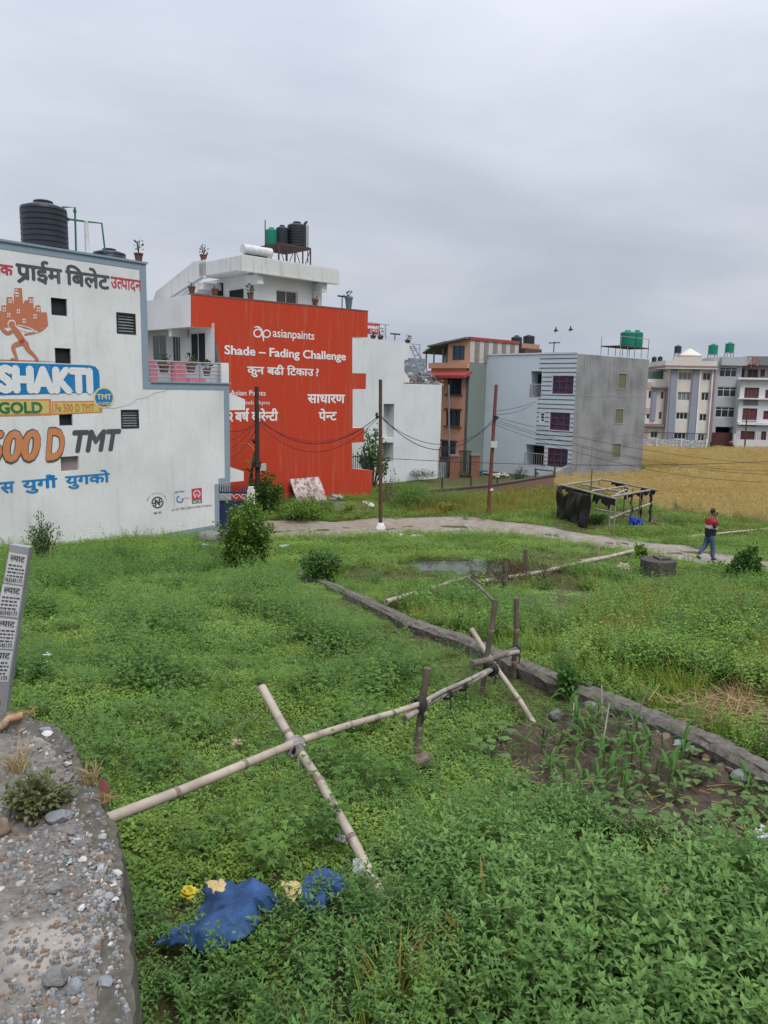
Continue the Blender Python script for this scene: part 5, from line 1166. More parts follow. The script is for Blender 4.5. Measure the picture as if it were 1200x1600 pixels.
def rock(px, py, w, h, m, label, seed, G_=G, asp=.8, sink=.25, name='rock', grp=None):
    p = G_(px, py); s = p.y / FPX; rx, rz = w * s / 2, h * s / 2
    mb = MB(); mb.rock((p.x, p.y + rx * .5, p.z + rz * (1 - sink)), (rx, rx * asp, rz), seed, 3); o = mb.build(name, m, org=(p.x, p.y + rx * .5, p.z)); return tag(o, label, 'rock', grp)
rock(659, 1205, 44, 34, STONE[3], 'brown flat-topped rock at the foot of a fence post', 21)

# low wall
wl_c = [[(468, 894), (520, 913), (575, 937), (643, 970), (727, 997), (800, 1028), (868, 1057), (905, 1070), (977, 1098), (1060, 1132), (1130, 1163), (1200, 1200), (1320, 1262)]]
WALLM = soil_material('wall_concrete', (.10, .09, .075), (.23, .205, .18))
lw = empty('low_wall', G(800, 1040), 'low worn concrete wall running diagonally between the two weedy plots', 'wall')
for si, seg_ in enumerate(wl_c):
    pts = []
    for i in range(len(seg_) - 1):
        for k in range(6): pts.append((seg_[i][0] + (seg_[i + 1][0] - seg_[i][0]) * k / 6, seg_[i][1] + (seg_[i + 1][1] - seg_[i][1]) * k / 6))
    pts.append(seg_[-1]); P3 = [G2(x, y, .13) for x, y in pts]
    mb = MB(); V = []; g = random.Random(4 + si)
    for i, p in enumerate(P3):
        t_ = (P3[min(i + 1, len(P3) - 1)] - P3[max(i - 1, 0)]); t_.z = 0; t_.normalize(); nn = Vector((t_.y, -t_.x, 0)); j = lambda a: g.uniform(-a, a)
        w = .095
        prof = [(-w, -.5), (-w - .01, -.03), (-w + .02, .0), (-.05, .018), (.06, .014), (w - .02, .0), (w + .012, -.03), (w, -.14), (w - .035, -.17), (w - .02, -.5)]
        for (o_, z_) in prof: V.append(p + nn * (o_ + j(.012)) + Vector((0, 0, z_ + j(.008))))
    q = 10; mb.add(V, [(i * q + k, (i + 1) * q + k, (i + 1) * q + k + 1, i * q + k + 1) for i in range(len(P3) - 1) for k in range(q - 1)]); mb.add([V[k] for k in range(q)], [tuple(range(q))]); mb.add([V[-q + k] for k in range(q)], [tuple(range(q))[::-1]])
    mb.build('coping', WALLM, lw)
g = random.Random(12)
for k in range(34):
    x = 930 + k * 8.4 + g.uniform(-3, 3); y = float(np.interp(x, [905, 977, 1060, 1130, 1200, 1320], [1090, 1119, 1155, 1188, 1226, 1290])) + g.uniform(-3, 6)
    p = G2(x, y, .03); mb = MB(); s_ = g.uniform(.05, .10); mb.rock(p, (s_ * 1.4, s_ * .8, s_ * .6), 700 + k, 2); mb.build('stone', STONE[[0, 0, 3, 3, 5, 2][k % 6]], lw)

# leaning notice post at the left edge
WP = Wall((P(10, 980, 4.42).x, P(10, 980, 4.42).y), R(90))
np_ = empty('notice_post', PZ(-12, 1106), 'leaning grey metal post pasted with paper notices at the left edge', 'post')
def bd(s, t): 
    l0, l1, r0, r1 = (15.5, 851), (-32, 1112), (45.5, 856), (9, 1112)
    a = (l0[0] + (l1[0] - l0[0]) * t, l0[1] + (l1[1] - l0[1]) * t); b = (r0[0] + (r1[0] - r0[0]) * t, r0[1] + (r1[1] - r0[1]) * t); return (a[0] + (b[0] - a[0]) * s, a[1] + (b[1] - a[1]) * s)
mb = MB(); WP.poly(mb, pxpoly(WP, [bd(0, 0), bd(1, 0), bd(1, 1), bd(0, 1)]), -.05, 0); mb.build('shaft', mat('galvanised_grey', (.32, .33, .335), rough=.5, var=.3), np_)
PAPER = mat('paper_white', (.58, .57, .57), var=.12, scale=30); INK = mat('ink_grey', (.06, .06, .065))
def put_px(parent, segs, f, m, off=.02, out=.006, head=DEVA, name='lettering'):
    V, F = compose(segs, 0.0); a, b = min(p[0] for p in V), max(p[0] for p in V); mb = MB()
    for i, dx in enumerate((-off, 0, off)): mb.add([WP.pt(*WP.uz(*f((p[0] + dx - a) / (b - a), p[1] / head)), out + i * .0005) for p in V], F)
    return mb.build(name, m, parent)
for k, (t0, t1) in enumerate(((.045, .228), (.236, .426), (.438, .62), (.628, .818))):
    s0, s1 = (.04 if k == 0 else .0), .97 - .01 * k
    mb = MB(); WP.poly(mb, pxpoly(WP, [bd(s0, t0), bd(s1, t0 + .004), bd(s1 - .01, t1), bd(s0, t1 - .003)]), -.0, .002); sh = mb.build('paper_notice', PAPER, np_)
    H = t1 - t0
    put_px(sh, [('half', 'ल', .42), 'याट'], lambda x, y: bd(s0 + .12 + x * (s1 - s0 - .2), t0 + H * (.24 - y * .17)), INK)
    for r_ in range(4):
        x = .1; g = random.Random(k * 10 + r_)
        tt = t0 + H * (.37 + r_ * .115); mb = MB()
        while x < .85:
            w = g.uniform(.06, .2); a = s0 + x * (s1 - s0); b = min(s0 + (x + w) * (s1 - s0), s1 - .05)
            WP.poly(mb, pxpoly(WP, [bd(a, tt), bd(b, tt), bd(b, tt + H * .04), bd(a, tt + H * .04)]), .003, .005); x += w + .05
        tag(mb.build('print_line', INK, sh), kind='stuff')
    put_px(sh, '765545173', lambda x, y: bd(s0 + .03 + x * (s1 - s0 - .1), t0 + H * (.93 - y * .13)), INK, head=CAPS)
mb = MB(); WP.poly(mb, pxpoly(WP, [bd(.15, .93), bd(.75, .93), bd(.7, 1.0), bd(.1, 1.0)]), .0, .004); mb.build('rust_patch', mat('rust_orange', (.30, .11, .05)), np_)

# stones and gravel on the embankment
g = random.Random(31)
protos = []
for k in range(8):
    b = MB(); b.rock((0, 0, 0), (1, .8, .62), 900 + k, 2); protos.append(b)
pm = [[b.mesh('stone', m_) for m_ in STONE] for b in protos]
def emb_pt(px, py): p = PZ(px, py); p.z = float(emb_h(p.x, p.y)); return p
EMB_IN = [(x - 8, y) for x, y in EMB_PX[1:]] + [(-160, 1800)]
cl = [(128, 1338, 52, 34, 105), (165, 1378, 24, 38, 50), (60, 1300, 50, 25, 12), (90, 1580, 90, 30, 34), (110, 1440, 70, 50, 16), (120, 1170, 45, 35, 14), (60, 1120, 40, 20, 10), (150, 1480, 40, 50, 14), (40, 1390, 40, 40, 12)]
cnt = 0
for (cx0, cy0, sx, sy, n) in cl:
    k = 0
    while k < n:
        x, y = g.gauss(cx0, sx * .7), g.gauss(cy0, sy * .7)
        if not inpoly([x], [y], EMB_IN)[0] or y > 1640 or x < -20: k += .2; continue
        p = emb_pt(x, y); w = g.choice([5, 6, 7, 8, 9, 10, 12, 16]) * (1.25 if cy0 > 1500 else 1) * p.y / FPX * .62
        o = bpy.data.objects.new('stone', pm[g.randrange(8)][g.choice([0, 0, 0, 1, 1, 1, 2, 2, 2, 3, 3, 4])]); COL.objects.link(o); o.parent = emb
        o.location = (p.x, p.y, p.z + w * .35); o.scale = (w, w * g.uniform(.7, 1.1), w * g.uniform(.7, 1.0)); o.rotation_euler = (g.uniform(-.4, .4), g.uniform(-.4, .4), g.uniform(0, 6.28)); k += 1; cnt += 1
mb = MB()
for k in range(2600):
    c_ = g.choice(cl[:8]); x, y = g.gauss(c_[0], c_[2] * 1.1), g.gauss(c_[1], c_[3] * 1.2)
    if k % 3 == 0: x, y = g.uniform(-10, 215), g.uniform(1100, 1620)
    if not inpoly([x], [y], EMB_IN)[0]: continue
    p = emb_pt(x, y); s_ = g.uniform(.003, .011); a = g.uniform(0, 6.28); ca, sa = math.cos(a), math.sin(a); q = [(-1, -.6), (.9, -.7), (1, .6), (-.8, .8)]
    vs_ = [(p.x + (u * ca - v * sa) * s_, p.y + (u * sa + v * ca) * s_, p.z - .002) for u, v in q] + [(p.x + (u * ca - v * sa) * s_ * .55, p.y + (u * sa + v * ca) * s_ * .55, p.z + s_ * .9) for u, v in q]
    mb.add(vs_, [(4, 5, 6, 7), (0, 1, 5, 4), (1, 2, 6, 5), (2, 3, 7, 6), (3, 0, 4, 7)], g.choice([0, 0, 0, 0, 2, 3, 1]))
tag(mb.build('gravel', STONE, emb), kind='stuff')
for (x, y, w, h, m_, lab, sd_) in ((88, 1285, 46, 26, STONE[2], 'large pale blue grey layered stone lying on the embankment below the small bush', 51), (2, 1296, 32, 36, STONE[3], 'rounded brown stone at the left edge of the embankment', 52), (84, 1552, 48, 38, STONE[0], 'biggest dark grey block near the bottom left of the embankment', 53), (112, 1562, 32, 34, STONE[2], 'blue grey block beside the biggest dark block on the embankment', 54), (162, 1556, 34, 22, STONE[2], 'grey angular stone near the embankment edge at the bottom', 55), (80, 1402, 32, 24, STONE[0], 'lump of dark hardened mortar on the embankment middle', 56), (72, 1148, 20, 12, STONE[4], 'white angular stone near the far end of the embankment', 57)):
    rock(x, y, w, h, m_, lab, sd_, emb_pt)
p0, p1 = emb_pt(-20, 1142), emb_pt(34, 1124); bm_ = empty('bamboo_offcut', p0, 'short split bamboo piece lying at the far left of the embankment', 'bamboo'); bamboo(bm_, p0 + Vector((0, 0, .02)), p1 + Vector((0, 0, .05)), .016, .02, bamboo_material('bamboo_orange', (.42, .25, .13), (.3, .15, .07)), 'stick', .2)
c_ = PZ(178, 1262); mb = MB(); q = P(172, 1262, c_.y + .12)
mb.par(P(150, 1250, 2.9), P(164, 1266, 2.85) - P(150, 1250, 2.9), Vector((.0, .012, .0)), P(170, 1228, 2.95) - P(164, 1264, 2.85)); tag(mb.build('rusty_bracket', mat('oxide_red', (.14, .035, .028)), org=c_), 'bent rust red metal plate at the embankment edge beside the bamboo end', 'bracket')

# blue cloth and litter
def cloth(parent, name, poly, m, h, seed, fold=5.0, lift=.1, drop=.12):
    """a crumpled sheet: rings drawn in from its outline, thrown up in folds, its hem sunk among the stems"""
    g = random.Random(seed); c = Vector((sum(p[0] for p in poly) / len(poly), sum(p[1] for p in poly) / len(poly))); ol = []
    for i in range(len(poly)):
        a, b = Vector(poly[i]), Vector(poly[(i + 1) % len(poly)]); n = 8
        for k in range(n): ol.append(a.lerp(b, k / n) + Vector((g.uniform(-.8, .8) + 2.6 * math.sin((i * n + k) * .9 + seed), g.uniform(-.6, .6) + 2.0 * math.sin((i * n + k) * 1.3 + 2 * seed))))
    N, K = len(ol), 26; ph = [g.uniform(0, 6.28) for _ in range(6)]; V = []
    def rid(t): return 1 - 2 * abs(((t / 3.1416) % 2) - 1)
    for k in range(K + 1):
        f = 1 - k / K * .985
        for i in range(N):
            q = c + (ol[i] - c) * f; p = G2(q.x, q.y, lift); x, y = p.x * fold * 2, p.y * fold * 2
            w = .5 * rid(x * 1.3 + 1.6 * math.sin(y * .7 + ph[0])) + .35 * rid((x * .5 + y) * 1.9 + ph[1]) + .28 * rid((x - y * .8) * 3.1 + ph[2]) + .2 * rid((x * 1.4 + y * .3) * 4.3 + ph[3])
            e = min(1, (1 - f) * 6) * (1 if f > .12 else f / .12 * .6 + .4); V.append(p + Vector((0, 0, -lift * (1 - e) * drop + h * (.25 + .55 * w) * e)))
    mb = MB(); mb.add(V, [(k * N + i, k * N + (i + 1) % N, (k + 1) * N + (i + 1) % N, (k + 1) * N + i) for k in range(K) for i in range(N)])
    o = mb.build(name, m, parent, smooth=True); md = o.modifiers.new('s', 'SOLIDIFY'); md.thickness = .004; return o
DENIM = mat('blue_cloth', (.035, .092, .235), rough=.8, var=.45, scale=12, bump=.3, bscale=90); LINING = mat('cream_lining', (.55, .42, .19), rough=.9, var=.25, scale=12)
jb = empty('blue_cloth', G(345, 1452), 'crumpled blue cloth with a cream lining lying in the weeds left of the leaning bamboo', 'cloth')
cloth(jb, 'fabric', [(242, 1474), (272, 1452), (290, 1446), (316, 1414), (322, 1380), (352, 1374), (384, 1384), (404, 1390), (440, 1410), (408, 1428), (398, 1452), (352, 1478), (326, 1490), (290, 1474)], DENIM, .12, 3, 3.0, .13, .05)
cloth(jb, 'lining', [(324, 1379), (350, 1375), (353, 1390), (332, 1396)], LINING, .012, 4, 6, .235, 0.0)
jb2 = empty('blue_cloth', G(500, 1410), 'smaller piece of blue cloth with a pale yellow lining next to a plastic bag', 'cloth')
cloth(jb2, 'fabric', [(462, 1408), (470, 1385), (492, 1372), (518, 1364), (546, 1376), (538, 1396), (512, 1408), (505, 1430), (486, 1426)], DENIM, .10, 8, 3.6, .13, .05)
cloth(jb2, 'lining', [(440, 1378), (476, 1380), (462, 1408), (447, 1402)], LINING, .015, 9, 6, .19, 0.0)
def crumple(px, py, w, h, m, name, label, cat, seed, hh=0.0, grp=None, G_=G2):
    p = G_(px, py, hh) if G_ is G2 else G_(px, py); s = p.y / FPX; mb = MB(); bm = bmesh.new(); bmesh.ops.create_icosphere(bm, subdivisions=3, radius=1); g = random.Random(seed)
    a = [Vector((g.gauss(0, 1), g.gauss(0, 1), g.gauss(0, 1))) * 2.4 for _ in range(5)]
    vs_ = []
    for v in bm.verts:
        k = 1 + sum(.17 * (1 - 2 * abs(math.sin(v.co.dot(d) + i))) for i, d in enumerate(a)); q = v.co * k
        vs_.append((p.x + q.x * w * s / 2, p.y + q.y * w * s * .4, p.z + max(q.z, -.3) * h * s / 2 + h * s * .12))
    mb.add(vs_, [tuple(v.index for v in f.verts) for f in bm.faces]); bm.free(); o = mb.build(name, m, org=p); return tag(o, label, cat, grp)
PLW = mat('white_plastic', (.62, .62, .62), rough=.4, var=.2, scale=8); PLC = mat('dull_clear_plastic', (.42, .43, .42), rough=.25, var=.35, scale=10, spec=.6); YEL = mat('yellow_wrapper', (.62, .50, .03), rough=.35, var=.3, scale=20)
crumple(297, 1396, 34, 24, YEL, 'food_wrapper', 'bright yellow wrapper in the weeds above the blue cloth', 'wrapper', 1, .12)
crumple(533, 1312, 24, 16, PLW, 'plastic_scrap', 'white plastic scrap left of the leaning bamboo above the clear bag', 'litter', 2, .1)
crumple(558, 1362, 30, 40, PLC, 'plastic_bag', 'crumpled clear plastic bag beside the foot of the leaning bamboo', 'plastic bag', 3, .06)
crumple(370, 1162, 18, 14, mat('peach_scrap', (.5, .33, .25)), 'paper_scrap', 'peach coloured scrap in the short weeds above the long bamboo', 'litter', 5, .06)
crumple(524, 1078, 15, 9, mat('rust_scrap', (.3, .09, .05)), 'brick_scrap', 'small orange red scrap in the grass between the bamboo braces', 'litter', 6, .06)
crumple(74, 1024, 15, 8, PLW, 'plastic_scrap', 'white scrap on the grass right of the notice post', 'litter', 7, .05); crumple(72, 1036, 9, 6, PLW, 'plastic_scrap', 'smaller white scrap just below another right of the notice post', 'litter', 8, .05)
crumple(445, 856, 18, 9, mat('mint_plastic', (.35, .55, .55)), 'plastic_bag', 'pale turquoise plastic bag lying by the leafy bush near the gate', 'plastic bag', 9, .05)
crumple(626, 839, 12, 8, PLW, 'plastic_scrap', 'white scrap in the grass right of the thin rusty pole', 'litter', 10, .05); crumple(653, 838.5, 24, 5, PLW, 'plastic_scrap', 'flat white scraps along the grass at the road edge', 'litter', 11, .04)
crumple(318, 856, 16, 12, PLW, 'plastic_bag', 'white bag lying at the corner of the lettered wall', 'plastic bag', 12, .05); crumple(311, 851, 10, 8, mat('yellow_scrap', (.5, .4, .12)), 'plastic_scrap', 'yellowish scrap just left of the white bag by the lettered wall', 'litter', 13, .08)
crumple(973, 888, 22, 13, mat('cream_bag', (.55, .48, .36)), 'sack', 'small cream sack on the weeds left of the concrete ring', 'sack', 14, .15); crumple(967, 902, 11, 11, mat('blue_bag', (.03, .17, .42), rough=.4), 'plastic_bag', 'small blue plastic bag in the weeds near the concrete ring', 'plastic bag', 15, .15)
crumple(1192, 1312, 38, 36, mat('grey_white_sack', (.5, .49, .5)), 'sack', 'pale sack at the right edge of the vegetable bed', 'sack', 16, .05)
crumple(1128, 1330, 14, 16, PLW, 'plastic_scrap', 'white scrap near the sack at the right edge of the bed', 'litter', 17, .1); crumple(1100, 1298, 12, 14, mat('pale_grey_scrap', (.45, .45, .45)), 'plastic_scrap', 'grey scrap on the soil below the bean plants', 'litter', 18, .05)
crumple(1040, 1392, 12, 18, mat('pink_scrap', (.5, .2, .18)), 'plastic_scrap', 'pink scrap caught in the foreground weeds at right', 'litter', 19, .25)
rock(330, 852, 50, 30, STONE[0], 'grey boulder against the corner of the lettered wall', 71, asp=.9)
rock(478, 1410, 26, 20, STONE[0], 'grey stone between the two pieces of blue cloth', 73)
rock(870, 1128, 30, 22, STONE[0], 'dark stone at the top corner of the vegetable bed', 74)

# concrete ring
p = G(1027, 899); s = p.y / FPX; rr = 27.5 * s; ring_ = empty('concrete_ring', p, 'round mossy concrete well ring with a flat lid beside the path', 'well ring')
CONC = wallmat('mossy_concrete', (.085, .075, .065), dirt=(.035, .035, .03), amount=1., streak=.9, blotch=.5)
hR = 26 * s; mb = MB(); mb.lathe(p - Vector((0, 0, .15)), [(rr, 0), (rr, .15 + hR * .48), (rr * .975, .15 + hR * .5), (rr * .975, .15 + hR * .54), (rr, .15 + hR * .56), (rr * .99, .15 + hR), (rr * .9, .15 + hR + .02)], 36); mb.build('ring', CONC, ring_, smooth=True)
mb = MB(); mb.par(p + Vector((-.05, -.22, hR + .022)), (.34, .05, 0), (-.05, .4, 0), (0, 0, .05)); mb.build('lid', CONC, ring_)

# second bamboo fence further back
f2 = empty('bamboo_fence', G(740, 915), 'long low bamboo rail on short posts between the puddle and the weedy plot', 'fence')
bamboo(f2, G2(604, 940, .22), G2(742, 899, .34), .042, .036, BAM, 'rail', .5, seed=31); Q1 = G2(988, 860.5, .75)
bamboo(f2, G2(742, 910.5, .25), Q1, .045, .05, BAM, 'rail', .5, seed=32, bend=-.06); bamboo(f2, P(905, 876, Q1.y * .93), P(986, 865, Q1.y + .1), .035, .03, BAMW, 'rail', .5, seed=33)
for (x, y0, yr) in ((790, 872, 901), (822, 858, 895), (935, 853, 871), (740, 890, 911)):
    t_ = P(x, y0, G2(x, yr, .4).y); b_ = Vector((t_.x, t_.y, ztf(t_.x, t_.y) - .1)); bamboo(f2, b_, t_, .05, .045, BAMD if x != 935 else BAMW, 'post', .4, seed=int(x))

# ------------------------------------------------------------------ bamboo shed frame with black tarp
PR = lambda x, y: PZ(x, y, 1.55)
sh = empty('shed_frame', G(905, 815), 'open bamboo shed frame hung with a black tarp and torn black rags', 'shed')
k = 0
for (a, b, m_, nm) in (((870, 760), (943, 750), BAMW, 'beam'), ((874, 759), (964, 782), BAMW, 'beam'), ((921, 768), (981, 759.5), BAMW, 'beam'), ((951, 778), (1022, 765.5), BAMW, 'beam'), ((938, 750.5), (1028, 768.5), BAMW, 'beam'), ((909, 757), (983, 771.5), BAMW, 'beam'), ((960, 775), (978, 766), BAMW, 'beam')):
    k += 1; bamboo(sh, PR(*a) + Vector((0, 0, .03 * (k % 3))), PR(*b) + Vector((0, 0, .03 * (k % 3))), .055, .045, m_, nm, .5, seed=k)
for (x, y, m_, lift) in ((873, 759.5, BAMD, .1), (923, 768, BAMD, 1.1), (937, 751.5, BAMW, .05), (977, 760.5, BAMD, .05), (1000.5, 769.5, BAMD, .05), (1019, 766.5, BAMD, .1), (988, 771, BAMD, .2), (954.5, 778.5, BAMW, .0), (912, 758, BAMW, 0), (962, 781, BAMW, 0)):
    t_ = PR(x, y); b_ = Vector((t_.x, t_.y, ztf(t_.x, t_.y) - .1)); bamboo(sh, b_, t_ + Vector((0, 0, lift)), .036, .03, m_, 'post', .5, seed=int(x * 3))
b_ = PR(1019, 766.5); bamboo(sh, P(953, 810, 36.2), P(1020, 785.5, b_.y - .1), .06, .055, BAM, 'brace', .5, seed=77); bamboo(sh, P(930, 795, 38.0), P(983, 805.5, 37.0), .04, .04, BAMW, 'brace', .5, seed=78)
TARP = mat('black_tarp', (.016, .018, .020), rough=.45, var=.4, scale=5, spec=.4)
a0, a1 = PR(872, 760), PR(923, 773.5); nx_, nz_ = 44, 22; mb = MB(); V = []
for i in range(nx_ + 1):
    s_ = i / nx_; tp = a0.lerp(a1, s_); sag = .05 * math.sin(s_ * 3.14) + (.42 * max(0, .2 - abs(s_ - .2)) / .2); bt = ztf(tp.x, tp.y) + .02
    for j in range(nz_ + 1):
        t_ = j / nz_; z = tp.z - sag + (bt - tp.z + sag) * t_; dirn = (a1 - a0).normalized(); nn = Vector((dirn.y, -dirn.x, 0))
        w = (.06 * math.sin(s_ * 17 + 1.2 * math.sin(t_ * 4)) + .03 * math.sin(s_ * 34 + t_ * 6)) * (.3 + t_) + .1 * t_ * math.sin(s_ * 2.4) + .04 * math.sin(t_ * 7 + s_ * 9)
        V.append(Vector((tp.x, tp.y, z)) + nn * w)
mb.add(V, [(i * (nz_ + 1) + j, (i + 1) * (nz_ + 1) + j, (i + 1) * (nz_ + 1) + j + 1, i * (nz_ + 1) + j + 1) for i in range(nx_) for j in range(nz_)])
o = mb.build('tarp', TARP, sh, smooth=True); md = o.modifiers.new('s', 'SOLIDIFY'); md.thickness = .012
def rag(a, b, w, seed, drop=0):
    g = random.Random(seed); a, b = Vector(a), Vector(b); n = 9; mb = MB(); V = []
    sd = Vector((1, .3, 0)).normalized() if abs((b - a).normalized().z) > .5 else Vector((0, 0, 1))
    for i in range(n + 1):
        p = a.lerp(b, i / n); ww = w * g.uniform(.35, 1.2); dp = drop * g.random()
        V += [p + sd * ww + Vector((g.uniform(-.04, .04), g.uniform(-.05, .05), 0)), p + Vector((g.uniform(-.05, .05), -.08, 0)), p - sd * (ww + dp) + Vector((g.uniform(-.04, .04), g.uniform(-.05, .05), 0))]
    mb.add(V, [(i * 3 + k, i * 3 + k + 1, i * 3 + k + 4, i * 3 + k + 3) for i in range(n) for k in (0, 1)]); o = mb.build('rag', TARP, sh); md = o.modifiers.new('s', 'SOLIDIFY'); md.thickness = .02
def dn(x, y, yb): t_ = PR(x, y); return t_, Vector((t_.x, t_.y - .05, ztf(t_.x, t_.y) + .05))
rag(PR(876, 760), PR(922, 771), .06, 1, .2); rag(PR(925, 772), PR(960, 781), .07, 2, .35); rag(PR(955, 753), PR(975, 757), .08, 3, .2); rag(*dn(1018, 767, 813), .1, 4); rag(*dn(988, 770, 820), .1, 5); rag(PR(978, 762), PR(979, 762) - Vector((0, 0, .6)), .12, 6)
rag(PR(875, 761), PR(884, 762) - Vector((0, 0, .7)), .12, 7); rag(PR(983, 771), PR(1016, 767), .05, 8, .25); rag(PR(940, 776), PR(962, 781), .12, 9, .5); rag(PR(1000, 763), PR(1024, 768), .05, 10, .2); rag(*dn(1003, 769, 813), .05, 11)
p = G(992, 824); mb = MB()
crumple(993, 820, 22, 22, mat('royal_blue_cloth', (.012, .06, .36), rough=.8, var=.4), 'blue_rag', 'bright blue cloth heaped under the right end of the bamboo shed', 'cloth', 41, .1)

# ------------------------------------------------------------------ gate, debris, brick wall beyond the road
WG = Wall(pA + Vector((.15, .3, 0)), R(84)); gate = empty('iron_gate', WG.pt(.6, .2), 'dark blue iron gate with spikes and scrollwork beside the lettered wall', 'gate')
BLG = mat('blue_gate_paint', (.018, .035, .09), rough=.5); r_ = WG.rect(343, 768, 386, 832); z0 = r_[1]; zm = WG.uz(364, 784)[1]
mb = MB(); WG.slab(mb, r_[0], 0, r_[2], zm, -.04, 0); mb.build('gate_panel', BLG, gate)
mb = MB(); WG.slab(mb, r_[0], zm + .36, r_[2], zm + .42, -.04, .01); WG.slab(mb, r_[0], zm, r_[2], zm + .05, -.05, .02); mb.build('gate_rail', BLG, gate)
for k in range(13):
    u = r_[0] + (r_[2] - r_[0]) * k / 12; mb = MB(); mb.tube([WG.pt(u, zm + .42, -.02), WG.pt(u, zm + .62, -.02), WG.pt(u, zm + .72, -.02)], [.02, .02, .004], 5); mb.build('spike', BLG, gate)
for k in range(4):
    u = r_[0] + (r_[2] - r_[0]) * (k + .5) / 4; mb = MB(); mb.tube([WG.pt(u + (.16 - .012 * q) * math.cos(q * .55), zm + .2 + (.14 - .01 * q) * math.sin(q * .55), .01) for q in range(13)], .02, 5); mb.build('scroll', mat('silver_paint', (.5, .5, .52), rough=.4), gate)
r_ = WG.rect(386.5, 766, 398, 830); gp = empty('gate_post', WG.pt(r_[0], 0), 'white square gate post with small cap right of the blue gate', 'gate post'); mb = MB(); WG.slab(mb, r_[0], -.2, r_[2], r_[3], -.3, 0); mb.build('shaft', WHITE_OLD, gp); mb = MB(); WG.slab(mb, r_[0] + .03, r_[3], r_[2] - .05, r_[3] + .13, -.26, -.04); mb.build('cap', WHITE_OLD, gp)
mb = MB(); WG.slab(mb, r_[0] - .18, -.2, r_[0] - .01, r_[3] - .12, -.28, -.02); mb.build('pillar_side', mat('dim_pink', (.28, .16, .16)), gp)
# board leaning on the red wall and fallen sheets
lb = W2.pt(W2.uz(480, 775, .7)[0], 0, .7)
ub0, ub1 = W2.uz(459, 765, .6)[0], W2.uz(505, 765, .6)[0]; mb = MB(); m, t, N_, L_, b_ = _nodes('peeling_board'); v = _pos(t); L_.new(_mix(t, _ramp(t, _noise(t, v, 4, 6, .7), [(.42, 0.), (.58, 1.)]), (.24, .13, .12), (.52, .48, .46)), b_.inputs['Base Color']); b_.inputs['Roughness'].default_value = .9
mb.par(W2.pt(ub0, .05, .95), W2.d * (ub1 - ub0), Vector((0, 0, W2.uz(480, 748, .5)[1] - .05)) - W2.n * .75, W2.n * .04 + Vector((0, 0, .02))); tag(mb.build('leaning_board', m, org=lb), 'peeling white and red board leaning on the red wall', 'board')
SHT = mat('dull_red_sheet', (.20, .085, .07), var=.45, scale=2); SHG = mat('grey_brown_sheet', (.22, .19, .17), var=.35, scale=2)
for i, (q, m_, lab) in enumerate((([(466, 781), (482, 770), (502, 777), (497, 786)], SHT, 'bent dull red sheet propped below the leaning board'), ([(496, 781), (540, 784), (545, 797), (520, 797)], SHG, 'grey brown flat sheet lying before the red wall'), ([(530, 788), (575, 788), (580, 800), (545, 800)], SHT, 'reddish flat sheet at the right of the debris'))):
    ps = [G2(x, y, .12 + (.35 if (i == 0 and j == 1) else 0)) for j, (x, y) in enumerate(q)]; mb = MB(); mb.prism(ps, (0, 0, -.04)); tag(mb.build('scrap_sheet', m_, org=ps[0]), lab, 'sheet')
for i, (x, y, w, h, m_, nm, lab) in enumerate(((445, 778, 20, 16, PLW, 'plastic_bag', 'white bags heaped at the left of the leaning board'), (434, 784, 14, 12, PLW, 'plastic_bag', 'white bag in the weeds left of the heaped bags'), (526, 780, 24, 14, PLC, 'plastic_bag', 'white and teal bag lying on the flat sheets'), (522, 778, 14, 9, mat('teal_plastic', (.10, .33, .32)), 'plastic_bag', 'teal plastic bag on the flat sheets by the red wall'), (572, 788, 18, 9, PLC, 'plastic_bag', 'grey crumpled bag at the right end of the sheets'), (581, 792, 10, 11, PLW, 'plastic_bag', 'small white bag at the corner of the red wall'))):
    crumple(x, y, w, h, m_, nm, lab, 'plastic bag', 90 + i, .1)
m, t, N_, L_, b_ = _nodes('old_brick'); br = N_.new('ShaderNodeTexBrick'); v = _pos(t); mp = N_.new('ShaderNodeMapping'); mp.inputs['Rotation'].default_value = (R(90), 0, 0); L_.new(v, mp.inputs[0]); L_.new(mp.outputs[0], br.inputs['Vector']); br.inputs['Scale'].default_value = 4.5; br.inputs['Color1'].default_value = (.22, .10, .075, 1); br.inputs['Color2'].default_value = (.16, .085, .065, 1); br.inputs['Mortar'].default_value = (.2, .17, .15, 1); br.inputs['Mortar Size'].default_value = .02
L_.new(_mix(t, _ramp(t, _noise(t, v, 2.0, 6), [(.4, 0.), (.7, .8)]), br.outputs[0], (.15, .12, .09)), b_.inputs['Base Color']); b_.inputs['Roughness'].default_value = .95; BRK = m
g0, g1 = G(636, 776), G(868, 766); WB = Wall(g0, math.atan2(g1.x - g0.x, g1.y - g0.y)); tops = [(636, 771), (680, 767), (763, 759.5), (800, 754), (866, 743)]
up = pxpoly(WB, tops); bwl = empty('brick_wall', g0, 'low red brick wall with dark coping rising towards the cement-sided house', 'wall')
mb = MB(); WB.poly(mb, [(up[0][0], -.4), (up[-1][0], -.4)] + up[::-1], -.25, 0); mb.build('wall', BRK, bwl)
for i in range(len(up) - 1): mb = MB(); mb.par(WB.pt(*up[i], -.3), WB.pt(*up[i + 1], -.3) - WB.pt(*up[i], -.3), Vector((0, 0, .07)), WB.n * .36); mb.build('coping', mat('dark_coping', (.09, .07, .06)), bwl)
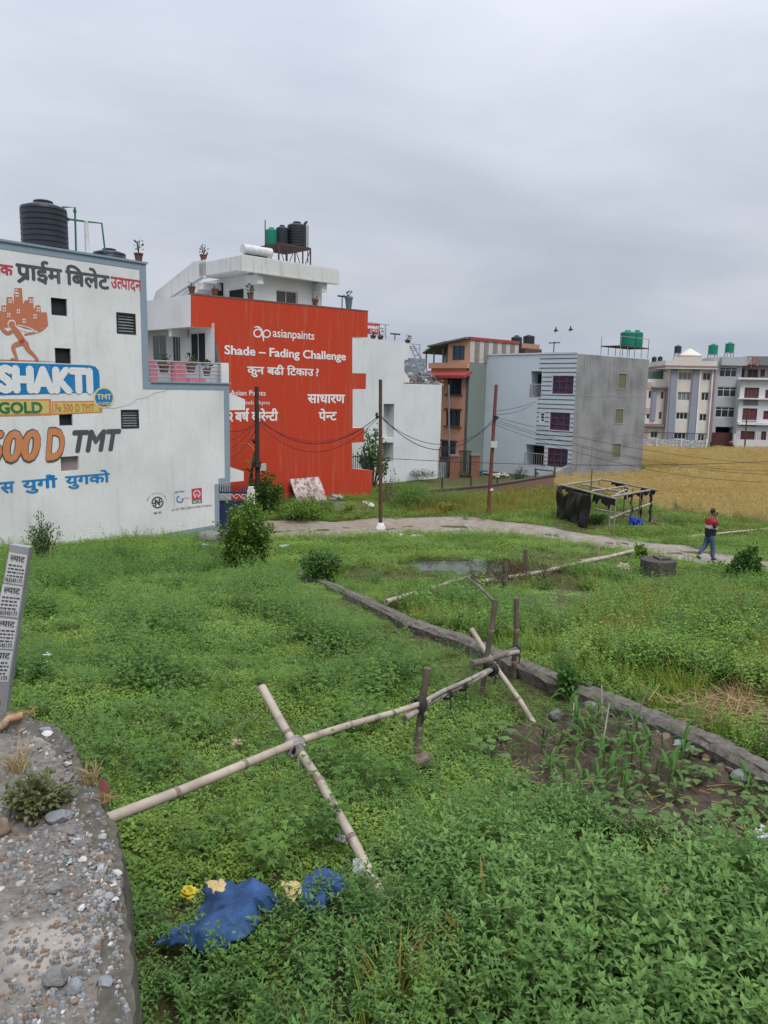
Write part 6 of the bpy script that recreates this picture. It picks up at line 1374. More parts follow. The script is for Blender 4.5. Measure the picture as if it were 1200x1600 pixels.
for (x, y0, y1) in ((691, 747, 766), (736, 744, 760), (777, 745, 757), (837, 732, 748), (867, 725, 744)):
    p = WB.pt(*WB.uz(x, y1, -.1), -.1); t_ = WB.pt(*WB.uz(x, y0, -.1), -.1); mb = MB(); mb.tube([p - Vector((0, 0, .1)), t_], .05, 6); mb.build('post', IRON, bwl)
# brick gate pillars and iron gate by the orange house
WI = Wall(P(720, 740, 54.5), R(80)); BRKP = mat('pillar_brick', (.26, .11, .075), var=.35, scale=6)
ig = empty('iron_gate', WI.pt(0, 0), 'black barred gate between brick pillars before the orange house', 'gate')
r_ = WI.rect(718, 704, 736, 741)
for k in range(9): mb = MB(); u = r_[0] + (r_[2] - r_[0]) * k / 8; mb.tube([WI.pt(u, 0, -.1), WI.pt(u, r_[3], -.1)], .03, 5); mb.build('bar', IRONB, ig)
for zz in (.15, r_[3] - .1, r_[3] * .55): mb = MB(); WI.slab(mb, r_[0], zz, r_[2], zz + .06, -.14, -.06); mb.build('rail', IRONB, ig)
for i, (x0, y0, x1, lab) in enumerate(((703, 713, 718, 'brick gate pillar left of the black barred gate'), (736, 712, 750, 'brick gate pillar right of the black barred gate'))):
    r_ = WI.rect(x0, y0, x1, 742); e = empty('brick_pillar', WI.pt(r_[0], 0), lab, 'pillar'); nz = int(r_[3] / .2)
    for k in range(nz): mb = MB(); WI.slab(mb, r_[0] + (.015 if k % 2 else 0), r_[3] * k / nz, r_[2] - (.015 if k % 2 else 0), r_[3] * (k + 1) / nz - .02, -.45, .0); mb.build('brick_course', BRKP, e)
    mb = MB(); WI.slab(mb, r_[0] + .03, 0, r_[2] - .03, r_[3] - .03, -.42, -.02); mb.build('core', mat('mortar', (.22, .19, .17)), e); mb = MB(); WI.slab(mb, r_[0] - .04, r_[3] - .02, r_[2] + .04, r_[3] + .1, -.5, .05); mb.build('cap', mat('mortar', (.22, .19, .17)), e)
r_ = WI.rect(687, 699, 703, 722); e = empty('window_grille', WI.pt(r_[0], 0), 'grey barred grille at the ground floor left of the brick pillars', 'grille')
for k in range(7): mb = MB(); u = r_[0] + (r_[2] - r_[0]) * k / 6; mb.tube([WI.pt(u, r_[1] - 1.2, .0), WI.pt(u, r_[3], .0)], .025, 5); mb.build('bar', IRONB, e)
for zz in (r_[1], r_[3]): mb = MB(); WI.slab(mb, r_[0], zz, r_[2], zz + .06, -.03, .03); mb.build('rail', IRONB, e)
crumple(748, 741, 16, 10, mat('blue_bag', (.03, .17, .42), rough=.4), 'tarpaulin', 'small blue tarpaulin heap before the orange house gate', 'tarpaulin', 101, .1, G_=G2); crumple(777, 745, 22, 9, mat('cream_sack', (.5, .47, .42)), 'sack', 'heap of pale sacks behind the brick wall by the leaning pole', 'sack', 102, .1); crumple(788, 743, 14, 10, mat('cream_sack', (.5, .47, .42)), 'sack', 'pale sack at the right of the sack heap', 'sack', 103, .1); crumple(762, 741, 18, 7, mat('grey_rubble', (.22, .22, .22)), 'rubble_heap', 'grey rubble between the blue tarpaulin and the pale sacks', 'rubble', 104, .05)
crumple(842, 740, 18, 13, mat('straw_bundle', (.38, .3, .15), scale=20), 'straw_bundle', 'straw coloured bundle against the foot of the pale blue house', 'bundle', 105, .2)
for i, (x, y, w) in enumerate(((1018, 703, 10), (1030, 704, 9), (1010, 703.5, 6))): crumple(x, y, w, 5, PLW, 'litter_heap', ['first', 'second', 'third'][i] + ' white litter heap by size below the patterned boundary wall', 'litter', 110 + i, .1)
crumple(1178, 706, 16, 5, mat('grey_rubble', (.22, .22, .22)), 'rubble_heap', 'grey rubble before the far white boundary wall', 'rubble', 115, .1)
p0, p1 = G2(1080, 838, .1), G2(1230, 823, .1); e = empty('bamboo_pole', p0, 'long pale bamboo pole lying on the grass behind the walking man', 'bamboo pole'); bamboo(e, p0, p1, .05, .045, BAM, 'pole', .5, seed=55)
e = empty('bamboo_pole', G(1020, 818), 'thin dull bamboo lying on the grass right of the shed', 'bamboo pole'); bamboo(e, G2(1018, 815, .08), G2(1068, 826, .08), .035, .03, BAMW, 'pole', .5, seed=56)
# ------------------------------------------------------------------ walking man
def skinned(name, chains, mats, parent, matfn=None, sub=2):
    """chains: list of [(point, radius), ...]; chains that start on an earlier point are joined to it"""
    V, E_, Rr, idx = [], [], [], {}
    for ch in chains:
        prev = None
        for (p, r_) in ch:
            k = tuple(round(c, 4) for c in p)
            if k not in idx: idx[k] = len(V); V.append(p); Rr.append(r_ if isinstance(r_, tuple) else (r_, r_))
            i = idx[k]
            if prev is not None: E_.append((prev, i))
            prev = i
    me = bpy.data.meshes.new(name); me.from_pydata(V, E_, []); o = bpy.data.objects.new(name, me); COL.objects.link(o)
    md = o.modifiers.new('skin', 'SKIN'); md.use_smooth_shade = True
    for i, sv in enumerate(me.skin_vertices[0].data): sv.radius = Rr[i]; sv.use_root = (i == 0)
    s_ = o.modifiers.new('sub', 'SUBSURF'); s_.levels = sub; s_.render_levels = sub
    dg = bpy.context.evaluated_depsgraph_get(); m2 = bpy.data.meshes.new_from_object(o.evaluated_get(dg)); o.modifiers.clear(); o.data = m2; bpy.data.meshes.remove(me)
    m2.materials.clear()
    for m_ in mats: m2.materials.append(m_)
    for f in m2.polygons:
        f.use_smooth = True
        if matfn: f.material_index = matfn(f.center)
    o.parent = parent; return o
pp = G(1106, 875); man = empty('person', pp, 'man in red, white and black jacket and jeans walking with hand at his ear', 'person')
man.rotation_euler = (0, 0, R(14)); man.scale = (1.0, 1.0, 1.0)
SKIN = mat('skin', (.26, .15, .10), rough=.6); HAIR = mat('black_hair', (.012, .011, .011), rough=.5); JEANS = mat('jeans', (.075, .115, .19), rough=.9, var=.3, scale=9); SHOE = mat('dark_shoe', (.03, .03, .035))
# x is the walking direction, y points away from the camera
hip = (0, 0, .93)
body = skinned('body', [
    [((0, 0, .95), .12), ((.01, 0, 1.1), .13), ((.02, 0, 1.3), .14), ((.03, 0, 1.42), .10), ((.045, 0, 1.50), .055), ((.06, 0, 1.56), .06), ((.07, 0, 1.63), (.088, .098)), ((.065, 0, 1.70), (.085, .09)), ((.06, 0, 1.745), .05)],
    [((.07, 0, 1.63), (.088, .098)), ((.155, 0, 1.625), .022)],
    [((.02, 0, 1.3), .14), ((.0, -.2, 1.38), .06), ((-.05, -.27, 1.16), .047), ((.06, -.22, 1.32), .038), ((.10, -.15, 1.53), .033)],
    [((.02, 0, 1.3), .14), ((.02, .2, 1.38), .06), ((.05, .25, 1.12), .047), ((.13, .24, .90), .036)],
    [((0, 0, .95), .12), ((.02, -.1, .86), .09), ((.10, -.1, .50), .055), ((.10, -.1, .1), .04)],
    [((0, 0, .95), .12), ((-.01, .1, .86), .09), ((-.06, .1, .50), .055), ((-.34, .1, .17), .04)]], [SKIN], man)
# hands
for (w, d, nm) in (((.10, -.15, 1.53), Vector((.05, .4, 1)).normalized(), 0), ((.13, .24, .90), Vector((.35, 0, -1)).normalized(), 1)):
    w = Vector(w); s_ = d.orthogonal().normalized(); t_ = d.cross(s_); ch = [[(tuple(w - d * .02), .03), (tuple(w + d * .04), (.038, .02)), (tuple(w + d * .085), (.036, .018))]]
    for k, (o_, l_) in enumerate(((-.03, .065), (-.01, .075), (.01, .07), (.028, .055))):
        b_ = w + d * .085; ch.append([(tuple(w + d * .085), (.036, .018)), (tuple(b_ + s_ * o_ + d * .012), .0095), (tuple(b_ + s_ * o_ + d * l_ * .6 + t_ * .012), .009), (tuple(b_ + s_ * o_ * .9 + d * l_ + t_ * .03), .008)])
    ch.append([(tuple(w + d * .04), (.038, .02)), (tuple(w + d * .055 - s_ * .045 + t_ * .01), .011), (tuple(w + d * .085 - s_ * .055 + t_ * .025), .0095)])
    skinned('hand', ch, [SKIN], man, sub=1)
mb = MB(); mb.par((.085, -.16, 1.55), (.05, .01, .02), (0, .015, 0), (-.02, 0, .13)); o = mb.build('phone', IRONB); o.parent = man
JR = mat('jacket_red', (.36, .02, .03), rough=.8); JW = mat('jacket_white', (.62, .60, .58), rough=.8); JB = mat('jacket_black', (.018, .017, .022), rough=.8); JM = mat('jacket_maroon', (.06, .012, .018), rough=.8)
skinned('jacket', [
    [((0, 0, .80), (.165, .19)), ((0, 0, .90), (.185, .205)), ((.01, 0, 1.02), (.195, .215)), ((.03, 0, 1.2), (.19, .21)), ((.03, 0, 1.36), (.15, .19)), ((.035, 0, 1.44), (.09, .12)), ((.045, 0, 1.49), .075)],
    [((.03, 0, 1.36), (.15, .19)), ((.0, -.19, 1.39), .085), ((-.05, -.28, 1.16), .072), ((.05, -.225, 1.31), .058), ((.088, -.165, 1.46), .05)],
    [((.03, 0, 1.36), (.15, .19)), ((.02, .2, 1.39), .085), ((.05, .26, 1.12), .068), ((.12, .245, .93), .052)]],
    [JR, JW, JB, JM], man, lambda c: 3 if (c.y < -.215 and c.z > 1.06) and c.z < 1.36 else (2 if c.z < 1.13 else (1 if c.z < 1.21 else 0)))
skinned('trousers', [
    [((0, 0, .92), (.11, .13)), ((.0, -.09, .82), (.12, .12)), ((.075, -.1, .50), .088), ((.09, -.1, .26), .078), ((.095, -.1, .09), .078)],
    [((0, 0, .92), (.11, .13)), ((-.0, .09, .82), (.115, .12)), ((-.06, .1, .52), .085), ((-.2, .1, .34), .076), ((-.32, .1, .19), .07)]], [JEANS], man)
skinned('hair', [[((.015, 0, 1.62), (.07, .09)), ((.03, 0, 1.70), (.092, .098)), ((.055, 0, 1.755), (.085, .085)), ((.10, 0, 1.76), (.05, .06))]], [HAIR], man)
for (x, y, z, t_) in ((.10, -.1, .05, 0), (-.35, .1, .12, -.6)):
    a = Vector((x, y, z)); d = Vector((math.cos(t_), 0, math.sin(t_))); skinned('shoe', [[(tuple(a - d * .05), (.045, .045)), (tuple(a + d * .05), (.042, .048)), (tuple(a + d * .16), (.028, .042))]], [SHOE], man, sub=1)
mb = MB()
for s_ in (-1, 1):
    mb.lathe((.148, s_ * .035, 1.652), [(.004, -.006), (.012, -.003), (.012, .004), (.004, .007)], 8)
o = mb.build('eyes', HAIR); o.parent = man; o['kind'] = 'stuff'
mb = MB(); mb.box((.145, -.028, 1.578), (.158, .028, 1.586)); o = mb.build('mouth', mat('lip', (.2, .08, .07))); o.parent = man
for s_ in (-1, 1):
    mb = MB(); mb.rock((.055, s_ * .098, 1.635), (.022, .012, .035), 3, 2); o = mb.build('ear', SKIN); o.parent = man
man.scale = (.98, .98, .98)
# ------------------------------------------------------------------ plants
LM_HERB = leafmat('herb_leaves', [(.075, .16, .042), (.13, .24, .065), (.20, .325, .10)], var_scale=1.1)
LM_LOW = leafmat('low_herb_leaves', [(.105, .20, .038), (.175, .285, .055), (.255, .35, .085)], var_scale=.8)
LM_FEA = leafmat('feathery_leaves', [(.065, .145, .032), (.11, .21, .045), (.17, .28, .06)], var_scale=.7)
LM_BUSHY = leafmat('bushy_weed_leaves', [(.10, .20, .034), (.17, .285, .055), (.27, .35, .09)], var_scale=.6)
LM_GRASS = leafmat('grass_blades', [(.12, .20, .028), (.19, .28, .04), (.28, .31, .07)], var_scale=.35)
LM_DRY = leafmat('dry_straw', [(.30, .22, .10), (.40, .30, .15), (.24, .16, .08)], trans=.15, var_scale=2)
LM_WHEAT = leafmat('ripe_wheat', [(.53, .385, .17), (.61, .46, .22), (.68, .55, .29)], trans=.2, var_scale=.25)
LM_YG = leafmat('yellow_grass', [(.18, .19, .04), (.30, .25, .07), (.36, .28, .09)], trans=.25, var_scale=.4)
LM_DARK = leafmat('dark_bush_leaves', [(.04, .10, .025), (.07, .15, .036), (.11, .20, .05)], var_scale=2.)
LM_BUSH = leafmat('bright_bush_leaves', [(.08, .16, .028), (.13, .22, .04), (.20, .30, .06)], var_scale=2.)
LM_CORN = leafmat('corn_leaves', [(.07, .17, .04), (.10, .21, .05)], trans=.35, var_scale=4)
LM_BEAN = leafmat('bean_leaves', [(.10, .185, .055), (.15, .24, .075)], trans=.3, var_scale=4)
STEM = mat('green_stem', (.09, .12, .04), rough=.8); TWIG = mat('brown_twig', (.09, .06, .045), rough=.9); FLOW = mat('tiny_flower', (.6, .6, .5), rough=.8)

def leaf(mb, p, t, up, L_, w, droop=.25, fold=.25, mi=0):
    t = t.normalized(); s = t.cross(up)
    s = s.normalized() if s.length > 1e-4 else t.orthogonal().normalized()
    n = s.cross(t).normalized(); c = p + t * L_ * .5 + n * L_ * .02; e = p + t * L_ - Vector((0, 0, L_ * droop))
    l = p + t * L_ * .45 + s * w + n * w * fold; r = p + t * L_ * .45 - s * w + n * w * fold
    mb.add([p, l, e, r, c], [(0, 4, 1), (0, 3, 4), (1, 4, 2), (4, 3, 2)], mi)
def blade(mb, p, t, L_, w, bend, g, mi=0, n=3):
    t = t.normalized(); s = t.cross(Vector((g.gauss(0, 1), g.gauss(0, 1), .2))).normalized(); out = Vector((t.x, t.y, 0)); out = out.normalized() if out.length > 1e-3 else Vector((1, 0, 0)); vs_ = []
    for k in range(n + 1):
        f = k / n; q = p + t * L_ * f + (out - Vector((0, 0, .6))) * bend * L_ * f * f; ww = w * (1 - f) ** .7
        if k < n: vs_ += [q - s * ww, q + s * ww]
        else: vs_.append(q)
    fs = [(2 * k, 2 * k + 1, 2 * k + 3, 2 * k + 2) for k in range(n - 1)] + [(2 * n - 2, 2 * n - 1, 2 * n)]; mb.add(vs_, fs, mi)
def p_herb(seed, h=.26, stems=5, L_=.055, wr=.15, spread=.07, flowers=0, broad=False):
    g = random.Random(seed); mb = MB()
    for s in range(stems):
        a = g.uniform(0, 6.28); r_ = spread * math.sqrt(g.random()); b = Vector((r_ * math.cos(a), r_ * math.sin(a), 0)); H = h * g.uniform(.55, 1.1); ln = Vector((math.cos(a), math.sin(a), 0)) * H * g.uniform(.05, .45); n = max(3, int(H / (L_ * .55)))
        for k in range(n):
            f = (k + 1) / n
            if f < .25: continue
            p = b + ln * f * f + Vector((0, 0, H * f)); az = (k % 2) * 1.57 + a + g.uniform(-.4, .4); el = g.uniform(.15, .6) + .35 * (f > .85)
            for q in (0, 3.14): leaf(mb, p, Vector((math.cos(az + q) * math.cos(el), math.sin(az + q) * math.cos(el), math.sin(el))), Vector((0, 0, 1)), L_ * g.uniform(.7, 1.2) * (1.05 - .3 * abs(f - .6)), L_ * wr * g.uniform(.85, 1.2), g.uniform(.0, .4))
        p = b + ln + Vector((0, 0, H))
        for k in range(4): az = g.uniform(0, 6.28); leaf(mb, p, Vector((math.cos(az) * .6, math.sin(az) * .6, .8)), Vector((0, 0, 1)), L_ * .6, L_ * wr * .7, .1)
        if g.random() < flowers: c = p + Vector((0, 0, .012)); mb.add([c + Vector((.006 * math.cos(x), .006 * math.sin(x), .004 * math.sin(2 * x))) for x in (0, 1.26, 2.5, 3.77, 5.03)], [(0, 1, 2, 3, 4)], 1)
    return mb
def p_low(seed, n=44, L_=.034, rad=.12, h=.07, wr=.22):
    g = random.Random(seed); mb = MB()
    for k in range(n):
        a = g.uniform(0, 6.28); r_ = rad * math.sqrt(g.random()); p = Vector((r_ * math.cos(a), r_ * math.sin(a), h * g.random())); az = g.uniform(0, 6.28); el = g.uniform(-.05, .7)
        leaf(mb, p, Vector((math.cos(az) * math.cos(el), math.sin(az) * math.cos(el), math.sin(el))), Vector((0, 0, 1)), L_ * g.uniform(.7, 1.4), L_ * wr * g.uniform(.8, 1.2), .2)
    return mb
def p_feather(seed, h=.5, stems=6, L_=.085, spread=.12):
    g = random.Random(seed); mb = MB()
    for s in range(stems):
        a = g.uniform(0, 6.28); r_ = spread * math.sqrt(g.random()); b = Vector((r_ * math.cos(a), r_ * math.sin(a), 0)); H = h * g.uniform(.5, 1.1); ln = Vector((math.cos(a), math.sin(a), 0)) * H * g.uniform(.1, .5)
        n = int(H / .034)
        for k in range(n):
            f = (k + 1) / n
            if f < .2: continue
            p = b + ln * f * f + Vector((0, 0, H * f)); az = k * 2.4 + g.uniform(-.3, .3); el = g.uniform(.1, .7); t = Vector((math.cos(az) * math.cos(el), math.sin(az) * math.cos(el), math.sin(el))); Lk = L_ * (1.15 - .7 * f) * g.uniform(.8, 1.2)
            leaf(mb, p, t, Vector((0, 0, 1)), Lk, Lk * .17, .25)
            sd = t.cross(Vector((0, 0, 1))).normalized()
            for q in (-1, 1): leaf(mb, p + t * Lk * .35, (t + sd * q * .9), Vector((0, 0, 1)), Lk * .55, Lk * .13, .2)
    return mb
def p_grass(seed, n=26, h=.25, w=.004, spread=.07, bend=.45, heads=0):
    g = random.Random(seed); mb = MB()
    for k in range(n):
        a = g.uniform(0, 6.28); r_ = spread * math.sqrt(g.random()); tl = g.uniform(.05, .55); t = Vector((math.cos(a) * tl, math.sin(a) * tl, 1)); L_ = h * g.uniform(.45, 1.1); p = Vector((r_ * math.cos(a), r_ * math.sin(a), 0)); blade(mb, p, t, L_, w * g.uniform(.7, 1.3), bend * g.random(), g)
        if g.random() < heads: q = p + t.normalized() * L_; blade(mb, q - t.normalized() * .05, t, .09, .008, .1, g, 1, 2)
    return mb
def p_wheat(seed, n=30, spread=.24, h=.8):
    g = random.Random(seed); mb = MB()
    for k in range(n):
        x, y = g.uniform(-spread, spread), g.uniform(-spread, spread); H = h * g.uniform(.82, 1.08); t = Vector((g.gauss(0, .12), g.gauss(0, .12), 1)); p = Vector((x, y, 0)); blade(mb, p, t, H, .008, .05, g, 0, 2)
        q = p + t.normalized() * H * .9; d = Vector((g.gauss(0, .5), g.gauss(0, .5), .8)).normalized(); s = d.orthogonal().normalized() * .013; s2 = d.cross(s)
        mb.add([q, q + d * .05 + s, q + d * .11, q + d * .05 - s, q + d * .05 + s2, q + d * .05 - s2], [(0, 1, 2, 3), (0, 4, 2, 5)], 0)
        if g.random() < .5: a = g.uniform(0, 6.28); blade(mb, p + Vector((0, 0, H * .45)), Vector((math.cos(a), math.sin(a), .5)), .22, .007, .5, g, 0, 2)
    return mb
_pc = [0]
def protos_of(lst, mats):
    _pc[0] += 1; c = bpy.data.collections.new('proto_%02d' % _pc[0])
    for i, mb in enumerate(lst):
        o = bpy.data.objects.new('p%02d_%02d' % (_pc[0], i), mb.mesh('p%02d_%02d' % (_pc[0], i), mats)); c.objects.link(o)
    return c
def scatter(name, label, cat, coll, n_p, pts, scl, tilt=.12, seed=1, parent=None, mat_first=None):
    g = np.random.default_rng(seed); N = len(pts)
    me = bpy.data.meshes.new(name); me.vertices.add(N); me.vertices.foreach_set('co', np.asarray(pts, np.float32).reshape(-1))
    a = me.attributes.new('rot', 'FLOAT_VECTOR', 'POINT'); rr = np.stack([g.normal(0, tilt, N), g.normal(0, tilt, N), g.uniform(0, 6.283, N)], 1).astype(np.float32); a.data.foreach_set('vector', rr.reshape(-1))
    a = me.attributes.new('scl', 'FLOAT', 'POINT'); a.data.foreach_set('value', np.asarray(scl, np.float32))
    a = me.attributes.new('pick', 'INT', 'POINT'); a.data.foreach_set('value', g.integers(0, n_p, N).astype(np.int32))
    if mat_first: me.materials.append(mat_first)
    o = bpy.data.objects.new(name, me); COL.objects.link(o)
    ng = bpy.data.node_groups.new(name, 'GeometryNodeTree'); ng.interface.new_socket('Geometry', in_out='INPUT', socket_type='NodeSocketGeometry'); ng.interface.new_socket('Geometry', in_out='OUTPUT', socket_type='NodeSocketGeometry')
    nn, ll = ng.nodes, ng.links; gi, go = nn.new('NodeGroupInput'), nn.new('NodeGroupOutput'); ip = nn.new('GeometryNodeInstanceOnPoints'); ci = nn.new('GeometryNodeCollectionInfo')
    ci.inputs['Collection'].default_value = coll; ci.inputs['Separate Children'].default_value = True; ci.inputs['Reset Children'].default_value = True
    def attr(nm, dt): x = nn.new('GeometryNodeInputNamedAttribute'); x.data_type = dt; x.inputs['Name'].default_value = nm; return [q for q in x.outputs if q.enabled and q.name == 'Attribute'][0]
    ll.new(gi.outputs[0], ip.inputs['Points']); ll.new(ci.outputs[0], ip.inputs['Instance']); ip.inputs['Pick Instance'].default_value = True
    ll.new(attr('pick', 'INT'), ip.inputs['Instance Index']); er = nn.new('FunctionNodeEulerToRotation'); ll.new(attr('rot', 'FLOAT_VECTOR'), er.inputs[0]); ll.new(er.outputs[0], ip.inputs['Rotation']); ll.new(attr('scl', 'FLOAT'), ip.inputs['Scale']); ll.new(ip.outputs[0], go.inputs[0])
    md = o.modifiers.new('scatter', 'NODES'); md.node_group = ng
    tag(o, label, cat, kind='stuff')
    if parent is not None: o.parent = parent
    return o
def cells(d0, d1, sp, seed, margin=.62):
    g = np.random.default_rng(seed); X, Y = np.meshgrid(np.arange(-margin * d1, margin * d1, sp), np.arange(d0, d1, sp)); X = X + g.uniform(-.5, .5, X.shape) * sp; Y = Y + g.uniform(-.5, .5, X.shape) * sp
    k = np.abs(X) < margin * Y + .6; return X[k], Y[k]
def fbm(x, y, s, seed=0):
    o = seed * 1.7; return (np.sin(x * s + o + 1.3 * np.sin(y * s * .8 + o)) + np.sin(y * s * 1.3 + 2 * o + 1.1 * np.sin(x * s * .9)) + .6 * np.sin((x + y) * s * 2.1 + o) + .6 * np.sin((x - y) * s * 2.7 + 2 + o)) / 3.2
WALLPTS = np.array([[p.x, p.y] for s_ in wl_c for i in range(len(s_) - 1) for k in range(8) for p in [G2(s_[i][0] + (s_[i + 1][0] - s_[i][0]) * k / 8, s_[i][1] + (s_[i + 1][1] - s_[i][1]) * k / 8, .17)]])
WHEAT = [(1002, 744), (1003, 722), (985, 704), (1400, 708), (1400, 860), (1200, 818), (1110, 807), (1030, 798), (975, 786), (925, 768), (866, 764), (862, 752), (930, 748)]
WGREEN = [(1000, 731), (1050, 732), (1075, 737), (1060, 742), (1000, 743)]
def zones(x, y):
    z = zt(x, y); u, v, w = proj(x, y, z); d = {}
    emb_ = inpoly(x, y, [(a + .02, b) for a, b in poly_w]); wd = np.min(np.hypot(x[:, None] - WALLPTS[None, :, 0], y[:, None] - WALLPTS[None, :, 1]), 1)
    en = 4.5 * fbm(x, y, .9, 21) + 2.5 * fbm(x, y, 2.7, 22); road = (v > np.interp(u, [p[0] for p in ROAD_T], [p[1] for p in ROAD_T]) + 2.5 + en) & (v < np.interp(u, [p[0] for p in ROAD_B], [p[1] for p in ROAD_B]) - 2.5 + en * .8) & (u > 340); bed = inpoly(u, v, BED); bare = inpoly(u, v, BARE); rbed = inpoly(u, v, RBED); wet = z < PUD_Z - .005; wet &= (np.abs(y - 19.1) < 1.5) & (np.abs(x - 1.95) < 2.8)
    wheat = inpoly(u, v, WHEAT); house_ = ((x - W1.o.x) * W1.n.x + (y - W1.o.y) * W1.n.y < .12) & ((x - W1.o.x) * W1.d.x + (y - W1.o.y) * W1.d.y < .3)
    house_ |= ((x - W2.o.x) * W2.n.x + (y - W2.o.y) * W2.n.y < .15) & ((x - W2.o.x) * W2.d.x + (y - W2.o.y) * W2.d.y < .2) & (y > 30)
    far_house = ((x - W5R.o.x) * W5R.n.x + (y - W5R.o.y) * W5R.n.y < .15) & ((x - W5R.o.x) * W5R.d.x + (y - W5R.o.y) * W5R.d.y < u5 + .2) & (y > 48)
    wlx = [-1000, 468, 520, 575, 643, 727, 800, 880, 977, 1060, 1130, 1200, 1400, 3000]; wly = [894, 894, 913, 937, 970, 997, 1028, 1062, 1098, 1132, 1163, 1200, 1304, 2100]
    right = v < np.interp(u, wlx, wly); lush = v > np.interp(u, [-500, 200, 330, 450, 620, 760, 860, 960, 1200, 1600], [1480, 1450, 1475, 1425, 1350, 1255, 1268, 1305, 1350, 1360])
    keep = ~(emb_ | house_ | far_house | (wd < .12)); return z, u, v, keep, dict(road=road, bed=bed, bare=bare, rbed=rbed, wet=wet, wheat=wheat, right=right, lush=lush, wd=wd)
ACC = {k: ([], []) for k in ('herb', 'low', 'fea', 'bushy', 'grass', 'yg', 'dry', 'wheat', 'flower')}
TRIM = [(1027, 905, 50, 22, .5), (690, 892, 110, 20, .6), (800, 894, 110, 14, .8), (895, 875, 100, 12, .5), (905, 822, 50, 12, .4), (965, 812, 60, 14, .55), (1000, 815, 40, 12, .55), (1108, 878, 30, 14, .4), (640, 930, 60, 14, .5), (980, 1345, 200, 40, .5), (820, 1255, 70, 30, .55), (345, 1440, 110, 52, .45), (500, 1402, 70, 42, .5), (605, 1392, 40, 34, .35), (970, 892, 25, 14, .5)]
PUDPX = [(650, 888), (664, 878), (715, 872), (740, 877), (756, 883), (796, 881), (806, 885), (780, 889), (752, 889), (732, 897), (672, 896)]
def put(kind, x, y, z, m, s):
    if not m.any(): return
    u, v, _ = proj(x, y, z); s = np.array(np.broadcast_to(s, x.shape), float)
    if kind != 'wheat':
        for (cx_, cy_, rx, ry, k) in TRIM: e = np.clip(1.4 - ((u - cx_) / rx) ** 2 - ((v - cy_) / ry) ** 2, 0, 1); s = s * (1 - (1 - k) * e)
        wd_ = np.min(np.hypot(x[:, None] - WALLPTS[None, :, 0], y[:, None] - WALLPTS[None, :, 1]), 1) if y.min() < 20 else 9.0
        s = s * np.where(v > np.interp(u, [468, 643, 800, 977, 1200], [894, 970, 1028, 1098, 1200]), np.clip(wd_ / 1.2, .42, 1), np.clip(wd_ / .5, .6, 1))
        m = m & ~(inpoly(u, v, PUDPX) & (npr.random(x.shape) > .06))
    if m.any(): ACC[kind][0].append(np.stack([x[m], y[m], z[m] - .01], 1)); ACC[kind][1].append(np.broadcast_to(s, x.shape)[m])
def blob(u, v, lst):
    m = np.zeros(u.shape)
    for (cx_, cy_, rx, ry) in lst: m = np.maximum(m, 1 - ((u - cx_) / rx) ** 2 - ((v - cy_) / ry) ** 2)
    return m
FEA = [(535, 994, 80, 30), (455, 965, 60, 22), (240, 1075, 60, 24), (640, 1060, 40, 18), (300, 880, 70, 22), (90, 905, 100, 26), (190, 885, 90, 22), (420, 925, 50, 18), (30, 960, 40, 22), (590, 1085, 30, 14), (960, 1040, 55, 30), (1075, 1050, 70, 26), (1160, 990, 60, 30), (700, 945, 60, 18), (820, 985, 80, 26), (640, 790, 40, 14), (215, 985, 40, 14)]
G0 = np.random.default_rng(77)
# near ground, 2 to 9 m
x, y = cells(1.2, 9.2, .074, 1, .72); z, u, v, keep, q = zones(x, y); r = G0.random(x.shape); nz = fbm(x, y, 1.7); fe = blob(u, v, FEA) > .12 + .25 * fbm(x, y, 5)
ok = keep & ~q['bed'] & ~q['bare'] & ~q['road']
hs = .70 + .5 * nz + .25 * fbm(x, y, 5.3, 2); sp = fbm(x, y, 1.35, 7) + .5 * fbm(x, y, 4.1, 8); gap = fbm(x, y, 3.3, 11) < -.72
lu = ok & q['lush'] & ~gap
put('herb', x, y, z, lu & (r < .93) & (sp > -.6), np.clip(hs * 1.12, .45, 1.7)); put('bushy', x, y, z, lu & (r < .6) & (sp <= -.5), np.clip(hs * .8, .4, 1.15)); put('grass', x, y, z, lu & (r > .90) & (fbm(x, y, 2.2, 12) > .1), 1.35); put('fea', x, y, z, lu & (r > .955) & (fbm(x, y, 1.1, 13) > .35), .75); put('yg', x, y, z, lu & (r > .992), .8); put('dry', x, y, z, lu & (r > .985) & (r < .99), .9)
put('low', x, y, z, ok & q['lush'] & gap, 1.1); put('flower', x, y, z, lu & (r < .035), np.clip(hs, .5, 1.5) * .98)
sh_ = ok & ~q['lush'] & ~q['right']; cl_ = fbm(x, y, 2.1, 4) + .6 * fbm(x, y, 5.2, 6)
put('low', x, y, z, sh_ & (r < .82), np.clip(.95 + .45 * nz, .55, 1.6)); put('herb', x, y, z, sh_ & ~fe & (r > .35) & (cl_ > -.4), np.clip(.36 + .24 * cl_, .24, .8)); put('bushy', x, y, z, sh_ & (r > .86) & (fbm(x, y, 1.9, 9) > .45), .5); put('fea', x, y, z, sh_ & fe & (r > .66), .6 + .4 * r)
put('fea', x, y, z, sh_ & (r > .9) & (fbm(x, y, 1.3, 14) > .8), .6); put('grass', x, y, z, sh_ & (r < .14), .55); put('dry', x, y, z, sh_ & (r > .80) & (r < .806), .5)
rt = ok & q['right']; put('bushy', x, y, z, rt & (r < .55), np.clip(.6 + .55 * cl_, .3, 1.3)); put('herb', x, y, z, rt & (r > .7) & (cl_ > .2), .9); put('low', x, y, z, rt & (r > .5), 1.25); put('grass', x, y, z, rt & (r > .92), 1.3); put('yg', x, y, z, rt & (r > .97) & (nz > .1), .9)
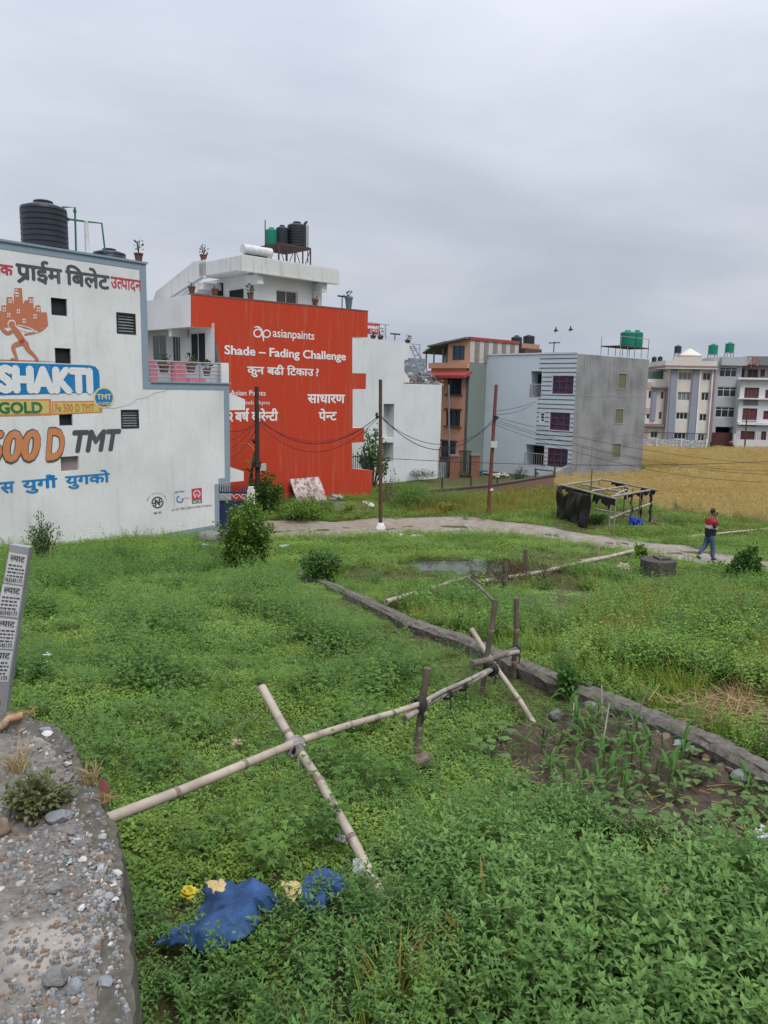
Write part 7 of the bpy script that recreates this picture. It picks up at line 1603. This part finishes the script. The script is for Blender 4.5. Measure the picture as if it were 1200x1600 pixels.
dryz = (blob(u, v, [(1170, 1075, 60, 45), (1120, 1120, 45, 22), (1190, 1030, 50, 40)]) > 0) & q['right']; put('dry', x, y, z, keep & dryz & (r < .5), .8)
put('low', x, y, z, keep & (q['bed'] | q['bare']) & (r < .09 + .25 * (fbm(x, y, 4, 3) > .3)), .6); put('dry', x, y, z, keep & q['bed'] & (r > .988), .4); put('herb', x, y, z, keep & q['bed'] & (r > .97) & (r < .985), .4)
# 9 to 21 m
x, y = cells(9.2, 21, .125, 2, .66); z, u, v, keep, q = zones(x, y); r = G0.random(x.shape); nz = fbm(x, y, 1.2); fe = blob(u, v, FEA) > .1 + .25 * fbm(x, y, 3)
ok = keep & ~q['road'] & ~q['wet'] & ~q['rbed']
lf = ok & ~q['right']
cl_ = fbm(x, y, 1.5, 4) + .6 * fbm(x, y, 3.9, 6); put('low', x, y, z, lf & (r < .85), 1.45 + .35 * nz); put('fea', x, y, z, lf & fe & (r > .45), .7 + .4 * r); put('herb', x, y, z, lf & ~fe & (r > .4) & (cl_ > -.1), np.clip(.4 + .4 * cl_, .3, 1.1)); put('fea', x, y, z, lf & (r > .85) & (fbm(x, y, 1.0, 14) > .75), .7); put('bushy', x, y, z, lf & (r > .85) & (fbm(x, y, 1.2, 9) > .35), .7); put('grass', x, y, z, lf & (r < .3) & (fbm(x, y, .9, 5) > -.2), .6)
rt = ok & q['right']; pud = (v < 945) & (u < 760) & (v > np.interp(u, [560, 760], [850, 850])); 
put('bushy', x, y, z, rt & ~pud & (r < .6), np.clip(.62 + .6 * cl_, .3, 1.5)); put('grass', x, y, z, rt & ~pud & (r > .85), 1.2); put('fea', x, y, z, rt & ~pud & (r > .8) & (fbm(x, y, .9, 16) > .45), 1.0); put('yg', x, y, z, rt & ~pud & (r > .955) & (fbm(x, y, .8, 17) > 0), .9); put('herb', x, y, z, rt & ~pud & (r > .6) & (cl_ > .3), 1.1); put('low', x, y, z, rt & (r > .35), 1.5); put('fea', x, y, z, rt & fe & (r > .7), .7 + .4 * r); put('grass', x, y, z, rt & pud & (r < .55), .8 + .3 * nz); put('bushy', x, y, z, rt & pud & (r > .8), .6)
put('yg', x, y, z, rt & (blob(u, v, [(985, 1000, 40, 30), (1180, 960, 50, 25), (1010, 960, 30, 40)]) > .2) & (r > .65), .9)
put('low', x, y, z, keep & q['rbed'] & (r < .35), 1.2)
# 21 to 48 m
x, y = cells(21, 50, .24, 3, .62); z, u, v, keep, q = zones(x, y); r = G0.random(x.shape); nz = fbm(x, y, .7); ok = keep & ~q['road'] & ~q['wet'] & ~q['wheat']
near = y < 33
put('grass', x, y, z, ok & (r < .62), np.clip(.85 + .4 * nz, .5, 1.6) * np.where(near, .8, 1.15)); put('low', x, y, z, ok & (r < .75), 2.3); put('bushy', x, y, z, ok & (r > .72) & (nz > -.25), np.clip(.8 + .4 * nz, .4, 1.4)); put('fea', x, y, z, ok & (r > .5) & (blob(u, v, FEA + [(640, 778, 42, 16), (470, 798, 55, 14), (1050, 820, 30, 8), (960, 815, 60, 10), (690, 790, 40, 10)]) > .1), .9 + .5 * r)
put('yg', x, y, z, ok & (y > 34) & (r > .6) & (blob(u, v, [(835, 782, 60, 20), (740, 792, 110, 14), (680, 800, 60, 8)]) > .1), 1.25); put('grass', x, y, z, keep & q['wet'] & (r < .3), 1.0); put('yg', x, y, z, ok & ~near & (r > .93), 1.0)
put('low', x, y, z, keep & q['road'] & (r < .05), 1.1)
x, y = cells(20.2, 27, .17, 8, .62); z, u, v, keep, q = zones(x, y); r = G0.random(x.shape); ok = keep & ~q['road'] & ~q['wet'] & (u < 640); nz = fbm(x, y, 1.1, 31)
put('low', x, y, z, ok & (r < .8), 1.9); put('grass', x, y, z, ok & (r > .45) & (nz > -.5), .8 + .3 * nz); put('fea', x, y, z, ok & (r > .9) & (nz > .2), .8)
# 50 to 64 m behind the houses' fronts and the green strip in the wheat
x, y = cells(44, 70, .42, 4, .62); z, u, v, keep, q = zones(x, y); r = G0.random(x.shape); wg = inpoly(u, v, WGREEN)
put('grass', x, y, z, keep & (wg | (~q['wheat'] & (r < .5))), 1.5)
# wheat
x, y = cells(32, 92, .40, 5, .75); k_ = x > 5; x, y = x[k_], y[k_]; z, u, v, keep, q = zones(x, y); r = G0.random(x.shape); wg = inpoly(u, v, WGREEN); tr = np.abs(v - np.interp(u, [1000, 1075, 1130, 1200], [742, 738, 722, 716])) < 1.6
put('wheat', x, y, z, keep & q['wheat'] & ~wg & ~(tr & (u > 1040)), .72 + .16 * fbm(x, y, .35) + .12 * fbm(x, y, 1.3, 3))
pr = {'herb': (protos_of([p_herb(100 + i, .22 + .03 * i, 5, .054, .15) for i in range(6)], [LM_HERB, FLOW]), 6, 'leafy green weeds covering the foreground plot', 'weeds', 'leafy_weeds'),
      'flower': (protos_of([p_herb(120 + i, .27, 2, .04, .16, .05, 1.0) for i in range(3)], [LM_HERB, FLOW]), 3, 'weeds with tiny white flowers among the foreground leaves', 'weeds', 'flowering_weeds'),
      'low': (protos_of([p_low(200 + i) for i in range(5)], [LM_LOW]), 5, 'short green ground cover over the plots', 'ground cover', 'ground_cover'),
      'fea': (protos_of([p_feather(300 + i, .42 + .06 * i) for i in range(4)], [LM_FEA]), 4, 'dark feathery weed clumps standing in the grass', 'weeds', 'feathery_weeds'),
      'bushy': (protos_of([p_herb(400 + i, .32 + .03 * i, 6, .05, .24, .12, .35) for i in range(5)], [LM_BUSHY, FLOW]), 5, 'bushy light green weeds filling the plot right of the low wall', 'weeds', 'bushy_weeds'),
      'grass': (protos_of([p_grass(500 + i) for i in range(5)], [LM_GRASS]), 5, 'green grass along the road and around the puddle', 'grass', 'grass'),
      'yg': (protos_of([p_grass(600 + i, 24, .42, .005, .1, .3, .4) for i in range(4)], [LM_YG, LM_YG]), 4, 'tall yellowing grass before the brick wall and in the right plot', 'grass', 'yellow_grass'),
      'dry': (protos_of([p_grass(700 + i, 26, .3, .003, .1, .6) for i in range(4)], [LM_DRY]), 4, 'dry straw lying at the right edge of the plots', 'straw', 'dry_straw'),
      'wheat': (protos_of([p_wheat(800 + i) for i in range(6)], [LM_WHEAT]), 6, 'ripe golden wheat standing in the field beyond the path', 'wheat', 'wheat_field')}
for i, (k, (c, n, lab, cat, nm)) in enumerate(pr.items()):
    pts = np.concatenate(ACC[k][0]); s_ = np.concatenate(ACC[k][1]) * np.random.default_rng(i).uniform(.75, 1.25, len(pts)); scatter(nm, lab, cat, c, n, pts, s_, seed=i + 3, tilt=.1)
    print(nm, len(pts))

# ------------------------------------------------------------------ bushes, shrubs and trees
def bush(px, py, wpx, hpx, label, cat, name, m, leaf_px, n, seed, branches=16, lean=0., top=.35, spread=1., G_=G, stem=TWIG, wr=.32, dist=None, crown='foliage', stemn='stem', up=.5, core=.12, root=.5):
    b = P(px, py, dist) if dist else G_(px, py); s = b.y / FPX; w, h, Lf = wpx * s / 2, hpx * s, leaf_px * s; g = random.Random(seed)
    e = empty(name, b, label, cat); ms, ml = MB(), MB()
    for k in range(branches):
        a = k / branches * 6.283 * 2.4 + g.uniform(-.4, .4); o = math.sqrt((k + .5) / branches) * spread; H = h * (1 - top * o * g.uniform(.4, 1.5)) * g.uniform(.66, 1.06); o *= g.uniform(.7, 1.2)
        tip = b + Vector((math.cos(a) * w * o * .92 + lean * h, math.sin(a) * w * o * .92, H)); mid = b.lerp(tip, .5) + Vector((math.cos(a) * w * o * .1, math.sin(a) * w * o * .1, -H * .02 + h * .05))
        pts = [b + Vector((math.cos(a), math.sin(a), 0)) * w * o * root, mid, tip]; pts = [pts[0], pts[0].lerp(pts[1], .5) + Vector((0, 0, h * .02)), mid, mid.lerp(tip, .5), tip]; r0 = max(.006, h * .012); ms.tube([pts[0] - Vector((0, 0, .1))] + pts, [r0, r0, r0 * .8, r0 * .6, r0 * .4, r0 * .15], 5)
        for j in range(n // branches):
            f = core + (1 - core) * g.random() ** .7; i = min(3, int(f * 4)); p = pts[i].lerp(pts[i + 1], f * 4 - i); rr = w * .24 * (1 - .6 * f) + Lf * .35
            p = p + Vector((g.gauss(0, 1), g.gauss(0, 1), g.gauss(0, .9))) * rr * .6
            if p.z < b.z + .01: p.z = b.z + g.random() * .2 * h
            d = Vector((p.x - b.x + g.gauss(0, .3) * w, p.y - b.y + g.gauss(0, .3) * w, up * h * .6 + g.gauss(0, .3) * h)); leaf(ml, p, d, Vector((g.gauss(0, .4), g.gauss(0, .4), 1)), Lf * g.uniform(.6, 1.25), Lf * wr * g.uniform(.8, 1.2), g.uniform(0, .35))
    ms.build(stemn, stem, e); ml.build(crown, m, e); return e
bush(386, 894, 100, 128, 'dense bright leafy bush in front of the blue gate', 'bush', 'leafy_bush', LM_BUSH, 7.0, 5200, 1, 44, top=.5)
bush(66, 886, 56, 92, 'slender shrub growing against the lettered white wall', 'shrub', 'wall_shrub', leafmat('grey_green_leaves', [(.07, .12, .05), (.12, .18, .075)]), 6.5, 1100, 2, 18, top=.3, wr=.16)
bush(497, 905, 84, 48, 'low dark rounded bush at the far end of the low wall', 'bush', 'dark_bush', LM_DARK, 5.5, 2600, 3, 30, top=.4)
bush(1166, 912, 62, 78, 'tall dark leafy plant by the path at the right edge', 'shrub', 'dark_shrub', LM_DARK, 8, 1500, 4, 16, top=.75)
bush(1000, 880, 24, 32, 'small round leafy plant left of the concrete ring', 'shrub', 'small_shrub', LM_BUSH, 5, 500, 5, 10)
bush(582, 765, 62, 112, 'small dark tree growing at the right corner of the red wall', 'tree', 'small_tree', LM_DARK, 5.0, 1500, 6, 20, top=.5, crown='crown', stemn='trunk', core=.4, root=.12)
bush(812, 752, 30, 32, 'small conical conifer before the pale blue house', 'tree', 'conifer_sapling', leafmat('conifer_needles', [(.05, .09, .06), (.08, .13, .09)]), 4, 700, 7, 22, top=.85, wr=.12, crown='crown', stemn='trunk', up=.1, core=.05, root=.1, dist=51)
bush(640, 797, 64, 46, 'tall feathery weed clump right of the thin rusty pole', 'weeds', 'weed_clump', LM_FEA, 5, 2000, 8, 26, top=.3, wr=.1)
bush(474, 812, 88, 34, 'bright weed mass before the leaning board', 'weeds', 'weed_clump', LM_BUSH, 5, 2400, 9, 34, top=.35, wr=.2)
bush(545, 802, 18, 15, 'small rounded tuft of weeds on the flat sheets', 'weeds', 'weed_clump', LM_BUSH, 3, 500, 10, 12)
bush(413, 806, 56, 74, 'tall mixed greenery at the foot of the dark pole', 'shrub', 'pole_greenery', LM_DARK, 6.5, 1500, 11, 18, top=.5, dist=b1.y + .4)
bush(435, 800, 24, 60, 'thin reddish climbing shoots against the red wall', 'shrub', 'climbing_shoots', LM_DARK, 4.5, 260, 12, 9, top=.4, dist=b1.y + 2.5)
bush(660, 745, 60, 10, 'low dry weeds at the foot of the plain white house', 'weeds', 'weed_clump', leafmat('dull_weeds', [(.09, .09, .045), (.13, .13, .06)]), 3, 500, 13, 20, dist=52)
bush(606, 790, 40, 62, 'bare dry twigs standing right of the rusty pole', 'shrub', 'dry_twigs', leafmat('dry_leaf', [(.12, .09, .05), (.09, .1, .04)]), 3.5, 160, 14, 14, top=.3, stem=bamboo_material('dry_stalk', (.22, .18, .13), (.14, .11, .08)))
bush(888, 1092, 44, 58, 'dark leafy plant filling the gap in the low wall', 'shrub', 'gap_shrub', LM_DARK, 11, 420, 16, 12)
bush(1115, 1450, 170, 115, 'tall heart-leaved weed thicket at the lower right', 'weeds', 'weed_thicket', LM_HERB, 21, 1500, 17, 40, top=.35, wr=.34)
bush(660, 960, 60, 34, 'round leafy weed clump by the low wall and back fence', 'weeds', 'weed_clump', LM_BUSHY, 8, 1000, 18, 20)
e_ = bush(55, 1262, 118, 66, 'small dusty green bush growing on the embankment', 'bush', 'embankment_bush', leafmat('dusty_leaves', [(.07, .095, .04), (.11, .14, .06), (.16, .15, .07)]), 13, 900, 19, 26, G_=emb_pt, top=.5)
bush(930, 818, 34, 16, 'round weed bush right of the black tarp', 'weeds', 'weed_clump', LM_DARK, 4, 600, 21, 12); bush(700, 800, 40, 14, 'pale weeds beyond the road left of the leaning pole', 'weeds', 'weed_clump', LM_YG, 4, 600, 22, 18)
bush(1125, 905, 60, 26, 'low leafy weeds between the concrete ring and the dark shrub', 'weeds', 'weed_clump', LM_BUSH, 7, 900, 23, 18)
# banana-like leaves by the dark pole
b_ = P(388, 806, b1.y + .6); b_.z = ztf(b_.x, b_.y); e = empty('banana_plant', b_, 'young banana plant with a yellowed drooping leaf beside the dark pole', 'plant'); mb = MB(); mb.tube([b_ - Vector((0, 0, .2)), b_ + Vector((.1, 0, 1.5)), P(398, 705, b_.y)], [.12, .09, .05], 8); mb.build('trunk', mat('banana_stem', (.13, .13, .06)), e)
for (q0, q1, q2, m_, w) in (((398, 706), (391, 690), (374, 694), mat('yellowed_leaf', (.42, .27, .06)), .14), ((398, 735), (386, 716), (378, 722), LM_BUSH, .2), ((397, 745), (384, 728), (374, 738), LM_DARK, .24), ((398, 720), (403, 712), (408, 730), LM_DARK, .15)):
    a, m2, c = P(*q0, b_.y), P(*q1, b_.y - .3), P(*q2, b_.y - .5); V = []; n = 8; mb = MB()
    for k in range(n + 1):
        t = k / n; p = a * (1 - t) ** 2 + m2 * 2 * t * (1 - t) + c * t * t; ww = w * math.sin(min(1, t * 1.1 + .08) * 3.0); V += [p + Vector((0, ww, ww * .35)), p, p - Vector((0, ww, -ww * .35))]
    mb.add(V, [(i * 3 + k, i * 3 + k + 1, i * 3 + k + 4, i * 3 + k + 3) for i in range(n) for k in (0, 1)]); mb.build('leaf', m_, e)
# dead brush along the back fence
g = random.Random(8); BR = mat('dead_brush', (.115, .075, .05), var=.4, scale=6)
for i, (x, d_, n) in enumerate(((760, 16.9, 90), (785, 17.6, 120), (812, 18.4, 140), (840, 19.2, 70))):
    t_ = G2(x, float(np.interp(x, [742, 988], [910, 860])), .35); b_ = Vector((t_.x, t_.y, ztf(t_.x, t_.y))); mb = MB()
    for k in range(n):
        o_ = Vector((g.gauss(0, .3), g.gauss(0, .12), 0)); p = b_ + o_ + Vector((0, 0, g.uniform(0, .5))); q = p + Vector((g.gauss(0, .25), g.gauss(0, .15), g.uniform(-.05, .4))); mb.tube([p, p.lerp(q, .5) + Vector((g.gauss(0, .04), 0, .03)), q], [.008, .006, .003], 3)
    o = mb.build('dead_brush', BR, org=b_); tag(o, ['leftmost', 'second', 'third', 'rightmost'][i] + ' tangle of dead brown brush on the back bamboo rail', 'brush', 'dead brush on the back rail')
# dry grass tufts on the embankment
for i, (x, y, wv, hv, n) in enumerate(((28, 1205, 40, 75, 60), (140, 1215, 26, 50, 60), (165, 1250, 60, 16, 40), (40, 1115, 40, 30, 30))):
    b_ = emb_pt(x, y); s = b_.y / FPX; mb = MB()
    for k in range(n):
        a = g.uniform(0, 6.28); t = Vector((math.cos(a) * wv / hv * .5, math.sin(a) * .4, 1)); blade(mb, b_ + Vector((g.gauss(0, .02), g.gauss(0, .02), 0)), t, hv * s * g.uniform(.5, 1.1), .0022, g.uniform(.1, .8), g, 0, 5)
    tag(mb.build('dry_grass_tuft', LM_DRY, org=b_), ['dry straw tuft left of the embankment bush', 'dry straw tuft at the embankment edge right of the bush', 'flattened dry straw near the bamboo end on the embankment', 'dry straw at the far tip of the embankment'][i], 'dry grass')
# fallen straw heap
b_ = G(1130, 1128); mb = MB()
for k in range(260):
    p = b_ + Vector((g.gauss(0, .28), g.gauss(0, .2), 0)); p.z = ztf(p.x, p.y) + g.uniform(.03, .16); a = g.uniform(0, 6.28); q = p + Vector((math.cos(a), math.sin(a), g.gauss(0, .25))) * g.uniform(.1, .3); mb.tube([p, q], .0035, 3, cap=False)
tag(mb.build('straw_heap', LM_DRY, org=b_), 'heap of fallen pale straw beyond the low wall at the right', 'straw', kind='stuff')

# ------------------------------------------------------------------ vegetable bed
def corn_parts(seed):
    g = random.Random(seed); st = MB(); st.tube([(0, 0, -.02), (0, 0, .1), (.005, 0, .2)], [.009, .008, .005], 6); lv = []
    for k in range(6):
        mb = MB(); a = k * 3.14 + g.uniform(-.5, .5); z0 = .04 + .028 * k; L_ = g.uniform(.2, .32); V = []; n = 7; w = .010 + .003 * g.random(); dr = g.uniform(.5, 1.1); el = g.uniform(.7, 1.15) + .04 * k
        for i in range(n + 1):
            t = i / n; rr = L_ * (math.cos(el) * t + .35 * dr * t * t); zz = z0 + L_ * (math.sin(el) * t - .75 * dr * t * t * t); ww = w * math.sin((t * .93 + .06) * 3.14) ** .6; c, s = math.cos(a), math.sin(a)
            V += [Vector((rr * c - ww * s, rr * s + ww * c, zz + ww * .4)), Vector((rr * c, rr * s, zz)), Vector((rr * c + ww * s, rr * s - ww * c, zz + ww * .4))]
        mb.add(V, [(i * 3 + q, i * 3 + q + 1, i * 3 + q + 4, i * 3 + q + 3) for i in range(n) for q in (0, 1)]); lv.append(mb.mesh('leaf', LM_CORN, smooth=True))
    return st.mesh('stem', STEM), lv
def bean_parts(seed, big=1.0):
    g = random.Random(seed); st = MB(); lv = []
    for k in range(9):
        a = k * 2.4; rr = g.uniform(.04, .11) * big; z = g.uniform(.08, .2) * big; p = Vector((rr * math.cos(a), rr * math.sin(a), z)); st.tube([(0, 0, -.02), (p.x * .5, p.y * .5, z * .75), p], [.006, .004, .003], 4); mb = MB(); L_ = g.uniform(.075, .105) * big; t = Vector((math.cos(a), math.sin(a), .15)); s = Vector((-math.sin(a), math.cos(a), 0)); n_ = Vector((0, 0, 1)); w = L_ * .42
        pts = [p, p + t * L_ * .2 + s * w, p + t * L_ * .55 + s * w * .75, p + t * L_ - n_ * L_ * .25, p + t * L_ * .55 - s * w * .75, p + t * L_ * .2 - s * w, p + t * L_ * .45 - n_ * L_ * .04]
        mb.add(pts, [(6, 0, 1), (6, 1, 2), (6, 2, 3), (6, 3, 4), (6, 4, 5), (6, 5, 0)]); lv.append(mb.mesh('leaf', LM_BEAN, smooth=True))
    return st.mesh('stem', STEM), lv
cp = [corn_parts(i) for i in range(4)]; bp = [bean_parts(i + 50) for i in range(4)]; pk = bean_parts(99, 1.5)
def plant(name, px, py, parts, sc_, label, cat, group, rot):
    b = G2(px, py, .03); e = empty(name, b, label, cat, group); e.rotation_euler = (0, 0, rot); e.scale = (sc_,) * 3
    for nm, me in [('stem', parts[0])] + [('leaf', l) for l in parts[1]]:
        o = bpy.data.objects.new(nm, me); COL.objects.link(o); o.parent = e
corn = [(300, 330), (380, 400), (560, 470), (650, 440), (780, 400), (830, 440), (420, 320), (660, 520), (470, 372), (512, 300), (540, 250), (580, 378), (625, 372), (722, 375), (755, 310), (688, 350), (480, 225), (530, 215), (505, 255), (432, 445), (500, 480), (598, 440), (352, 305), (872, 345), (800, 300), (705, 250), (590, 275), (640, 240), (450, 180), (560, 190), (1130, 470)]
ORD = ['leftmost', 'second from left', 'third from left', 'fourth from left', 'fifth from left', 'sixth from left', 'seventh from left', 'eighth from left', 'ninth from left']
ROWS = ['in the row nearest the low wall', 'in the second row from the low wall', 'in the third row from the low wall', 'in the row nearest the camera']
def by_place(pts):
    n = len(pts); order = sorted(range(n), key=lambda i: pts[i][1]); per = math.ceil(n / 4); out = {}
    for r_ in range(4):
        row = sorted(order[r_ * per:(r_ + 1) * per], key=lambda i: pts[i][0])
        for k, i in enumerate(row): out[i] = ('rightmost' if k == len(row) - 1 else ORD[k]) + ' ' + ROWS[r_]
    return out
cl_b, bl_b = by_place(corn), None
for i, (cx_, cy_) in enumerate(corn): plant('corn_plant', 700 + cx_ / 2.4, 1050 + cy_ / 2.4, cp[i % 4], rnd.uniform(.7, 1.0), 'young corn plant, ' + cl_b[i], 'corn plant', 'young corn plants in the vegetable bed', rnd.uniform(0, 6.28))
beans = [(245, 440), (400, 370), (745, 440), (680, 490), (860, 395), (935, 430), (975, 405), (1105, 445), (1085, 545), (850, 490), (940, 575), (850, 605), (965, 650), (700, 605), (590, 520), (595, 590), (1150, 500), (900, 330), (1180, 560), (1030, 620), (450, 270), (600, 300), (680, 270), (780, 640)]
bl_b = by_place(beans)
for i, (cx_, cy_) in enumerate(beans): plant('bean_plant', 700 + cx_ / 2.4, 1050 + cy_ / 2.4, bp[i % 4], rnd.uniform(.55, .85), 'broad-leaved bean plant, ' + bl_b[i], 'bean plant', 'bean plants in the vegetable bed', rnd.uniform(0, 6.28))
plant('pumpkin_plant', 700 + 195 / 2.4, 1050 + 268 / 2.4, pk, .6, 'larger pale pumpkin plant at the top left corner of the bed', 'pumpkin plant', None, .4); plant('pumpkin_plant', 700 + 165 / 2.4, 1050 + 340 / 2.4, pk, .65, 'pale pumpkin plant just below another at the left of the bed', 'pumpkin plant', None, 2.1)
for i, (x0, y0, x1, y1, lab) in enumerate(((853, 1180, 855, 1115, 'short dark stake standing left of the corn rows'), (938, 1180, 952, 1098, 'thin brown stake leaning between the corn plants'), (978, 1152, 1012, 1078, 'long stake leaning right over the corn bed'), (893, 1140, 897, 1098, 'thin upright stake behind the corn plants'), (755, 1150, 757, 1122, 'short stump stake left of the bed'), (942, 1130, 940, 1070, 'slim stake close to the low wall'))):
    b_ = G(x0, y0); mb = MB(); mb.tube([b_ - Vector((0, 0, .08)), P(x1, y1, b_.y + .15)], [.008, .006], 6); tag(mb.build('garden_stake', [BAMD, BAMW][i % 2], org=b_), lab, 'stake')
mb = MB()
for k in range(420):
    x, y = g.uniform(770, 1215), g.uniform(1130, 1330)
    if not inpoly([x], [y], BED)[0]: continue
    p = G2(x, y, .05); a = g.uniform(0, 6.28); q = p + Vector((math.cos(a), math.sin(a), g.uniform(-.1, .1))) * g.uniform(.03, .13); mb.tube([p, q], .0028, 3, cap=False)
tag(mb.build('straw_bits', LM_DRY, org=G(980, 1230)), 'scattered straw bits on the dug soil of the vegetable bed', 'straw', kind='stuff')
